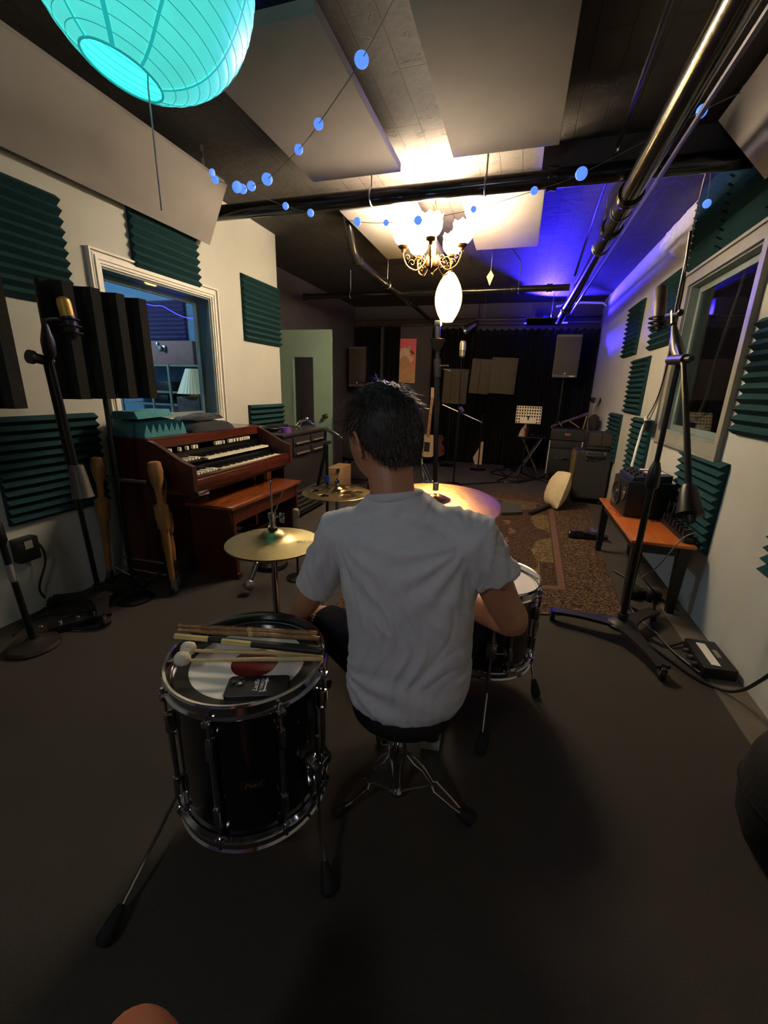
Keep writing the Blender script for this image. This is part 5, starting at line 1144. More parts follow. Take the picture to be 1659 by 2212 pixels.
MB().prism([(-.125, -.16, 0), (.125, -.16, 0), (.125, -.16, .05), (-.125, -.16, .022)], (0, .33, 0), T2).build('body', mat('blue_grey_metal', (52, 56, 82), .4, metal=.4), mx_, True, smooth=0)
for i in range(7):
    for j in range(3): MB().cyl(T2 @ Vector((-.105+.03*j, -.13+.045*i, .026+.003*j)), T2 @ Vector((-.105+.03*j, -.13+.045*i, .044+.003*j)), .007, n=8).build('knob', M_steel if (i+j) % 2 else M_black, mx_, True)
for (dx, dy, w_, h_, lb, cc, rz) in ((.055, -.02, .10, .13, 'paper note with pink print on the mixing desk', (214, 190, 190), .2), (.04, .11, .09, .08, 'smaller pinkish paper behind the note on the mixing desk', (206, 170, 168), -.3)):
    o = MB().box((0, 0, 0), (w_, h_, .002)).build('paper_note', mat('note_paper_%d' % cc[1], cc, .8), smooth=0); o.matrix_world = T2 @ Matrix.Translation((dx, dy, .0445+.001)) @ Matrix.Rotation(rz, 4, 'Z') @ Matrix.Rotation(-.111, 4, 'Y'); tag(o, lb, 'paper')
# row of plugs along the wall edge of the table
ps = thing('power_strip', 'black power strip crowded with silver plugs along the wall edge of the orange table', 'power strip', (1.07, 3.0, .471))
MB().bx((1.045, 2.82, .471), (1.10, 3.28, .50), bev=.006).build('strip', M_black, ps, True)
for i in range(7):
    y = 2.86+.062*i; p_ = MB().bx((1.05, y, .50), (1.095, y+.036, .545), bev=.008).build('plug', M_black, ps, True); MB().bx((1.056, y+.006, .545), (1.088, y+.018, .549), bev=.001).build('plug_face', M_chrome, p_, True)
mb = MB(); rnd = random.Random(3)
for i in range(5): mb.tube(spline([(1.07, 2.9+.09*i, .55), (1.08, 2.92+.09*i, .60+.02*rnd.random()), (1.10, 3.0+.09*i, .62), (1.105, 3.1+.08*i, .56), (1.10, 3.2+.07*i, .50)], 4), .0035, 6)
cb2 = mb.build('cord', M_cable, ps, True); cb2['kind'] = 'stuff'
# cables under table
cabs = [('black cable sweeping from the floor box under the orange table', 'floor_cable', [(1.0, 2.15, .02), (.93, 2.35, .012), (.9, 2.6, .012), (.95, 2.75, .012), (1.0, 3.0, .02), (.95, 3.2, .012), (.85, 3.4, .012)], .006, M_cable),
 ('grey cable drooping from the plug strip to the floor beneath the orange table', 'hanging_cable', [(1.09, 2.80, .55), (1.0, 2.73, .52), (.93, 2.80, .30), (.86, 2.92, .12), (.83, 2.80, .02), (.86, 2.62, .012), (.92, 2.45, .012)], .004, mat('grey_cable_rubber', (110, 104, 96), .5)),
 ('black cable crossing under the orange table to the wall', 'floor_cable', [(.84, 3.2, .25), (.95, 3.0, .12), (1.05, 2.95, .03), (1.12, 2.85, .012)], .006, M_cable),
 ('long black cable running from the floor box out at the right picture edge', 'floor_cable', [P(1400, 1390, Z=.012), P(1440, 1420, Z=.012), P(1500, 1462, Z=.012), P(1560, 1490, Z=.014), P(1600, 1492, X=1.08), P(1640, 1472, X=1.02), P(1680, 1445, X=.95)], .007, M_cable),
 ('black cable loop by the rolling base at right', 'floor_cable', [P(1405, 1380, Z=.012), P(1440, 1395, Z=.012), P(1475, 1388, Z=.02), P(1492, 1390, Z=.03)], .006, M_cable),
 ('black cables tangled on the floor before the far curtain', 'floor_cable', [P(900, 1048, Z=.012), P(1000, 1046, Z=.012), P(1100, 1040, Z=.012), P(1150, 1036, Z=.012), P(1090, 1028, Z=.012), P(1060, 1020, Z=.012), P(1100, 1014, Z=.012), P(1160, 1035, Z=.012), P(1195, 1045, Z=.012)], .012, M_cable),
 ('second black cable looping at the foot of the tray table', 'floor_cable', [P(1080, 1018, Z=.012), P(1095, 1030, Z=.012), P(1075, 1038, Z=.012), P(1120, 1042, Z=.012), P(1175, 1030, Z=.012)], .012, M_cable)]
for lb, nm, pts, r, m in cabs: tag(recenter(MB().tube(spline(pts, 8), r, 7).build(nm, m), pts[0]), lb, 'cable')
tb = thing('floor_tube', 'glossy black tube lying on the rug toward the orange table', 'tube', P(1226, 1158, Z=.03))
a, b = Vector((.59, 4.12, .045)), Vector((.93, 4.16, .045)); MB().tube([a, lerp(a, b, .03), lerp(a, b, .97), b], [.028, .034, .034, .028], 16).build('tube', mat('glossy_black', (14, 12, 12), .12, coat=.8), tb, True)
mb = MB(); mb.tube(spline([a+Vector((.02, 0, .03)), a+Vector((.0, .03, .1)), a+Vector((.04, .05, .16)), a+Vector((.07, .0, .1)), a+Vector((.05, -.01, .03))], 4), .003, 6); mb.build('lead', M_cable, tb, True)
pd = thing('effects_pedal', 'chrome effects pedal under the far end of the orange table', 'pedal', (.86, 4.28, 0))
MB().bx((.80, 4.25, .0), (.9, 4.42, .05), bev=.006).build('body', M_steel, pd, True); MB().cyl((.85, 4.33, .05), (.85, 4.33, .07), .014, n=12).build('switch', M_chrome, pd, True)
# clump of adapters on floor beneath table
mb = MB(); q = P(1385, 1285, Z=.03)
for k in range(4): mb.box((q.x+.05*k-.05, q.y+.03*(k % 2), .03), (.045, .07, .06), bev=.008)
tag(recenter(mb.build('adapter_bundle', M_black), (q.x, q.y, 0)), 'bundle of black adapters on the floor between the table legs', 'adapter')
# floor box with white label
di = thing('stage_box', 'flat black box with a white label on the floor strip by the right wall', 'stage box', (1.08, 2.3, 0))
a = [P(1488, 1392, Z=.05), P(1540, 1382, Z=.05), P(1582, 1448, Z=.05), P(1518, 1456, Z=.05)]
MB().prism([Vector((p.x, p.y, .008)) for p in ((1.0, 2.38, 0) and Vector((1.005, 2.40, 0)), Vector((1.145, 2.41, 0)), Vector((1.15, 2.15, 0)), Vector((1.0, 2.13, 0)))], (0, 0, .055)).build('box', M_black, di, True, smooth=0)
MB().bx((1.045, 2.17, .063), (1.085, 2.37, .0645)).build('label', M_white, di, True, smooth=0)
MB().bx((1.10, 2.25, .063), (1.12, 2.32, .0645)).build('sticker', mat('worn_grey_label', (120, 118, 112), .7), di, True, smooth=0)
for k in range(3): MB().cyl((1.0, 2.2+.06*k, .035), (.975, 2.2+.06*k, .035), .012, n=10).build('socket', M_steel, di, True)
# ================================================================ right boom stand
rs = thing('boom_microphone_stand', 'tall black rolling boom stand standing before the right window', 'microphone stand', (.69, 2.40, 0))
rolling_base(rs, (.69, 2.40), .36, 2.95, .10)
XS = .69
cl = P(1465, 785, X=XS); mb = MB(); mb.cyl((.69, 2.40, .09), lerp((.69, 2.4, .09), cl, .62), .0165, n=12); mb.build('lower_pole', M_blackm, rs, True)
mb = MB(); mb.cyl(lerp((.69, 2.4, .09), cl, .6), cl, .0125, n=12); mb.build('upper_pole', M_blackm, rs, True)
q = lerp((.69, 2.4, .09), cl, .62); dq = (cl-Vector((.69, 2.4, .09))).normalized(); mb = MB(); mb.tube([q-dq*.075, q-dq*.06, q+dq*.02, q+dq*.06], [.024, .033, .028, .016], 16); mb.build('height_grip', M_black, rs, True)
cwp = P(1488, 1060, X=XS-.04); c1 = P(1478, 790, X=XS-.04); tip = P(1452, 690, X=XS); 
mb = MB(); mb.tube([cwp, c1, P(1462, 740, X=XS)], .012, 10); mb.build('boom', M_blackm, rs, True)
e_ = (cwp-c1).normalized(); mb = MB(); mb.lathe([(0, -.02), (.022, -.02), (.03, .0), (.044, .09), (.046, .10), (.02, .105), (.012, .13), (0, .13)], cwp, e_, 20); mb.build('counterweight', M_blackm, rs, True)
mb = MB(); mb.tube([P(1470, 778, X=XS), P(1464, 762, X=XS), P(1460, 735, X=XS), P(1456, 705, X=XS)], [.02, .028, .024, .012], 12); mb.build('grip', M_black, rs, True)
mb = MB(); mb.cyl(P(1448, 778, X=XS-.03), P(1482, 776, X=XS-.03), .022, n=12); mb.cyl(P(1482, 776, X=XS-.03), P(1494, 775, X=XS-.03), .012, n=10); mb.build('clutch', M_chrome if 0 else M_black, rs, True)
mb = MB(); mb.cyl(P(1440, 682, X=XS), P(1470, 678, X=XS), .011, n=8); mb.sph(P(1470, 675, X=XS), .016, 8); mb.cyl(P(1455, 700, X=XS), P(1455, 672, X=XS), .014, n=8); mb.build('knob_joint', M_black, rs, True)
mb = MB(); mb.tube([P(1458, 680, X=XS), P(1466, 640, X=XS), P(1484, 555, X=XS), P(1492, 500, X=XS)], .008, 8); mb.build('upper_boom', M_blackm, rs, True)
rm = thing('condenser_microphone', 'brown and black condenser microphone in a shock mount on the right boom', 'microphone', P(1425, 700, X=.72))
m0 = P(1424, 690, X=.72); m1 = P(1427, 622, X=.72); ax = (m1-m0).normalized(); Lh = (m1-m0).length
MB().lathe([(.0, .0), (.032, 0), (.034, .02), (.034, Lh*.95), (.027, Lh), (0, Lh)], m0, ax, 20).build('grille', mat('brown_mesh', (66, 52, 40), .5, metal=.2, scale=300, var=.25), rm, True)
MB().lathe([(0, -.07), (.014, -.07), (.026, -.04), (.032, .0), (0, .0)], m0, ax, 20).build('body', M_black, rm, True)
mb = MB()
for k in (-.05, -.02, .01): mb.tube([m0+ax*k+Vector((.052*math.cos(a), .052*math.sin(a), 0)) for a in [2*PI*i/18 for i in range(18)]], .005, 6, closed=True)
mb.tube([m0+Vector((.05, 0, -.02)), P(1442, 685, X=XS)], .007, 6); mb.build('shock_mount', M_black, rm, True)
# cables hanging from the ceiling
pts = [P(1536, 335, X=.98), P(1518, 400, X=1.0), P(1500, 480, X=1.02), P(1480, 575, X=1.05), P(1462, 660, X=1.06), P(1440, 780, X=1.08), P(1422, 860, X=1.08), P(1404, 905, X=1.08)]
hk = thing('hanging_cable', 'grey cable hanging from the ceiling hook past the right window', 'cable', pts[0])
MB().tube(spline(pts, 5), .0055, 7).build('cable', mat('pale_grey_cable', (150, 144, 140), .5), hk, True)
mb = MB(); 
for k in range(3): mb.tube([pts[0]+Vector((.015*k-.015, 0, .0)), pts[0]+Vector((.02*k-.02, 0, .07)), (pts[0].x+.015*k-.015, pts[0].y, ZC)], .006, 6)
mb.build('ceiling_hook', M_steel, hk, True)
pts = [P(1484, 560, X=XS), P(1472, 640, X=XS+.03), P(1446, 770, X=.9), P(1420, 860, X=1.0), P(1396, 905, X=1.07)]
tag(recenter(MB().tube(spline(pts, 6), .0045, 7).build('hanging_cable', M_cable), pts[0]), 'thin black cable sagging from the right boom tip to the white plug', 'cable')
wp = thing('white_cable', 'thick white cable with a white plug dropping to the mixing desk', 'cable', P(1395, 905, X=1.08))
MB().tube(spline([P(1400, 905, X=1.08), P(1388, 925, X=1.06), P(1376, 965, X=1.02), P(1364, 1008, X=.99)], 6), .010, 8).build('cable', M_white, wp, True)
q = P(1398, 905, X=1.08); MB().box(q, (.03, .09, .035), bev=.006).build('plug', M_white, wp, True); MB().box(q+Vector((0, -.04, -.055)), (.04, .06, .09), bev=.01).build('socket', M_black, wp, True)
# ================================================================ photographer knee and round case at picture edge
# ================================================================ drums
M_shell = mat('black_drum_wrap', (11, 11, 16), .16, var=.1, coat=.8)
M_head = mat('coated_white_drumhead', (236, 232, 222), .55, var=.05, scale=8)
def drum(label, cx, cy, z0, z1, r, nl, a0, head, legs, name='floor_tom', metal_head_ring=False):
    th = thing(name, label, 'drum', (cx, cy, 0)); h = z1-z0
    MB().lathe([(r, z0+.02), (r, z1-.02), (r-.006, z1-.012), (r-.008, z1-.02), (r-.008, z0+.02), (r, z0+.02)], n=64).build('shell', M_shell, th)
    def hoop(z, s): 
        return [(r+.003, z), (r+.016, z+s*.004), (r+.018, z+s*.008), (r+.011, z+s*.012), (r+.011, z+s*.034), (r+.016, z+s*.040), (r+.013, z+s*.046), (r+.006, z+s*.044), (r+.005, z+s*.010), (r+.003, z)]
    MB().lathe(hoop(z1-.03, 1), n=64).build('top_hoop', M_chrome, th)
    MB().lathe(hoop(z0+.03, -1), n=64).build('bottom_hoop', M_chrome, th)
    head(th, r, z1)
    MB().lathe([(0, z0+.006), (r+.002, z0+.006), (r+.004, z0+.02), (r-.002, z0+.02), (0, z0+.008)], n=48).build('bottom_head', M_head, th)
    for k in range(nl):
        a = a0+2*PI*k/nl; T = Matrix.Rotation(a, 4, 'Z')
        for zz, s in ((z1-.11, 1), (z0+.11, -1)):
            mb = MB(); mb.box((r+.012, 0, zz), (.024, .020, .06), T, bev=.006); mb.cyl(T @ Vector((r+.016, 0, zz+s*.03)), T @ Vector((r+.016, 0, zz+s*.085)), .0035, n=8)
            mb.box((r+.018, 0, zz+s*.078), (.018, .022, .014), T, bev=.003); mb.cyl(T @ Vector((r+.018, 0, zz+s*.08)), T @ Vector((r+.018, 0, zz+s*.104)), .005, n=8); mb.build('lug', M_chrome, th)
        MB().cyl(T @ Vector((r+.012, 0, z0+.13)), T @ Vector((r+.012, 0, z1-.13)), .007, n=8).build('lug_tube', M_steel, th)
    for (a, fx, fy) in legs:
        T = Matrix.Rotation(a, 4, 'Z'); zc = (z0+z1)/2-.06 if h > .4 else z0+.13
        mb = MB(); mb.box((r+.016, 0, zc), (.032, .045, .075), T, bev=.008); mb.box((r+.034, 0, zc), (.02, .03, .05), T, bev=.006); mb.cyl(T @ Vector((r+.034, .015, zc)), T @ Vector((r+.034, .05, zc+.005)), .006, n=8); mb.tube([T @ Vector((r+.034, .05, zc-.016)), T @ Vector((r+.036, .056, zc)), T @ Vector((r+.034, .05, zc+.02))], .006, 8); mb.build('leg_bracket', M_chrome, th)
        d = Vector((math.cos(a), math.sin(a), 0)); p_ = d*(r+.038); f = Vector((fx-cx, fy-cy, .03)); kn = Vector((p_.x, p_.y, .13))
        lg = MB().tube([p_+Vector((0, 0, zc+.12)), kn+Vector((0, 0, .02)), kn+(f-kn)*.08, f], .0055, 8).build('leg', M_chrome, th)
        dd = (f-kn).normalized(); MB().lathe([(0, -.045), (.010, -.045), (.014, -.03), (.019, .0), (.021, .02), (.012, .032), (0, .034)], f-dd*.002, dd, 14).build('rubber_foot', M_rubber, lg)
    return th
def polar_disc(r0, r1, z, n=64, c=(0, 0)):
    mb = MB(); mb.lathe([(r0, z), (r1, z)] if r0 > 0 else [(0, z), (r1, z)], (c[0], c[1], 0), n=n); return mb
M_redring = mat('dark_red_rim_film', (92, 14, 24), .25, var=.1)
M_redbull = mat('dark_red_centre_dot', (96, 16, 18), .3, var=.12)
M_greyfilm = mat('grey_damping_film', (52, 48, 46), .25, var=.1)
M_redprint = mat('red_print', (176, 40, 44), .5)
def headL(th, r, z1):
    z = z1-.018
    h = MB().lathe([(0, z), (r+.001, z), (r+.004, z-.012)], n=64).build('drumhead', M_head, th)
    MB().lathe([(r-.045, z+.0006), (r-.045, z+.0016), (r+.000, z+.0016), (r, z+.0006)], n=64).build('damping_ring', M_greyfilm, h)
    MB().lathe([(r-.008, z+.0018), (r-.008, z+.0026), (r+.001, z+.0026)], n=64, a0=1.9, a1=4.3).build('red_band', M_redring, h)
    MB().lathe([(0, z+.0006), (.062, z+.0006), (.063, z+.0002)], (.02, .0, 0), n=40).build('centre_dot', M_redbull, h)
    # small round maker's mark near the far rim
    c = Vector((-.005, .148, z+.0012)); cc = P(576, 1357, Z=z); c.x = cc.x+.637; c.y = cc.y-.85
    mb = MB(); mb.lathe([(.024, 0), (.0285, 0)], c, n=32); mb.lathe([(.0195, 0), (.021, 0)], c, n=32); mb.build('round_mark', M_redprint, h)
    lt = frame(c+Vector((0, 0, .0002)), (.95, .35, 0), (-.35, .95, 0)); text_mesh('mark_letters', 'EVANS', .0105, lt, M_redprint, h, .0001)
    text_mesh('mark_number', 'G2', .016, frame(c+Vector((.0, 0, .0003)), (.95, .35, 0), (-.35, .95, 0)) @ Matrix.Translation((0, 0, 0)), M_redprint, h, .0001)
LT = drum('large black floor tom at lower left with sticks and a phone on its head', -.637, .85, .170, .60, .198, 8, math.radians(-81), headL, [(math.radians(188), -.815, .475), (math.radians(-12), -.352, .735), (math.radians(75), -.56, 1.13)])
# gold name badge facing the camera
ab = math.atan2(-.85, .637)-.06; T = Matrix.Rotation(ab, 4, 'Z'); db = Vector((math.cos(ab), math.sin(ab), 0)); tg = Vector((-math.sin(ab), math.cos(ab), 0))
bd = MB().box((.1995, 0, .365), (.004, .062, .026), T, bev=.002).build('name_badge', mat('dark_gold_badge', (70, 54, 30), .35, metal=.8), LT)
text_mesh('badge_lettering', 'Pearl', .02, frame(db*.202+Vector((0, 0, .365)), tg, (0, 0, 1)), mat('badge_print', (130, 112, 70), .4, metal=.5), bd, .0002, shear=.25)
def headR(th, r, z1):
    z = z1-.014; h = MB().lathe([(0, z), (r+.001, z), (r+.004, z-.012)], n=64).build('drumhead', M_head, th)
    c = P(1125, 1227, Z=z); c = Vector((c.x+.02, c.y-1.72, z+.0004)); text_mesh('drumhead_lettering', 'EVANS', .028, frame(c, (.62, -.60, 0), (.6, .62, 0)), mat('dark_grey_print', (58, 56, 54), .6), h, .0001)
RT = drum('smaller black floor tom at right with a white head', -.02, 1.72, .195, .555, .182, 8, math.radians(-60), headR, [(math.radians(-83), .005, 1.335), (math.radians(20), .215, 1.735), (math.radians(150), -.24, 1.9)])
# snare in front of the drummer
def headS(th, r, z1):
    z = z1-.012; MB().lathe([(0, z), (r+.001, z), (r+.004, z-.012)], n=64).build('drumhead', M_head, th)
sn = thing('snare_drum', 'chrome snare drum on a stand in front of the drummer', 'drum', (-.36, 1.52, 0))
MB().lathe([(.178, .50), (.178, .62), (.17, .62), (.17, .50), (.178, .50)], n=48).build('shell', mat('brass_snare_shell', (160, 120, 60), .2, metal=1), sn)
MB().lathe([(.18, .605), (.19, .605), (.192, .64), (.184, .645), (.18, .605)], n=48).build('top_hoop', M_chrome, sn); MB().lathe([(.18, .515), (.19, .515), (.192, .48), (.184, .475), (.18, .515)], n=48).build('bottom_hoop', M_chrome, sn)
MB().lathe([(0, .628), (.18, .628), (.182, .615)], n=48).build('drumhead', M_head, sn)
for k in range(10):
    a = 2*PI*k/10; T = Matrix.Rotation(a, 4, 'Z'); mb = MB(); mb.box((.188, 0, .56), (.02, .016, .05), T, bev=.005); mb.cyl(T @ Vector((.19, 0, .49)), T @ Vector((.19, 0, .64)), .0035, n=6); mb.build('lug', M_chrome, sn)
mb = MB(); mb.cyl((0, 0, .12), (0, 0, .44), .012, n=12); mb.build('stand_pole', M_chrome, sn)
for k in range(3):
    a = 2*PI*k/3+2.6; MB().tube([(0, 0, .42), (.12*math.cos(a), .12*math.sin(a), .455), (.185*math.cos(a), .185*math.sin(a), .475), (.195*math.cos(a), .195*math.sin(a), .50)], .007, 8).build('basket_arm', M_chrome, sn)
    MB().tube([(0, 0, .28), (.12*math.cos(a), .12*math.sin(a), .12), (.24*math.cos(a), .24*math.sin(a), .015)], .007, 8).build('leg', M_chrome, sn)
T = Matrix.Rotation(math.radians(208), 4, 'Z'); mb = MB(); mb.box((.19, 0, .565), (.03, .04, .08), T, bev=.006); mb.box((.21, 0, .60), (.012, .015, .06), T, bev=.004); mb.build('snare_lever', M_chrome, sn)
# ---------------------------------------------------------------- cymbals
def cym_mat(name, c1, c2, rough, streak=.5):
    m = mat(name, c1, rough, metal=1); nt = m.node_tree; N = nt.nodes; L = nt.links; b = N['Principled BSDF']
    tc = N.new('ShaderNodeTexCoord'); wv = N.new('ShaderNodeTexWave'); wv.wave_type = 'RINGS'; wv.rings_direction = 'Z'; wv.inputs['Scale'].default_value = 90; wv.inputs['Distortion'].default_value = .6
    L.new(tc.outputs['Object'], wv.inputs['Vector']); cr = N.new('ShaderNodeValToRGB'); cr.color_ramp.elements[0].color = rgb(c1); cr.color_ramp.elements[1].color = rgb(c2)
    nz = N.new('ShaderNodeTexNoise'); nz.inputs['Scale'].default_value = 14; nz.inputs['Detail'].default_value = 5; L.new(tc.outputs['Object'], nz.inputs['Vector'])
    mm_ = N.new('ShaderNodeMix'); mm_.inputs['Factor'].default_value = streak; L.new(wv.outputs['Fac'], mm_.inputs['A']); L.new(nz.outputs['Fac'], mm_.inputs['B']); L.new(mm_.outputs['Result'], cr.inputs[0]); L.new(cr.outputs[0], b.inputs['Base Color'])
    bp = N.new('ShaderNodeBump'); bp.inputs['Strength'].default_value = .12; bp.inputs['Distance'].default_value = .002; L.new(wv.outputs['Fac'], bp.inputs['Height']); L.new(bp.outputs[0], b.inputs['Normal'])
    b.inputs['Anisotropic'].default_value = .6
    return m
def cymbal_profile(r, h=.02, bell=.028, t=.0012):
    top = [(.006, h+bell), (.02, h+bell-.001), (.035, h+bell*.72), (.045, h+bell*.35), (.056, h+bell*.02), (r*.5, h*.62), (r*.8, h*.25), (r, 0)]
    return top+[(a, z-t) for a, z in reversed(top)]+[top[0]]
M_hat = cym_mat('hihat_bronze', (168, 152, 104), (196, 184, 130), .36)
c = Vector((-.79, 1.245, .79)); hh = thing('hi_hat', 'pair of golden hi-hat cymbals on a chrome stand left of the drummer', 'cymbals', (c.x, c.y, 0))
hz = .775
tc_ = MB().lathe(cymbal_profile(.168), (0, 0, hz), n=64).build('top_cymbal', M_hat, hh)
MB().lathe([(a, -z) for a, z in cymbal_profile(.168)], (0, 0, hz-.006), n=64).build('bottom_cymbal', M_hat, hh)
MB().cyl((0, 0, .3), (0, 0, 1.0), .0032, n=8).build('rod', M_chrome, hh)
MB().sph((0, 0, 1.0), .0045, 8).build('rod_tip', M_chrome, hh)
mb = MB(); mb.cyl((0, 0, hz+.056), (0, 0, hz+.092), .011, n=14); mb.cyl((0, 0, hz+.092), (0, 0, hz+.11), .015, n=14); mb.build('clutch', M_chrome, hh)
MB().lathe([(.004, 0), (.016, 0), (.017, .010), (.004, .012)], (0, 0, hz+.046), n=18).build('felt', M_rubber, hh)
mb = MB(); mb.cyl((.012, 0, hz+.10), (.03, -.005, hz+.102), .004, n=8); mb.box((.042, -.006, hz+.106), (.02, .006, .022), bev=.003); mb.box((.042, -.006, hz+.088), (.018, .006, .012), bev=.003); mb.build('wing_screw', M_chrome, hh)
MB().cyl((0, 0, .03), (0, 0, hz-.06), .0125, n=14).build('tube', M_chrome, hh)
mb = MB(); mb.cyl((0, 0, .42), (0, 0, .46), .019, n=14); mb.cyl((-.03, -.0, .44), (.03, .0, .44), .007, n=8); mb.tube([(.03, 0, .44), (.045, -.01, .47)], .005, 6); mb.build('height_clamp', M_chrome, hh)
for k in range(3):
    a = 2*PI*k/3+1.2; lg = MB().tube([(.02*math.cos(a), .02*math.sin(a), .25), (.16*math.cos(a), .16*math.sin(a), .09), (.26*math.cos(a), .26*math.sin(a), .02)], .008, 8).build('leg', M_chrome, hh); MB().sph((.265*math.cos(a), .265*math.sin(a), .018), .018, 10).build('rubber_foot', M_rubber, lg)
mb = MB(); mb.box((.06, -.22, .03), (.09, .26, .012), Matrix.Rotation(.12, 4, 'X')); mb.build('footboard', M_steel, hh)
M_ink = mat('brown_ink', (70, 50, 34), .6)
for (px_, py_, s, tx) in ((665, 1172, .030, 'Zildjian'), (535, 1150, .022, 'New Beat')):
    p_ = P(px_, py_, Z=hz+.008); p_ = Vector((p_.x-c.x, p_.y-c.y, 0)); rr = p_.length; zz = hz+.02*.62*(1 if rr < .09 else max(0, 1-(rr-.089)/.089*.9))+.0028
    e = p_.normalized(); tgv = Vector((e.y, -e.x, 0)); slope = -.085
    if px_ > 600: exx = Vector((.80, .60, 0))
    else: exx = Vector((.85, .5, 0))
    nrm = Vector((e.x*.1, e.y*.1, 1)).normalized(); eyy = nrm.cross(exx)
    text_mesh('cymbal_lettering', tx, s, frame(Vector((p_.x, p_.y, zz)), exx-nrm*exx.dot(nrm), eyy), M_ink, tc_, .0001, shear=.3)
# china cymbal with holes
M_chn = cym_mat('dark_bronze', (96, 76, 46), (176, 146, 98), .24, .75)
cc = P(728, 1062, Z=.74); cr_ = thing('holed_cymbal', 'dark bronze crash cymbal with round holes beyond the hi-hat', 'cymbal', (cc.x, cc.y, 0))
r_ = .20; mb = MB(); n1, n2 = 120, 26
holes = [(.125*math.cos(2*PI*k/6+.3), .125*math.sin(2*PI*k/6+.3), .026) for k in range(6)]+[(.055*math.cos(2*PI*k/4+.6), .055*math.sin(2*PI*k/4+.6), .012) for k in range(4)]
def zc_(q): return .735+.012*(1-(q/r_)**2)+(.024*max(0, 1-(q/.045)**2))
vs = []; 
for i in range(n2+1):
    q = .006+(r_-.006)*i/n2
    for j in range(n1): a = 2*PI*j/n1; vs.append((q*math.cos(a), q*math.sin(a), zc_(q)+.0015*noise.noise(Vector((q*40, a*3, 1)))))
fs = []
for i in range(n2):
    for j in range(n1):
        q = .006+(r_-.006)*(i+.5)/n2; a = 2*PI*(j+.5)/n1
        if any(math.hypot(q*math.cos(a)-hx, q*math.sin(a)-hy) < hr for hx, hy, hr in holes): continue
        fs.append((i*n1+j, i*n1+(j+1) % n1, (i+1)*n1+(j+1) % n1, (i+1)*n1+j))
o = MB().add(vs, fs).build('plate', M_chn, cr_, smooth=60); so = o.modifiers.new('thick', 'SOLIDIFY'); so.thickness = .0014
mb = MB(); mb.cyl((0, 0, .76), (0, 0, .79), .011, n=12); mb.box((0, 0, .80), (.034, .008, .016), bev=.003); mb.cyl((0, 0, .78), (0, 0, .82), .004, n=8); mb.build('wing_nut', M_chrome, cr_)
MB().cyl((0, 0, .745), (0, 0, .762), .018, n=14).build('felt', mat('grey_green_felt', (96, 104, 84), .9), cr_)
MB().cyl((0, 0, .12), (0, 0, .745), .011, n=12).build('pole', M_chrome, cr_)
for k in range(3): a = 2*PI*k/3+.4; MB().tube([(0, 0, .35), (.25*math.cos(a), .25*math.sin(a), .02)], .008, 8).build('leg', M_chrome, cr_)
# ride cymbal
M_ride = cym_mat('hammered_orange_bronze', (186, 124, 66), (226, 172, 104), .34)
rc = Vector((-.285, 1.665, 0)); rd_ = thing('ride_cymbal', 'large hammered orange-bronze cymbal behind the drummer right shoulder', 'cymbal', rc)
tl_ = Matrix.Translation((0, 0, .868)) @ Matrix.Rotation(math.radians(6), 4, 'X')
vs = []; fs = []; n1, n2 = 96, 30; R1 = .272
for i in range(n2+1):
    q = .006+(R1-.006)*i/n2
    for j in range(n1): a = 2*PI*j/n1; vs.append((q*math.cos(a), q*math.sin(a), .018*(1-(q/R1)**2)+.024*max(0, 1-(q/.06)**2)+.0011*noise.noise(Vector((q*math.cos(a)*55, q*math.sin(a)*55, 3)))))
for i in range(n2):
    for j in range(n1): fs.append((i*n1+j, i*n1+(j+1) % n1, (i+1)*n1+(j+1) % n1, (i+1)*n1+j))
o = MB().add(vs, fs, tl_).build('plate', M_ride, rd_, smooth=80); so = o.modifiers.new('thick', 'SOLIDIFY'); so.thickness = .0016
mb = MB(); mb.cyl((0, 0, .3), (0, .0, .90), .010, n=12); mb.build('pole', M_chrome, rd_); MB().cyl((0, 0, .925), (0, 0, .955), .012, n=12).build('wing_nut', M_chrome, rd_)
MB().cyl((0, 0, .06), (0, 0, .5), .0145, n=12).build('lower_pole', M_chrome, rd_)
for k in range(3): a = 2*PI*k/3+1.1; MB().tube([(0, 0, .35), (.22*math.cos(a), .22*math.sin(a), .02)], .008, 8).build('leg', M_chrome, rd_)
# ---------------------------------------------------------------- kick drum behind it all
kd = thing('bass_drum', 'black bass drum in front of the drummer', 'drum', (-.50, 2.10, 0))
T = Matrix.Translation((0, 0, .28)) @ Matrix.Rotation(math.radians(28), 4, 'Z') @ Matrix.Rotation(-PI/2, 4, 'X')
MB().lathe([(.25, -.16), (.25, .16), (.243, .16), (.243, -.16), (.25, -.16)], n=56, T=T).build('shell', M_shell, kd)
for z in (-.175, .175): MB().lathe([(.25, z-.02), (.27, z-.02), (.27, z+.02), (.25, z+.02), (.25, z-.02)], n=56, T=T).build('hoop', M_black, kd)
for z in (-.162, .162): MB().lathe([(0, z), (.25, z)], n=48, T=T).build('drumhead', M_head, kd)
for s in (-1, 1): MB().tube([T @ Vector((s*.22, .1, .05)), T @ Vector((s*.36, .27, .12))], .007, 8).build('spur', M_chrome, kd)
kp = thing('kick_pedal', 'chrome kick pedal in front of the bass drum', 'pedal', (-.5, 1.74, 0))
TT = Matrix.Rotation(math.radians(28), 4, 'Z')
mb = MB(); mb.box((0, -.10, .012), (.09, .28, .012), TT, bev=.004); mb.build('base_plate', M_steel, kp)
mb = MB(); mb.box((0, -.09, .05), (.075, .25, .008), TT @ Matrix.Rotation(.13, 4, 'X'), bev=.003); mb.build('footboard', M_chrome, kp)
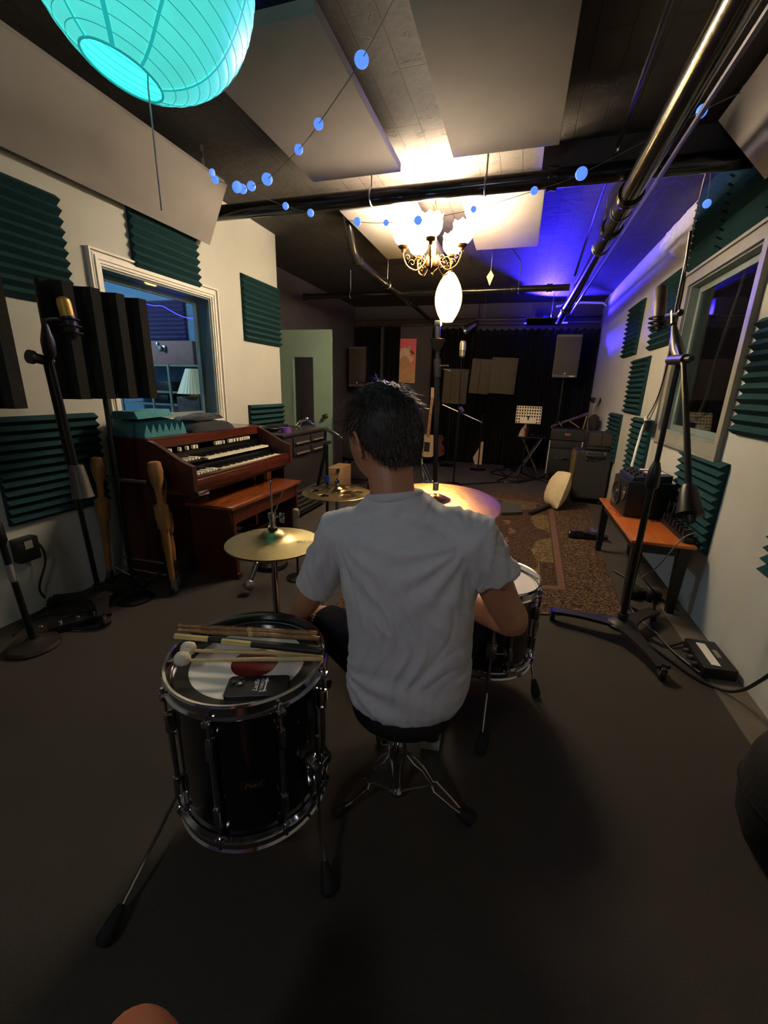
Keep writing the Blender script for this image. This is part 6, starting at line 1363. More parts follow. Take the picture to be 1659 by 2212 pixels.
mb = MB(); mb.cyl(TT @ Vector((-.05, .03, .01)), TT @ Vector((-.05, .03, .17)), .008, n=8); mb.cyl(TT @ Vector((.05, .03, .01)), TT @ Vector((.05, .03, .17)), .008, n=8); mb.cyl(TT @ Vector((-.07, .03, .16)), TT @ Vector((.07, .03, .16)), .010, n=10); mb.build('frame', M_chrome, kp)
mb = MB(); mb.cyl(TT @ Vector((0, .03, .16)), TT @ Vector((0, -.01, .30)), .004, n=8); mb.cyl(TT @ Vector((0, -.03, .30)), TT @ Vector((0, .02, .315)), .022, n=14); mb.build('beater', M_white, kp)
# ---------------------------------------------------------------- things on the left tom
ZH = .6-.03+.046+.001
def rod(name, label, p0, p1, prof, m, cat, group=None, parent=None):
    p0 = Vector(p0); p1 = Vector(p1); ax = (p1-p0); Lh = ax.length
    mb = MB(); mb.lathe([(r, t*Lh) for r, t in prof], p0, ax, 14)
    if parent: return mb.build(name, m, parent, True)
    o = mb.build(name, m); recenter(o, p0); return tag(o, label, cat, group)
M_hick = wood('worn_hickory', (120, 82, 44), (168, 124, 74), .5, (14, 14, 14), 4, coat=.1)
stick = [(0, 0), (.004, .002), (.0065, .012), (.0055, .028), (.0035, .04), (.0045, .09), (.0072, .28), (.0076, .97), (.006, .995), (0, 1)]
def on(px, py, dz): return P(px, py, Z=ZH+dz)
def sticks(q):
    for a, b, dz, lb in q:
        th = thing('drumstick', lb, 'drumstick', on(*a, dz), group='pair of brown drumsticks on the left tom')
        rod('shaft', '', on(*a, dz), on(*b, dz), stick, M_hick, '', parent=th)
        p0, p1 = on(*a, dz), on(*b, dz); MB().lathe([(.0078, 0), (.0079, .001), (.0079, .013), (.0078, .014)], lerp(p0, p1, .505), p1-p0, 14).build('tape_band', mat('yellowed_tape', (190, 168, 116), .6), th, True)
sticks([((383, 1352), (686, 1368), .012, 'brown drumstick farther from the camera on the left tom'), ((383, 1361), (692, 1379), .0085, 'brown drumstick nearer the camera, beside its twin on the left tom')])
M_dowel = mat('pale_birch_dowels', (216, 196, 134), .6, var=.1, scale=200, stretch=(1, 1, 1))
for (a, b, lb, dz) in (((378, 1374), (692, 1402), 'bundled rod with black grip, its pale dowels starting at the tom rim', .011), ((480, 1385), (696, 1408), 'bundled rod with black grip lying partly over the other one', .024)):
    p0, p1 = on(*a, dz), on(*b, dz); ax = p1-p0; th = thing('rod_bundle', lb, 'drum rods', p0, group='two bundled rods on the left tom')
    ex = ax.normalized(); ey = Vector((0, 0, 1)).cross(ex).normalized(); ez = ex.cross(ey); t1 = .24 if a[0] < 400 else .30
    mb = MB()
    for (u, v) in [(0, 0)]+[(.0052*math.cos(2*PI*k/6), .0052*math.sin(2*PI*k/6)) for k in range(6)]:
        mb.cyl(p0+ey*u+ez*v, p0+ax*t1+ey*u+ez*v, .0026, n=8)
    mb.build('dowels', M_dowel, th, True)
    MB().lathe([(0, 0), (.0085, 0), (.0088, .002), (.0088, ax.length*(1-t1)-.002), (.007, ax.length*(1-t1)), (0, ax.length*(1-t1))], p0+ax*t1, ax, 14).build('grip_sleeve', mat('black_sleeve', (20, 18, 17), .6), th, True)
for (a, b, lb, dz) in (((407, 1405), (697, 1413), 'felt mallet farther from the camera on the left tom', .006), ((394, 1427), (698, 1422), 'felt mallet nearer the camera on the left tom', .008)):
    p0, p1 = on(*a, dz+.002), on(*b, dz-.002); ax = (p1-p0); th = thing('felt_mallet', lb, 'mallet', p0, group='pair of felt mallets on the left tom')
    rod('shaft', '', p0, p1, [(0, .02), (.0042, .02), (.0048, .3), (.0068, .8), (.0072, .985), (.005, 1), (0, 1)], wood('pale_maple', (196, 164, 104), (218, 190, 136), .5, (10, 10, 10), 3, coat=.1), '', parent=th)
    hb = MB(); exx = ax.normalized(); hb.lathe([(0, -.019), (.010, -.018), (.0165, -.012), (.0185, 0), (.017, .012), (.011, .018), (0, .0185)], (0, 0, 0), exx, 30)
    hb.v = [p0+Vector((0, 0, .006))+v*(1+.07*noise.noise(v*220)) for v in hb.v]
    rnd = random.Random(int(a[0]))
    for k in range(260):
        d = Vector((rnd.gauss(0, 1), rnd.gauss(0, 1), rnd.gauss(0, 1))).normalized(); s = p0+Vector((0, 0, .006))+d*.017; hb.tube([s, s+d*.0025+Vector((rnd.uniform(-1, 1), rnd.uniform(-1, 1), rnd.uniform(-1, 1)))*.001], .0004, 3, cap=False)
    hb.build('felt_head', mat('fluffy_cream_felt', (214, 206, 182), .95, var=.08, scale=200), th, True, smooth=70)
# phone
f0 = [P(483, 1497, Z=.60), P(622, 1495, Z=.60), P(620, 1449, Z=.60), P(492, 1452, Z=.60)]
ctr = P(556, 1477, Z=.6); exd = (P(620, 1480, Z=.6)-P(487, 1484, Z=.6)).normalized()
zt_ = .582+.0026
T = frame((ctr.x, ctr.y, zt_+.0055), exd, Vector((-exd.y, exd.x, 0)))
ph = thing('phone', 'phone in a black case with white lettering on the left tom', 'phone', (ctr.x, ctr.y, zt_))
def rr_(w, h, r, n=6):
    out = []
    for cx2, cy2, a0 in ((w/2-r, h/2-r, 0), (-w/2+r, h/2-r, PI/2), (-w/2+r, -h/2+r, PI), (w/2-r, -h/2+r, 1.5*PI)):
        for k in range(n+1): a = a0+PI/2*k/n; out.append((cx2+r*math.cos(a), cy2+r*math.sin(a)))
    return out
def slabr(w, h, r, z0, z1, c=(0, 0), bev=.0012):
    vs = []; o = rr_(w, h, r); o2 = rr_(w-2*bev, h-2*bev, r-bev)
    for pts, z in ((o, z0), (o, z1-bev), (o2, z1)): vs += [(c[0]+x, c[1]+y, z) for x, y in pts]
    n = len(o); fs = [tuple(range(n))[::-1], tuple(range(2*n, 3*n))]
    for k in range(2):
        for i in range(n): fs.append((k*n+i, k*n+(i+1) % n, (k+1)*n+(i+1) % n, (k+1)*n+i))
    return vs, fs
v, f = slabr(.152, .076, .011, -.0055, .0055); MB().add(v, f, T).build('case', mat('black_rubber_case', (12, 12, 18), .4, var=.1), ph, True)
v, f = slabr(.038, .036, .009, .0055, .0082, (-.052, .016)); ci = MB().add(v, f, T).build('camera_island', mat('dark_glass_island', (44, 44, 46), .15), ph, True)
for dx, dy in ((-.008, -.008), (.008, .008)): MB().lathe([(0, .0082), (.0068, .0082), (.0072, .010), (.0055, .0104), (0, .0098)], (0, 0, 0), n=18, T=T @ Matrix.Translation((-.052+dx, .016+dy, 0))).build('lens', mat('lens_black', (20, 20, 24), .05, coat=1), ci, True)
MB().lathe([(0, .0082), (.0035, .0082), (.0035, .0088), (0, .009)], n=12, T=T @ Matrix.Translation((-.044, .006, 0))).build('flash', M_white, ci, True)
M_wp = mat('white_print', (225, 225, 220), .5)
text_mesh('case_script_lettering', 'Lucille', .017, T @ Matrix.Translation((-.003, .0, .0058)) @ Matrix.Rotation(PI/2, 4, 'Z'), M_wp, ph, .0002, shear=.35, world=True)
text_mesh('case_block_lettering', 'IS THIRSTY', .0105, T @ Matrix.Translation((.0115, .0, .0058)) @ Matrix.Rotation(PI/2, 4, 'Z'), M_wp, ph, .0002, world=True)
mb = MB(); mb.T = T; mb.prism([(.019, -.026, .0056), (.0225, -.020, .0056), (.0225, .012, .0056), (.026, .014, .0056), (.0205, .030, .0056), (.015, .014, .0056), (.0185, .012, .0056), (.0185, -.020, .0056)], (0, 0, .0003)); mb.cyl((.0145, -.020, .0058), (.0265, -.020, .0058), .001, n=6); mb.build('arrow_print', M_wp, ph, True, smooth=0)
# ---------------------------------------------------------------- microphones around the kit
dm = thing('drum_microphone_stand', 'short black stand with blue tape holding the slim microphone left of the head', 'microphone stand', P(705, 1100, Z=0).lerp(P(712, 1000, Y=2.7), 1))
Y0 = 2.85; q = P(706, 1008, Y=Y0); dm.location = (q.x, Y0, 0)
mb = MB(); mb.cyl((q.x, Y0, .03), P(706, 960, Y=Y0), .011, n=10); mb.build('pole', M_blackm, dm, True)
mb = MB(); mb.tube([P(684, 1060, Y=Y0-.02), P(700, 985, Y=Y0-.02), P(703, 930, Y=Y0-.02)], [.012, .014, .010], 10); mb.build('boom', M_blackm, dm, True)
mb = MB(); mb.cyl(P(700, 957, Y=Y0-.03), P(716, 955, Y=Y0-.03), .012, n=10); mb.build('boom_clutch', M_chrome, dm, True)
mb = MB(); mb.cyl((q.x, Y0, P(706, 1042, Y=Y0).z), (q.x, Y0, P(706, 1027, Y=Y0).z), .02, n=12); mb.build('blue_tape', mat('blue_tape', (30, 80, 170), .5), dm, True)
MB().lathe([(0, 0), (.12, 0), (.12, .012), (.02, .035), (0, .035)], (q.x, Y0, 0), n=24).build('base', M_blackm, dm, True)
sm = thing('pencil_microphone', 'slim silver pencil microphone pointing down left of the drummer head', 'microphone', P(715, 935, Y=Y0-.03))
a, b = P(702, 924, Y=Y0-.03), P(733, 944, Y=Y0-.06); MB().tube([a, lerp(a, b, .06), lerp(a, b, .94), b], [.010, .014, .014, .012], 14).build('body', mat('green_grey_satin_metal', (98, 104, 96), .3, metal=.8), sm, True)
d = (b-a).normalized(); MB().tube([b, b+d*.03], [.010, .010], 12).build('capsule', M_chrome, sm, True)
# bent boom foot microphone by the bench
fm2 = thing('kick_microphone', 'grey egg-shaped microphone near the floor before the organ bench', 'microphone', (-1.56, 2.10, .03))
c = P(537, 1266, Z=.055); mb = MB(); ax = (P(556, 1215, Z=.2)-c).normalized()
mb.lathe([(0, -.032), (.02, -.026), (.034, -.008), (.036, .012), (.026, .035), (.012, .045), (0, .046)], c, ax, 22); mb.build('head', mat('silver_mesh_grille', (140, 136, 128), .4, metal=.7, scale=300, var=.25), fm2, True)
mb = MB(); mb.tube([c+ax*.04, c+ax*.11, c+ax*.16], [.014, .014, .009], 12); mb.build('body', M_steel, fm2, True)
bs2 = thing('low_microphone_stand', 'low stand with a heavy round black base behind the hi-hat', 'microphone stand', (-1.64, 2.54, 0))
q = P(587, 1222, Z=.0); bs2.location = (q.x, q.y, 0)
MB().lathe([(0, 0), (.115, 0), (.125, .012), (.12, .035), (.07, .05), (.055, .042), (.03, .055), (.02, .07), (0, .07)], (q.x, q.y, 0), n=40).build('round_base', mat('worn_cast_iron', (44, 38, 36), .35, metal=.5, var=.2), bs2, True)
mb = MB(); mb.cyl((q.x, q.y, .05), (q.x, q.y, .34), .009, n=10); mb.tube([c+ax*.15, (q.x, q.y, .33)], .007, 8); mb.tube([(q.x, q.y, .33), P(612, 1060, Y=q.y+.1)], .006, 8); mb.build('tubes', M_steel, bs2, True)
rb = thing('overhead_microphone', 'round-topped cream condenser microphone behind the hi-hat by the bench end', 'microphone', P(640, 1130, Y=2.45))
q = P(640, 1132, Y=2.45); MB().lathe([(0, -.02), (.022, -.02), (.024, 0), (.024, .055), (0, .055)], q, n=20).build('body', mat('cream_grey_metal', (150, 144, 120), .45, metal=.4), rb, True)
MB().lathe([(.025, .058), (.025, .09), (.02, .105), (.01, .112), (0, .113)], q, n=20).build('grille', mat('cream_mesh', (142, 134, 108), .5, metal=.5, scale=300, var=.2), rb, True)
mb = MB(); mb.cyl((q.x, q.y, .02), (q.x, q.y, q.z-.02), .008, n=8); mb.build('stem', M_blackm, rb, True); MB().lathe([(0, 0), (.08, 0), (.08, .01), (.02, .025), (0, .025)], (q.x, q.y, 0), n=24).build('base', M_blackm, rb, True)
# ---------------------------------------------------------------- throne
thr = thing('drum_throne', 'round black drum throne with chrome double-braced legs', 'stool', (-.25, 1.07, 0))
sc_ = (-.232, 1.03); MB().lathe([(0, .40), (.14, .40), (.155, .415), (.157, .44), (.148, .462), (.11, .47), (0, .472)], (sc_[0], sc_[1], 0), n=48).build('seat', mat('black_vinyl_seat', (14, 14, 15), .5, bump=.1), thr, True)
px, py = -.245, 1.045
MB().cyl((px, py, .04), (px, py, .40), .0135, n=14).build('post', M_chrome, thr, True)
MB().lathe([(0, .175), (.018, .175), (.026, .188), (.028, .205), (.026, .23), (.018, .25), (0, .25)], (px, py, 0), n=24).build('collar', M_chrome, thr, True)
MB().lathe([(0, .035), (.02, .035), (.024, .042), (.024, .052), (.018, .06), (0, .06)], (px, py, 0), n=20).build('lower_collar', M_chrome, thr, True)
for f in ((-.402, .942), (-.016, 1.047), (-.36, 1.25)):
    d = Vector((f[0]-px, f[1]-py, 0)); R1 = d.length; d.normalize(); s = Vector((-d.y, d.x, 0)); b0 = Vector((px, py, 0))
    mb = MB()
    for e in (-1, 1):
        pts = [b0+d*.03+s*.006*e+Vector((0, 0, .205)), b0+d*.055+s*.013*e+Vector((0, 0, .185)), b0+d*.08+s*.009*e+Vector((0, 0, .165)), b0+d*R1*.5+s*.006*e+Vector((0, 0, .115)), b0+d*R1*.55+s*.019*e+Vector((0, 0, .105)), b0+d*R1*.8+s*.013*e+Vector((0, 0, .058)), b0+d*R1*.97+s*.004*e+Vector((0, 0, .028))]
        mb.tube(pts, .0042, 8)
    lg = mb.build('leg', M_chrome, thr, True)
    mb = MB(); mb.tube([b0+d*R1*.52+Vector((0, 0, .11)), b0+d*.02+Vector((0, 0, .05))], .0045, 8); mb.build('brace', M_steel, thr, True)
    dd = Vector((d.x, d.y, -.45)).normalized(); MB().lathe([(0, -.03), (.012, -.03), (.02, .0), (.02, .02), (0, .028)], b0+d*R1+Vector((0, 0, .022)), dd, 14).build('rubber_foot', M_rubber, lg, True)
# ================================================================ the drummer
def fused(name, mb, voxel, m, parent, smooth_it=3, disp=None, fac=.5):
    me = bpy.data.meshes.new('tmp'); me.from_pydata([tuple(v) for v in mb.v], [], mb.f)
    bm = bmesh.new(); bm.from_mesh(me); bmesh.ops.recalc_face_normals(bm, faces=bm.faces); bm.to_mesh(me); bm.free()
    o = bpy.data.objects.new('tmp', me); COL.objects.link(o)
    r = o.modifiers.new('r', 'REMESH'); r.mode = 'VOXEL'; r.voxel_size = voxel; r.adaptivity = 0
    if smooth_it: s = o.modifiers.new('s', 'SMOOTH'); s.iterations = smooth_it; s.factor = fac
    dg = bpy.context.evaluated_depsgraph_get(); out = bpy.data.meshes.new_from_object(o.evaluated_get(dg)); bpy.data.objects.remove(o)
    if disp:
        nr = [v.normal.copy() for v in out.vertices]
        for v, n in zip(out.vertices, nr): v.co = disp(v.co.copy(), n)
    out.materials.clear(); out.materials.append(m); out.name = name
    for p in out.polygons: p.use_smooth = True
    o = bpy.data.objects.new(name, out); COL.objects.link(o)
    if parent is not None:
        root = parent
        while root.parent: root = root.parent
        Mi = (Matrix.Translation(root.location) @ root.rotation_euler.to_matrix().to_4x4()).inverted(); out.transform(Mi); o.parent = parent
    return o
M_skin = mat('skin', (176, 122, 92), .5, var=.06, scale=30, bump=.06, bscale=250, sss=.12)
def skin_var(): pass
def loft(mb, rings, n=28, power=2.3, tilt=0.):
    vs = []; fs = []
    for (z, cx, cy, a, b) in rings:
        for j in range(n):
            t = 2*PI*j/n; c, s = math.cos(t), math.sin(t)
            x = a*math.copysign(abs(c)**(2/power), c); y = b*math.copysign(abs(s)**(2/power), s); vs.append((cx+x, cy+y, z+tilt*x))
    k = len(rings)
    for i in range(k-1):
        for j in range(n): fs.append((i*n+j, i*n+(j+1) % n, (i+1)*n+(j+1) % n, (i+1)*n+j))
    fs.append(tuple(range(n))[::-1]); fs.append(tuple(range((k-1)*n, k*n))); mb.add(vs, fs)
def limb(mb, pts, rs, n=18, sub=4, flat=None):
    P_ = spline(pts, sub); R_ = []
    for i in range(len(rs)-1):
        for k in range(sub): t = k/sub; t = t*t*(3-2*t); R_.append(rs[i]*(1-t)+rs[i+1]*t)
    R_.append(rs[-1]); d0 = (P_[0]-P_[1]).normalized(); d1 = (P_[-1]-P_[-2]).normalized()
    P2 = [P_[0]+d0*R_[0]*.8]+P_+[P_[-1]+d1*R_[-1]*.8]; R2 = [R_[0]*.4]+R_+[R_[-1]*.4]
    mb.tube(P2, R2, n, flat=flat)
def hand(mb, wrist, d, nrm, left, curl=(.9, .9, .9), tcurl=.5, s=1.):
    d = Vector(d).normalized(); nrm = Vector(nrm); nrm = (nrm-d*nrm.dot(d)).normalized(); side = d.cross(nrm)*(1 if left else -1)   # side points to the thumb
    w = Vector(wrist)
    for k, off in enumerate((.030, .010, -.011, -.030)):
        a = w+d*.0+side*off*.45; b = w+d*.085*s+side*off*s; limb(mb, [a, lerp(a, b, .5), b], [.018, .017, .0125], 12, 3, .8)
    for k, (off, Ls, r) in enumerate(((.030, (.040, .025, .02), .0088), (.010, (.045, .029, .022), .0092), (-.011, (.041, .027, .02), .0086), (-.030, (.032, .02, .018), .0076))):
        p = w+d*.088*s+side*off*s; ang = 0; pts = [w+d*.07*s+side*off*s, p]; spread = side*(off*.18)
        for q in range(3):
            ang += curl[q]*(1+.08*k); v = d*math.cos(ang)-nrm*math.sin(ang)*-1*(-1)+spread; v = (d*math.cos(ang)+nrm*math.sin(ang)+spread*.5).normalized(); p = p+v*Ls[q]*s; pts.append(p)
        mb.tube(pts+[pts[-1]+(pts[-1]-pts[-2]).normalized()*.004], [r*1.05, r, r*.95, r*.9, r*.8, r*.3], 10)
    p = w+d*.02*s+side*.022; v1 = (d*.62+side*.75+nrm*.25).normalized(); p1 = p+v1*.042*s; v2 = (d*.9+side*.25*(1-tcurl)+nrm*(.35+tcurl)).normalized(); p2 = p1+v2*.032*s; v3 = (v2+nrm*tcurl*.7-side*.3*tcurl).normalized(); p3 = p2+v3*.024*s
    mb.tube([p, p1, p2, p3, p3+v3*.004], [.016, .0135, .0105, .009, .004], 10)
pers = thing('person', 'person in white t-shirt seated on the drum throne, seen from behind, dark-haired head bowed', 'person', (-.235, 1.03, 0))
B = MB()
SHL, ELL, WRL = Vector((-.388, .955, .97)), Vector((-.535, 1.035, .715)), Vector((-.652, 1.145, .545))
SHR, ELR, WRR = Vector((-.075, .935, 1.0)), Vector((.046, 1.03, .748)), Vector((-.155, 1.20, .705))
# torso core, pelvis
loft(B, [(.475, -.225, 1.02, .13, .10), (.53, -.222, 1.0, .15, .11), (.62, -.215, .975, .145, .095), (.72, -.212, .955, .138, .09), (.82, -.214, .948, .145, .092), (.92, -.226, .945, .155, .09), (.98, -.234, .945, .135, .07), (1.02, -.243, .947, .085, .058), (1.06, -.255, .95, .062, .056)], tilt=.1)
limb(B, [(-.258, .945, 1.01), (-.268, .95, 1.08), (-.290, .975, 1.17)], [.062, .0545, .056])
limb(B, [SHL+Vector((.06, -.005, .015)), SHL, lerp(SHL, ELL, .35)+Vector((-.004, 0, 0)), lerp(SHL, ELL, .75), ELL, lerp(ELL, WRL, .25), lerp(ELL, WRL, .7), WRL], [.035, .045, .046, .042, .0385, .040, .031, .0245])
limb(B, [SHR+Vector((-.06, .0, -.02)), SHR+Vector((0, 0, -.012)), lerp(SHR, ELR, .35)+Vector((.004, 0, 0)), lerp(SHR, ELR, .75), ELR, lerp(ELR, WRR, .25), lerp(ELR, WRR, .7), WRR], [.035, .045, .047, .044, .042, .043, .033, .025])
hand(B, WRL, (-.15, .75, -.55), (.55, .35, -.45), True, (.35, .45, .35), .3)
hand(B, WRR, (-.55, .75, -.18), (-.1, .1, -1), False, (.75, 1.0, .8), .7)
# legs
HL, KL, AL = Vector((-.32, 1.05, .525)), Vector((-.625, 1.275, .475)), Vector((-.70, 1.40, .10))
HR, KR, AR = Vector((-.15, 1.07, .525)), Vector((-.085, 1.42, .50)), Vector((-.185, 1.335, .10))
for H_, K_, A_2 in ((HL, KL, AL), (HR, KR, AR)):
    limb(B, [H_, lerp(H_, K_, .5), lerp(H_, K_, .88), K_, lerp(K_, A_2, .12), lerp(K_, A_2, .32), lerp(K_, A_2, .7), A_2], [.085, .072, .055, .054, .05, .052, .036, .03])
    fd = Vector((-.12, 1, 0)).normalized() if K_ is KR else Vector((-.5, .85, 0)).normalized()
    limb(B, [A_2+Vector((0, 0, -.03))-fd*.03, A_2+fd*.05+Vector((0, 0, -.05)), A_2+fd*.15+Vector((0, 0, -.065))], [.03, .032, .022])
# head
HC = Vector((-.305, .99, 1.198)); RH = Matrix.Rotation(math.radians(52), 4, 'Z') @ Matrix.Rotation(math.radians(-36), 4, 'X'); TH = Matrix.Translation(HC) @ RH
def skull(d, grow=0.):
    x, y, z = d; rx, ry, rz = .0775, (.099 if y > 0 else .104), (.108 if z > 0 else .122)
    t = max(0, -z); 
    p = Vector((x*rx*(1-.30*t**1.6), y*ry*(1-.10*t), z*rz))
    if y < 0 and z < 0: p.y *= 1-.35*t
    if y > 0 and z < -.3: p.y += .012*(t-.3)
    def g(c, s): return math.exp(-((Vector(d)-Vector(c).normalized()).length/s)**2)
    if not grow:
        p += Vector((0, 1, -.1))*(.024*g((0, 1, -.28), .13)+.014*g((0, 1, -.12), .12)+.005*g((0, 1, .12), .3)+.009*g((0, 1, -.62), .16)+.010*g((0, .85, -1.0), .2))
        for s in (-1, 1): p -= Vector((0, 1, 0))*.010*g((s*.38, .92, -.02), .16); p += Vector((s*.003, .004, 0))*g((s*.55, .8, -.3), .25)
    return p
vs = []; fs = []; NL, NM = 36, 56
vs.append(skull((0, 0, -1)))
for i in range(1, NL):
    th = PI*i/NL
    for j in range(NM): a = 2*PI*j/NM; vs.append(skull((math.sin(th)*math.cos(a), math.sin(th)*math.sin(a), -math.cos(th))))
vs.append(skull((0, 0, 1))); e = len(vs)-1
for j in range(NM): fs.append((0, 1+(j+1) % NM, 1+j)); fs.append((e, e-NM+j, e-NM+(j+1) % NM))
for i in range(NL-2):
    for j in range(NM): a = 1+i*NM+j; b = 1+i*NM+(j+1) % NM; fs.append((a, b, b+NM, a+NM))
B.add(vs, fs, TH)
for s in (-1, 1):
    TE = TH @ Matrix.Translation((s*.076, -.006, -.012)) @ Matrix.Rotation(s*.38, 4, 'Z') @ Matrix.Rotation(.18, 4, 'X')
    B.tube([TE @ Vector((s*.006, .014*math.cos(a)*(1.1 if math.sin(a) > 0 else .8)-.006, .030*math.sin(a))) for a in [2*PI*i/20 for i in range(20)]], [.0052]*20, 8, closed=True)
    B.sph((0, 0, 0), .018, 12, T=TE @ Matrix.Translation((0, .0, 0)), sc=(.28, .8, 1.4)); B.sph((0, 0, 0), .009, 10, T=TE @ Matrix.Translation((s*.002, .004, -.027)), sc=(.6, .9, 1))
body = fused('body', B, .0042, M_skin, pers, 3)
# eyes, brows, lips
M_eye = mat('eye_white', (220, 215, 208), .2, var=.02); M_iris = mat('dark_iris', (40, 26, 18), .15)
for s in (-1, 1):
    c_ = TH @ Vector((s*.031, .0795, -.004)); ey = MB().sph(c_, .0115, 12).build('eye', M_eye, pers, True); MB().sph(TH @ Vector((s*.031, .087, -.008)), .0052, 10).build('iris', M_iris, ey, True)
    MB().tube([TH @ Vector((s*.014, .096, .016)), TH @ Vector((s*.03, .093, .022)), TH @ Vector((s*.048, .080, .016))], [.002, .003, .0015], 6).build('eyebrow', mat('dark_brow_hair', (26, 20, 18), .8), pers, True)
MB().tube([TH @ Vector((x, .093-.15*x*x*10, -.068-.1*abs(x))) for x in (-.022, -.012, 0, .012, .022)], [.002, .0045, .0055, .0045, .002], 8).build('lips', mat('lips', (150, 88, 76), .5), pers, True)
# hair: thick cap plus fine strands
M_hair = mat('dark_brown_hair', (24, 19, 17), .55, var=.35, scale=60, stretch=(1, 1, .3), bump=.4, bscale=160)
def hair_amt(d):
    x, y, z = d
    # hairline: covers top, back and sides above the ears
    line = -.80 if y < -.45 else (-.80+1.0*min(1, (y+.45)/.6) if y < .15 else .2+.42*min(1, (y-.15)/.5))
    t = (z-line)/.28; t = max(0, min(1, t)); t = t*t*(3-2*t)
    return t*(.011+.017*max(0, z)+.007*max(0, -y)*max(0, z+.5)+.006*max(0, y)*max(0, z)), t
vs = []; fs = []; NL, NM = 60, 96; idx = {}; keep = []
for i in range(1, NL):
    th = PI*i/NL
    for j in range(NM):
        a = 2*PI*j/NM; d = Vector((math.sin(th)*math.cos(a), math.sin(th)*math.sin(a), -math.cos(th))); am_, t = hair_amt(d)
        nn = noise.noise(Vector((d.x*9, d.y*9, d.z*3)))*.5+noise.noise(Vector((d.x*24, d.y*24, d.z*8)))*.3
        p = skull(d, 1)*(1+(am_*(1+.45*nn))/.1+(.0 if t > 0 else -.06)); vs.append(p)
vs.append(skull((0, 0, 1), 1)*1.28); vs.append(skull((0, 0, -1), 1)*.94); e = len(vs)-2
for j in range(NM): fs.append((e, (NL-2)*NM+j, (NL-2)*NM+(j+1) % NM)); fs.append((e+1, (j+1) % NM, j))
for i in range(NL-2):
    for j in range(NM): a = i*NM+j; b = i*NM+(j+1) % NM; fs.append((a, b, b+NM, a+NM))
hair = MB().add(vs, fs, TH).build('hair', M_hair, pers, True, smooth=80)
rnd = random.Random(11); hs = MB(); whirl = Vector((.1, -.55, .83)).normalized()
for k in range(6500):
    d = Vector((rnd.gauss(0, 1), rnd.gauss(0, 1), rnd.gauss(0, 1))).normalized(); am_, t = hair_amt(d)
    if t < .25: continue
    fl = (d-whirl); fl = fl-d*fl.dot(d); fl = fl.normalized() if fl.length > 1e-4 else Vector((1, 0, 0))
    fl = (fl+Vector((rnd.gauss(0, .35), rnd.gauss(0, .35), rnd.gauss(0, .25)))).normalized()
    if d.z < .2: fl = (fl*.4+Vector((0, 0, -1))).normalized()
    Lh = rnd.uniform(.016, .042)*(1 if d.z > .25 else .5); base = skull(d, 1)*(1+am_/.1*.8); up = rnd.uniform(.1, .5) if d.z > .3 else .08
    p1 = base+d*Lh*up*.6+fl*Lh*.5; p2 = base+d*Lh*up*.7+fl*Lh
    hs.tube([base, p1, p2], [.0007, .0006, .0002], 3, cap=False, T=TH)
for k in range(0):
    d = Vector((rnd.gauss(.05, .25), rnd.gauss(-.15, .25), 1)).normalized(); base = skull(d, 1)*1.22; out = Vector((rnd.gauss(.2, .5), rnd.gauss(-.2, .4), 1)).normalized()
    hs.tube([base, base+out*.014, base+out*.022+Vector((.012, -.004, 0))], [.0008, .0006, .0002], 3, cap=False, T=TH)
s_ = hs.build('hair_strands', mat('dark_brown_strand', (62, 44, 34), .4, var=.4, scale=80), hair, True, smooth=80); s_['kind'] = 'stuff'  # strands coloured lighter than the hair to imitate the chandelier's rim light
# ---------------------------------------------------------------- t-shirt
S_ = MB()
loft(S_, [(.468, -.213, .995, .10, .085), (.474, -.213, .99, .134, .118), (.49, -.213, .984, .150, .134), (.52, -.213, .976, .162, .135), (.56, -.212, .970, .169, .128), (.62, -.208, .962, .164, .116), (.70, -.206, .952, .157, .108), (.78, -.210, .945, .159, .107), (.86, -.216, .940, .167, .108), (.93, -.226, .938, .172, .106), (.975, -.232, .94, .172, .097), (1.01, -.238, .944, .150, .082), (1.04, -.247, .947, .112, .068), (1.066, -.259, .949, .080, .070), (1.078, -.262, .951, .064, .062)], n=40, tilt=.10)
hemL = Vector((-.506, 1.005, .762)); hemR = Vector((-.004, .965, .893))
dL = (hemL-SHL).normalized(); dR = (hemR-SHR).normalized()
def sleeve(mb, a, b, c, r0, r1, r2): mb.tube([a, lerp(a, b, .5), b, lerp(b, c, .5), c], [r0*.9, r0, r1, (r1+r2)/2, r2], 28)
sleeve(S_, Vector((-.30, .945, 1.0)), SHL+Vector((-.008, 0, -.008)), hemL, .058, .066, .054)
sleeve(S_, Vector((-.15, .942, 1.01)), SHR+Vector((.008, 0, -.006)), hemR, .060, .067, .053)
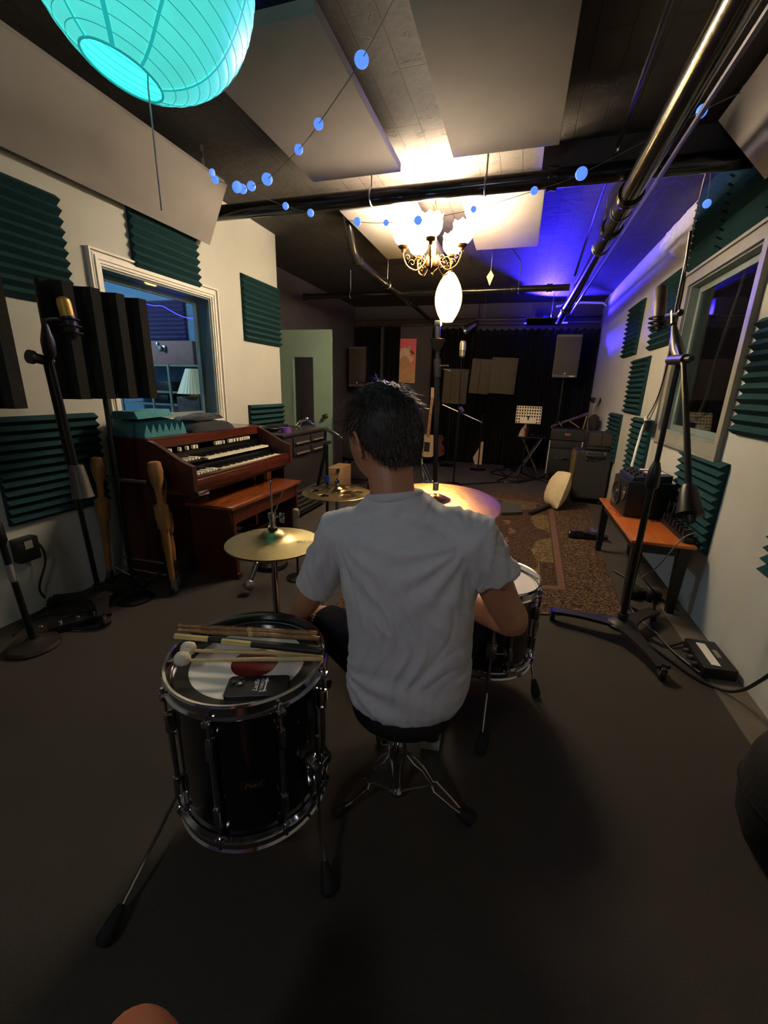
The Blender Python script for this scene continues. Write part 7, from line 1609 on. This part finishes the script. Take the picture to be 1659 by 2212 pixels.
def folds(p, n):
    q = Vector((p.x, p.y, p.z)); w = Vector((noise.noise(q*5+Vector((3, 1, 2))), 0, noise.noise(q*4)))*.35
    inb = 1.0; zz = p.z
    v = noise.noise(Vector((q.x*17+w.x*6+zz*2.5, q.y*5, zz*2.6+w.z*2)))
    v2 = noise.noise(Vector((q.x*38+w.x*10-zz*5, q.y*10, zz*5)))
    f = 0.0085*(1-abs(v)*2.2)*min(1, max(0, (1.05-zz)/.25))*min(1, max(.25, (zz-.47)/.2)) + .0040*v2-.003*max(0, .22-abs(v2))*4
    # bunched folds sweeping across the lower back from the left hip
    c = Vector((p.x+.40, 0, p.z-.585)); r = math.hypot(c.x, c.z); a = math.atan2(c.z, c.x)
    if zz < .66: f += .0055*math.sin(a*13+r*9+1.2*noise.noise(q*7))*math.exp(-((r-.14)/.12)**2)*min(1, max(0, (.66-zz)/.07))*min(1, max(0, (zz-.475)/.03))
    # radiating creases from right shoulder blade
    c = Vector((p.x+.06, 0, p.z-1.0)); r = math.hypot(c.x, c.z); a = math.atan2(c.z, c.x)
    f += .004*math.sin(a*17+r*6)*math.exp(-((r-.13)/.075)**2)
    c = Vector((p.x+.40, 0, p.z-.97)); r = math.hypot(c.x, c.z); a = math.atan2(c.z, c.x)
    f += .0028*math.sin(a*15+r*7)*math.exp(-((r-.12)/.06)**2)
    return p+n*f
M_shirt = mat('white_cotton_jersey', (196, 196, 200), .92, var=.03, scale=60, spec=.15, bump=.12, bscale=700, sheen=.1)
shirt = fused('t_shirt', S_, .0055, M_shirt, pers, 4, folds)
cl = MB(); ring_ = [Vector((-.262+.064*math.cos(a), .951+.062*math.sin(a), 1.070+.012*math.cos(a)-.010*math.sin(a))) for a in [2*PI*i/36 for i in range(36)]]
cl.tube(ring_, .0075, 8, closed=True, flat=1.4); cl.build('collar', M_shirt, shirt, True)
for c_, d_, r_ in ((hemL, dL, .0535), (hemR, dR, .0525)):
    q_ = Vector((0, 0, 1)).rotation_difference(d_); cl = MB(); cl.tube([c_-d_*.016+q_ @ Vector((r_*math.cos(a), r_*math.sin(a), 0)) for a in [2*PI*i/36 for i in range(36)]], .0016, 6, closed=True); cl.build('sleeve_hem', M_shirt, shirt, True)
# ---------------------------------------------------------------- shorts and shoes
S2 = MB(); loft(S2, [(.474, -.225, 1.035, .135, .125), (.50, -.223, 1.02, .150, .135), (.56, -.22, 1.0, .152, .115), (.62, -.216, .98, .148, .10)], n=32)
for H_, K_ in ((HL, KL), (HR, KR)):
    S2.tube([H_, lerp(H_, K_, .3), lerp(H_, K_, .6), lerp(H_, K_, .86)], [.088, .086, .08, .075], 28)
M_short = mat('dark_navy_shorts', (15, 17, 28), .9, var=.15, scale=30, bump=.1, spec=.08)
shorts = fused('shorts', S2, .006, M_short, pers, 3, lambda p, n: p+n*.004*noise.noise(p*16))
for k in range(5):
    c_ = P(691-1*k, 1362+5.5*k, Y=1.12); 
    d_ = (KL-HL).normalized(); c0 = lerp(HL, KL, .80); nn_ = Vector((-.35, -.7, .55)); nn_ = (nn_-d_*nn_.dot(d_)).normalized(); s0 = d_.cross(nn_)
    MB().box((0, 0, 0), (.008, .005, .0012), frame(c0+nn_*.0805+s0*(-.02+.010*k)+d_*.0, d_, s0)).build('printed_mark', M_wp, shorts, True, smooth=0)
for A_2, K_, nm in ((AL, KL, 'l'), (AR, KR, 'r')):
    fd = Vector((-.12, 1, 0)).normalized() if K_ is KR else Vector((-.5, .85, 0)).normalized(); sd = Vector((fd.y, -fd.x, 0))
    base = Vector((A_2.x, A_2.y, 0))-fd*.05; sh_ = MB(); lift = .02
    vs = []; prof = [(0, .032, .075), (.04, .036, .095), (.09, .037, .085), (.15, .044, .06), (.21, .046, .048), (.255, .036, .036), (.275, .015, .03)]
    rings = []
    n = 16
    for (t, wdt, hgt) in prof:
        for j in range(n):
            a = 2*PI*j/n; c, s = math.cos(a), math.sin(a); vs.append(base+fd*t+sd*wdt*c+Vector((0, 0, lift+.012+(hgt*.5)+hgt*.5*s)))
    fs = []
    for i in range(len(prof)-1):
        for j in range(n): fs.append((i*n+j, i*n+(j+1) % n, (i+1)*n+(j+1) % n, (i+1)*n+j))
    fs.append(tuple(range(n))[::-1]); fs.append(tuple(range((len(prof)-1)*n, len(prof)*n)))
    sh_.add(vs, fs); s0 = sh_.build('sneaker', mat('dark_grey_canvas_shoe', (40, 38, 40), .8), pers, True, smooth=60)
    so_ = MB(); ol = []
    for (t, wdt, hgt) in prof: ol.append(base+fd*t+sd*(wdt+.003))
    for (t, wdt, hgt) in reversed(prof): ol.append(base+fd*t-sd*(wdt+.003))
    so_.prism([Vector((p.x, p.y, lift-.02)) for p in ol], (0, 0, .034)); so_.build('sole', mat('off_white_rubber_sole', (176, 172, 164), .6), s0, True, smooth=40)
st_ = thing('drumstick', 'drumstick held in the right hand of the seated person', 'drumstick', WRR)
g0 = WRR+Vector((-.03, .055, -.025)); MB().lathe([(r, t*.39) for r, t in stick[::1]], g0+Vector((-.22, .19, -.045)), (Vector((.27, -.24, .05))), 12).build('shaft', M_hick, st_, True)
# ---------------------------------------------------------------- photographer knee and round black case at the edges of the picture
kn = thing('person', 'second seated person, only a bare knee showing at the bottom edge', 'person', (-.1, -.3, 0))  # beyond the bare knee, the unseen body is added to shade the near floor
K2 = MB(); c = P(266, 2350, Z=.50); HC2 = Vector((-.02, -.36, 1.33))
for s in (-1, 1):
    k_ = c if s < 0 else Vector((.38, .08, .50)); h_ = Vector((-.08+s*.09, -.36, .53)); a_ = Vector((k_.x, k_.y+.02, .09))
    limb(K2, [h_, lerp(h_, k_, .5)+Vector((0, 0, .01)), k_, lerp(k_, a_, .15)+Vector((0, .01, 0)), lerp(k_, a_, .4), a_], [.085, .072, .056, .052, .052, .034]); limb(K2, [a_+Vector((0, -.03, -.04)), a_+Vector((0, .06, -.055)), a_+Vector((0, .13, -.07))], [.034, .032, .02])
loft(K2, [(.47, -.08, -.38, .15, .11), (.55, -.08, -.38, .16, .12), (.75, -.07, -.38, .145, .10), (.95, -.05, -.37, .165, .11), (1.08, -.03, -.37, .16, .09), (1.13, -.02, -.37, .08, .06)])
limb(K2, [(-.02, -.37, 1.1), (-.02, -.36, 1.2)], [.058, .056]); K2.sph(HC2, .1, 24, sc=(.78, .95, 1.15)); K2.sph(HC2+Vector((0, .095, -.02)), .016, 10)
for s in (-1, 1):
    S0, E0, W0 = Vector((-.03+s*.18, -.37, 1.07)), Vector((-.05+s*.25, -.30, .80)), Vector((-.07+s*.17, -.12, .66))
    limb(K2, [S0, lerp(S0, E0, .5), E0, lerp(E0, W0, .4), W0], [.055, .046, .041, .038, .026]); hand(K2, W0, (-s*.2, .9, -.25), (0, -.25, -1), s < 0, (.3, .4, .3), .2)
    K2.sph(HC2+Vector((s*.078, -.01, -.01)), .028, 10, sc=(.3, .7, 1.1))
fused('body', K2, .0065, mat('blurred_warm_skin', (186, 112, 80), .6, var=.05, sss=.1), kn, 3)
K3 = MB(); loft(K3, [(.465, -.08, -.38, .17, .13), (.55, -.08, -.38, .178, .14), (.75, -.07, -.38, .165, .12), (.95, -.05, -.37, .18, .125), (1.07, -.03, -.37, .175, .105), (1.12, -.02, -.37, .10, .075)])
for s in (-1, 1): K3.tube([Vector((-.03+s*.13, -.37, 1.05)), Vector((-.03+s*.19, -.365, 1.03)), Vector((-.045+s*.225, -.33, .90))], [.06, .068, .06], 24)
fused('dark_sweater', K3, .0075, mat('charcoal_knit', (30, 30, 32), .9, bump=.3, bscale=120), kn, 3)
K4 = MB(); loft(K4, [(.462, -.08, -.37, .17, .13), (.52, -.08, -.37, .175, .14), (.60, -.08, -.38, .172, .135)])
for s in (-1, 1):
    k_ = c if s < 0 else Vector((.38, .08, .50)); h_ = Vector((-.08+s*.09, -.36, .53)); K4.tube([h_, lerp(h_, k_, .4), lerp(h_, k_, .72)], [.10, .09, .075], 24)
fused('shorts', K4, .0075, M_short, kn, 3)
K5 = MB(); K5.sph(HC2+Vector((0, -.015, .025)), .108, 24, sc=(.8, .95, 1.05)); K5.build('hair', M_hair, kn, True, smooth=80)
sto = thing('stool', 'plain black wooden stool under the seated person at the viewpoint', 'stool', (-.08, -.38, 0))
MB().lathe([(0, .43), (.16, .43), (.165, .44), (.16, .455), (0, .458)], (0, 0, 0), n=32).build('seat', M_black, sto)
for k in range(4): a = PI/4+PI/2*k; MB().cyl((.10*math.cos(a), .10*math.sin(a), .43), (.17*math.cos(a), .17*math.sin(a), 0), .014, n=10).build('leg', M_black, sto)
cxx_, cyy_ = .965, 1.24
bc_ = thing('round_pouf', 'round black padded pouf at the right edge of the picture', 'pouf', (cxx_, cyy_, 0))
MB().lathe([(0, 0), (.12, 0), (.16, .03), (.188, .10), (.198, .20), (.188, .30), (.16, .375), (.11, .405), (0, .41)], (cxx_, cyy_, 0), n=48).build('padded_body', mat('black_padded_cloth', (8, 8, 9), .85, bump=.3, bscale=60, var=.2), bc_, True, smooth=60)
mb = MB(); mb.tube([(cxx_+.1985*math.cos(a), cyy_+.1985*math.sin(a), .20) for a in [2*PI*i/48 for i in range(48)]], .005, 6, closed=True); mb.build('piping', M_black, bc_, True)
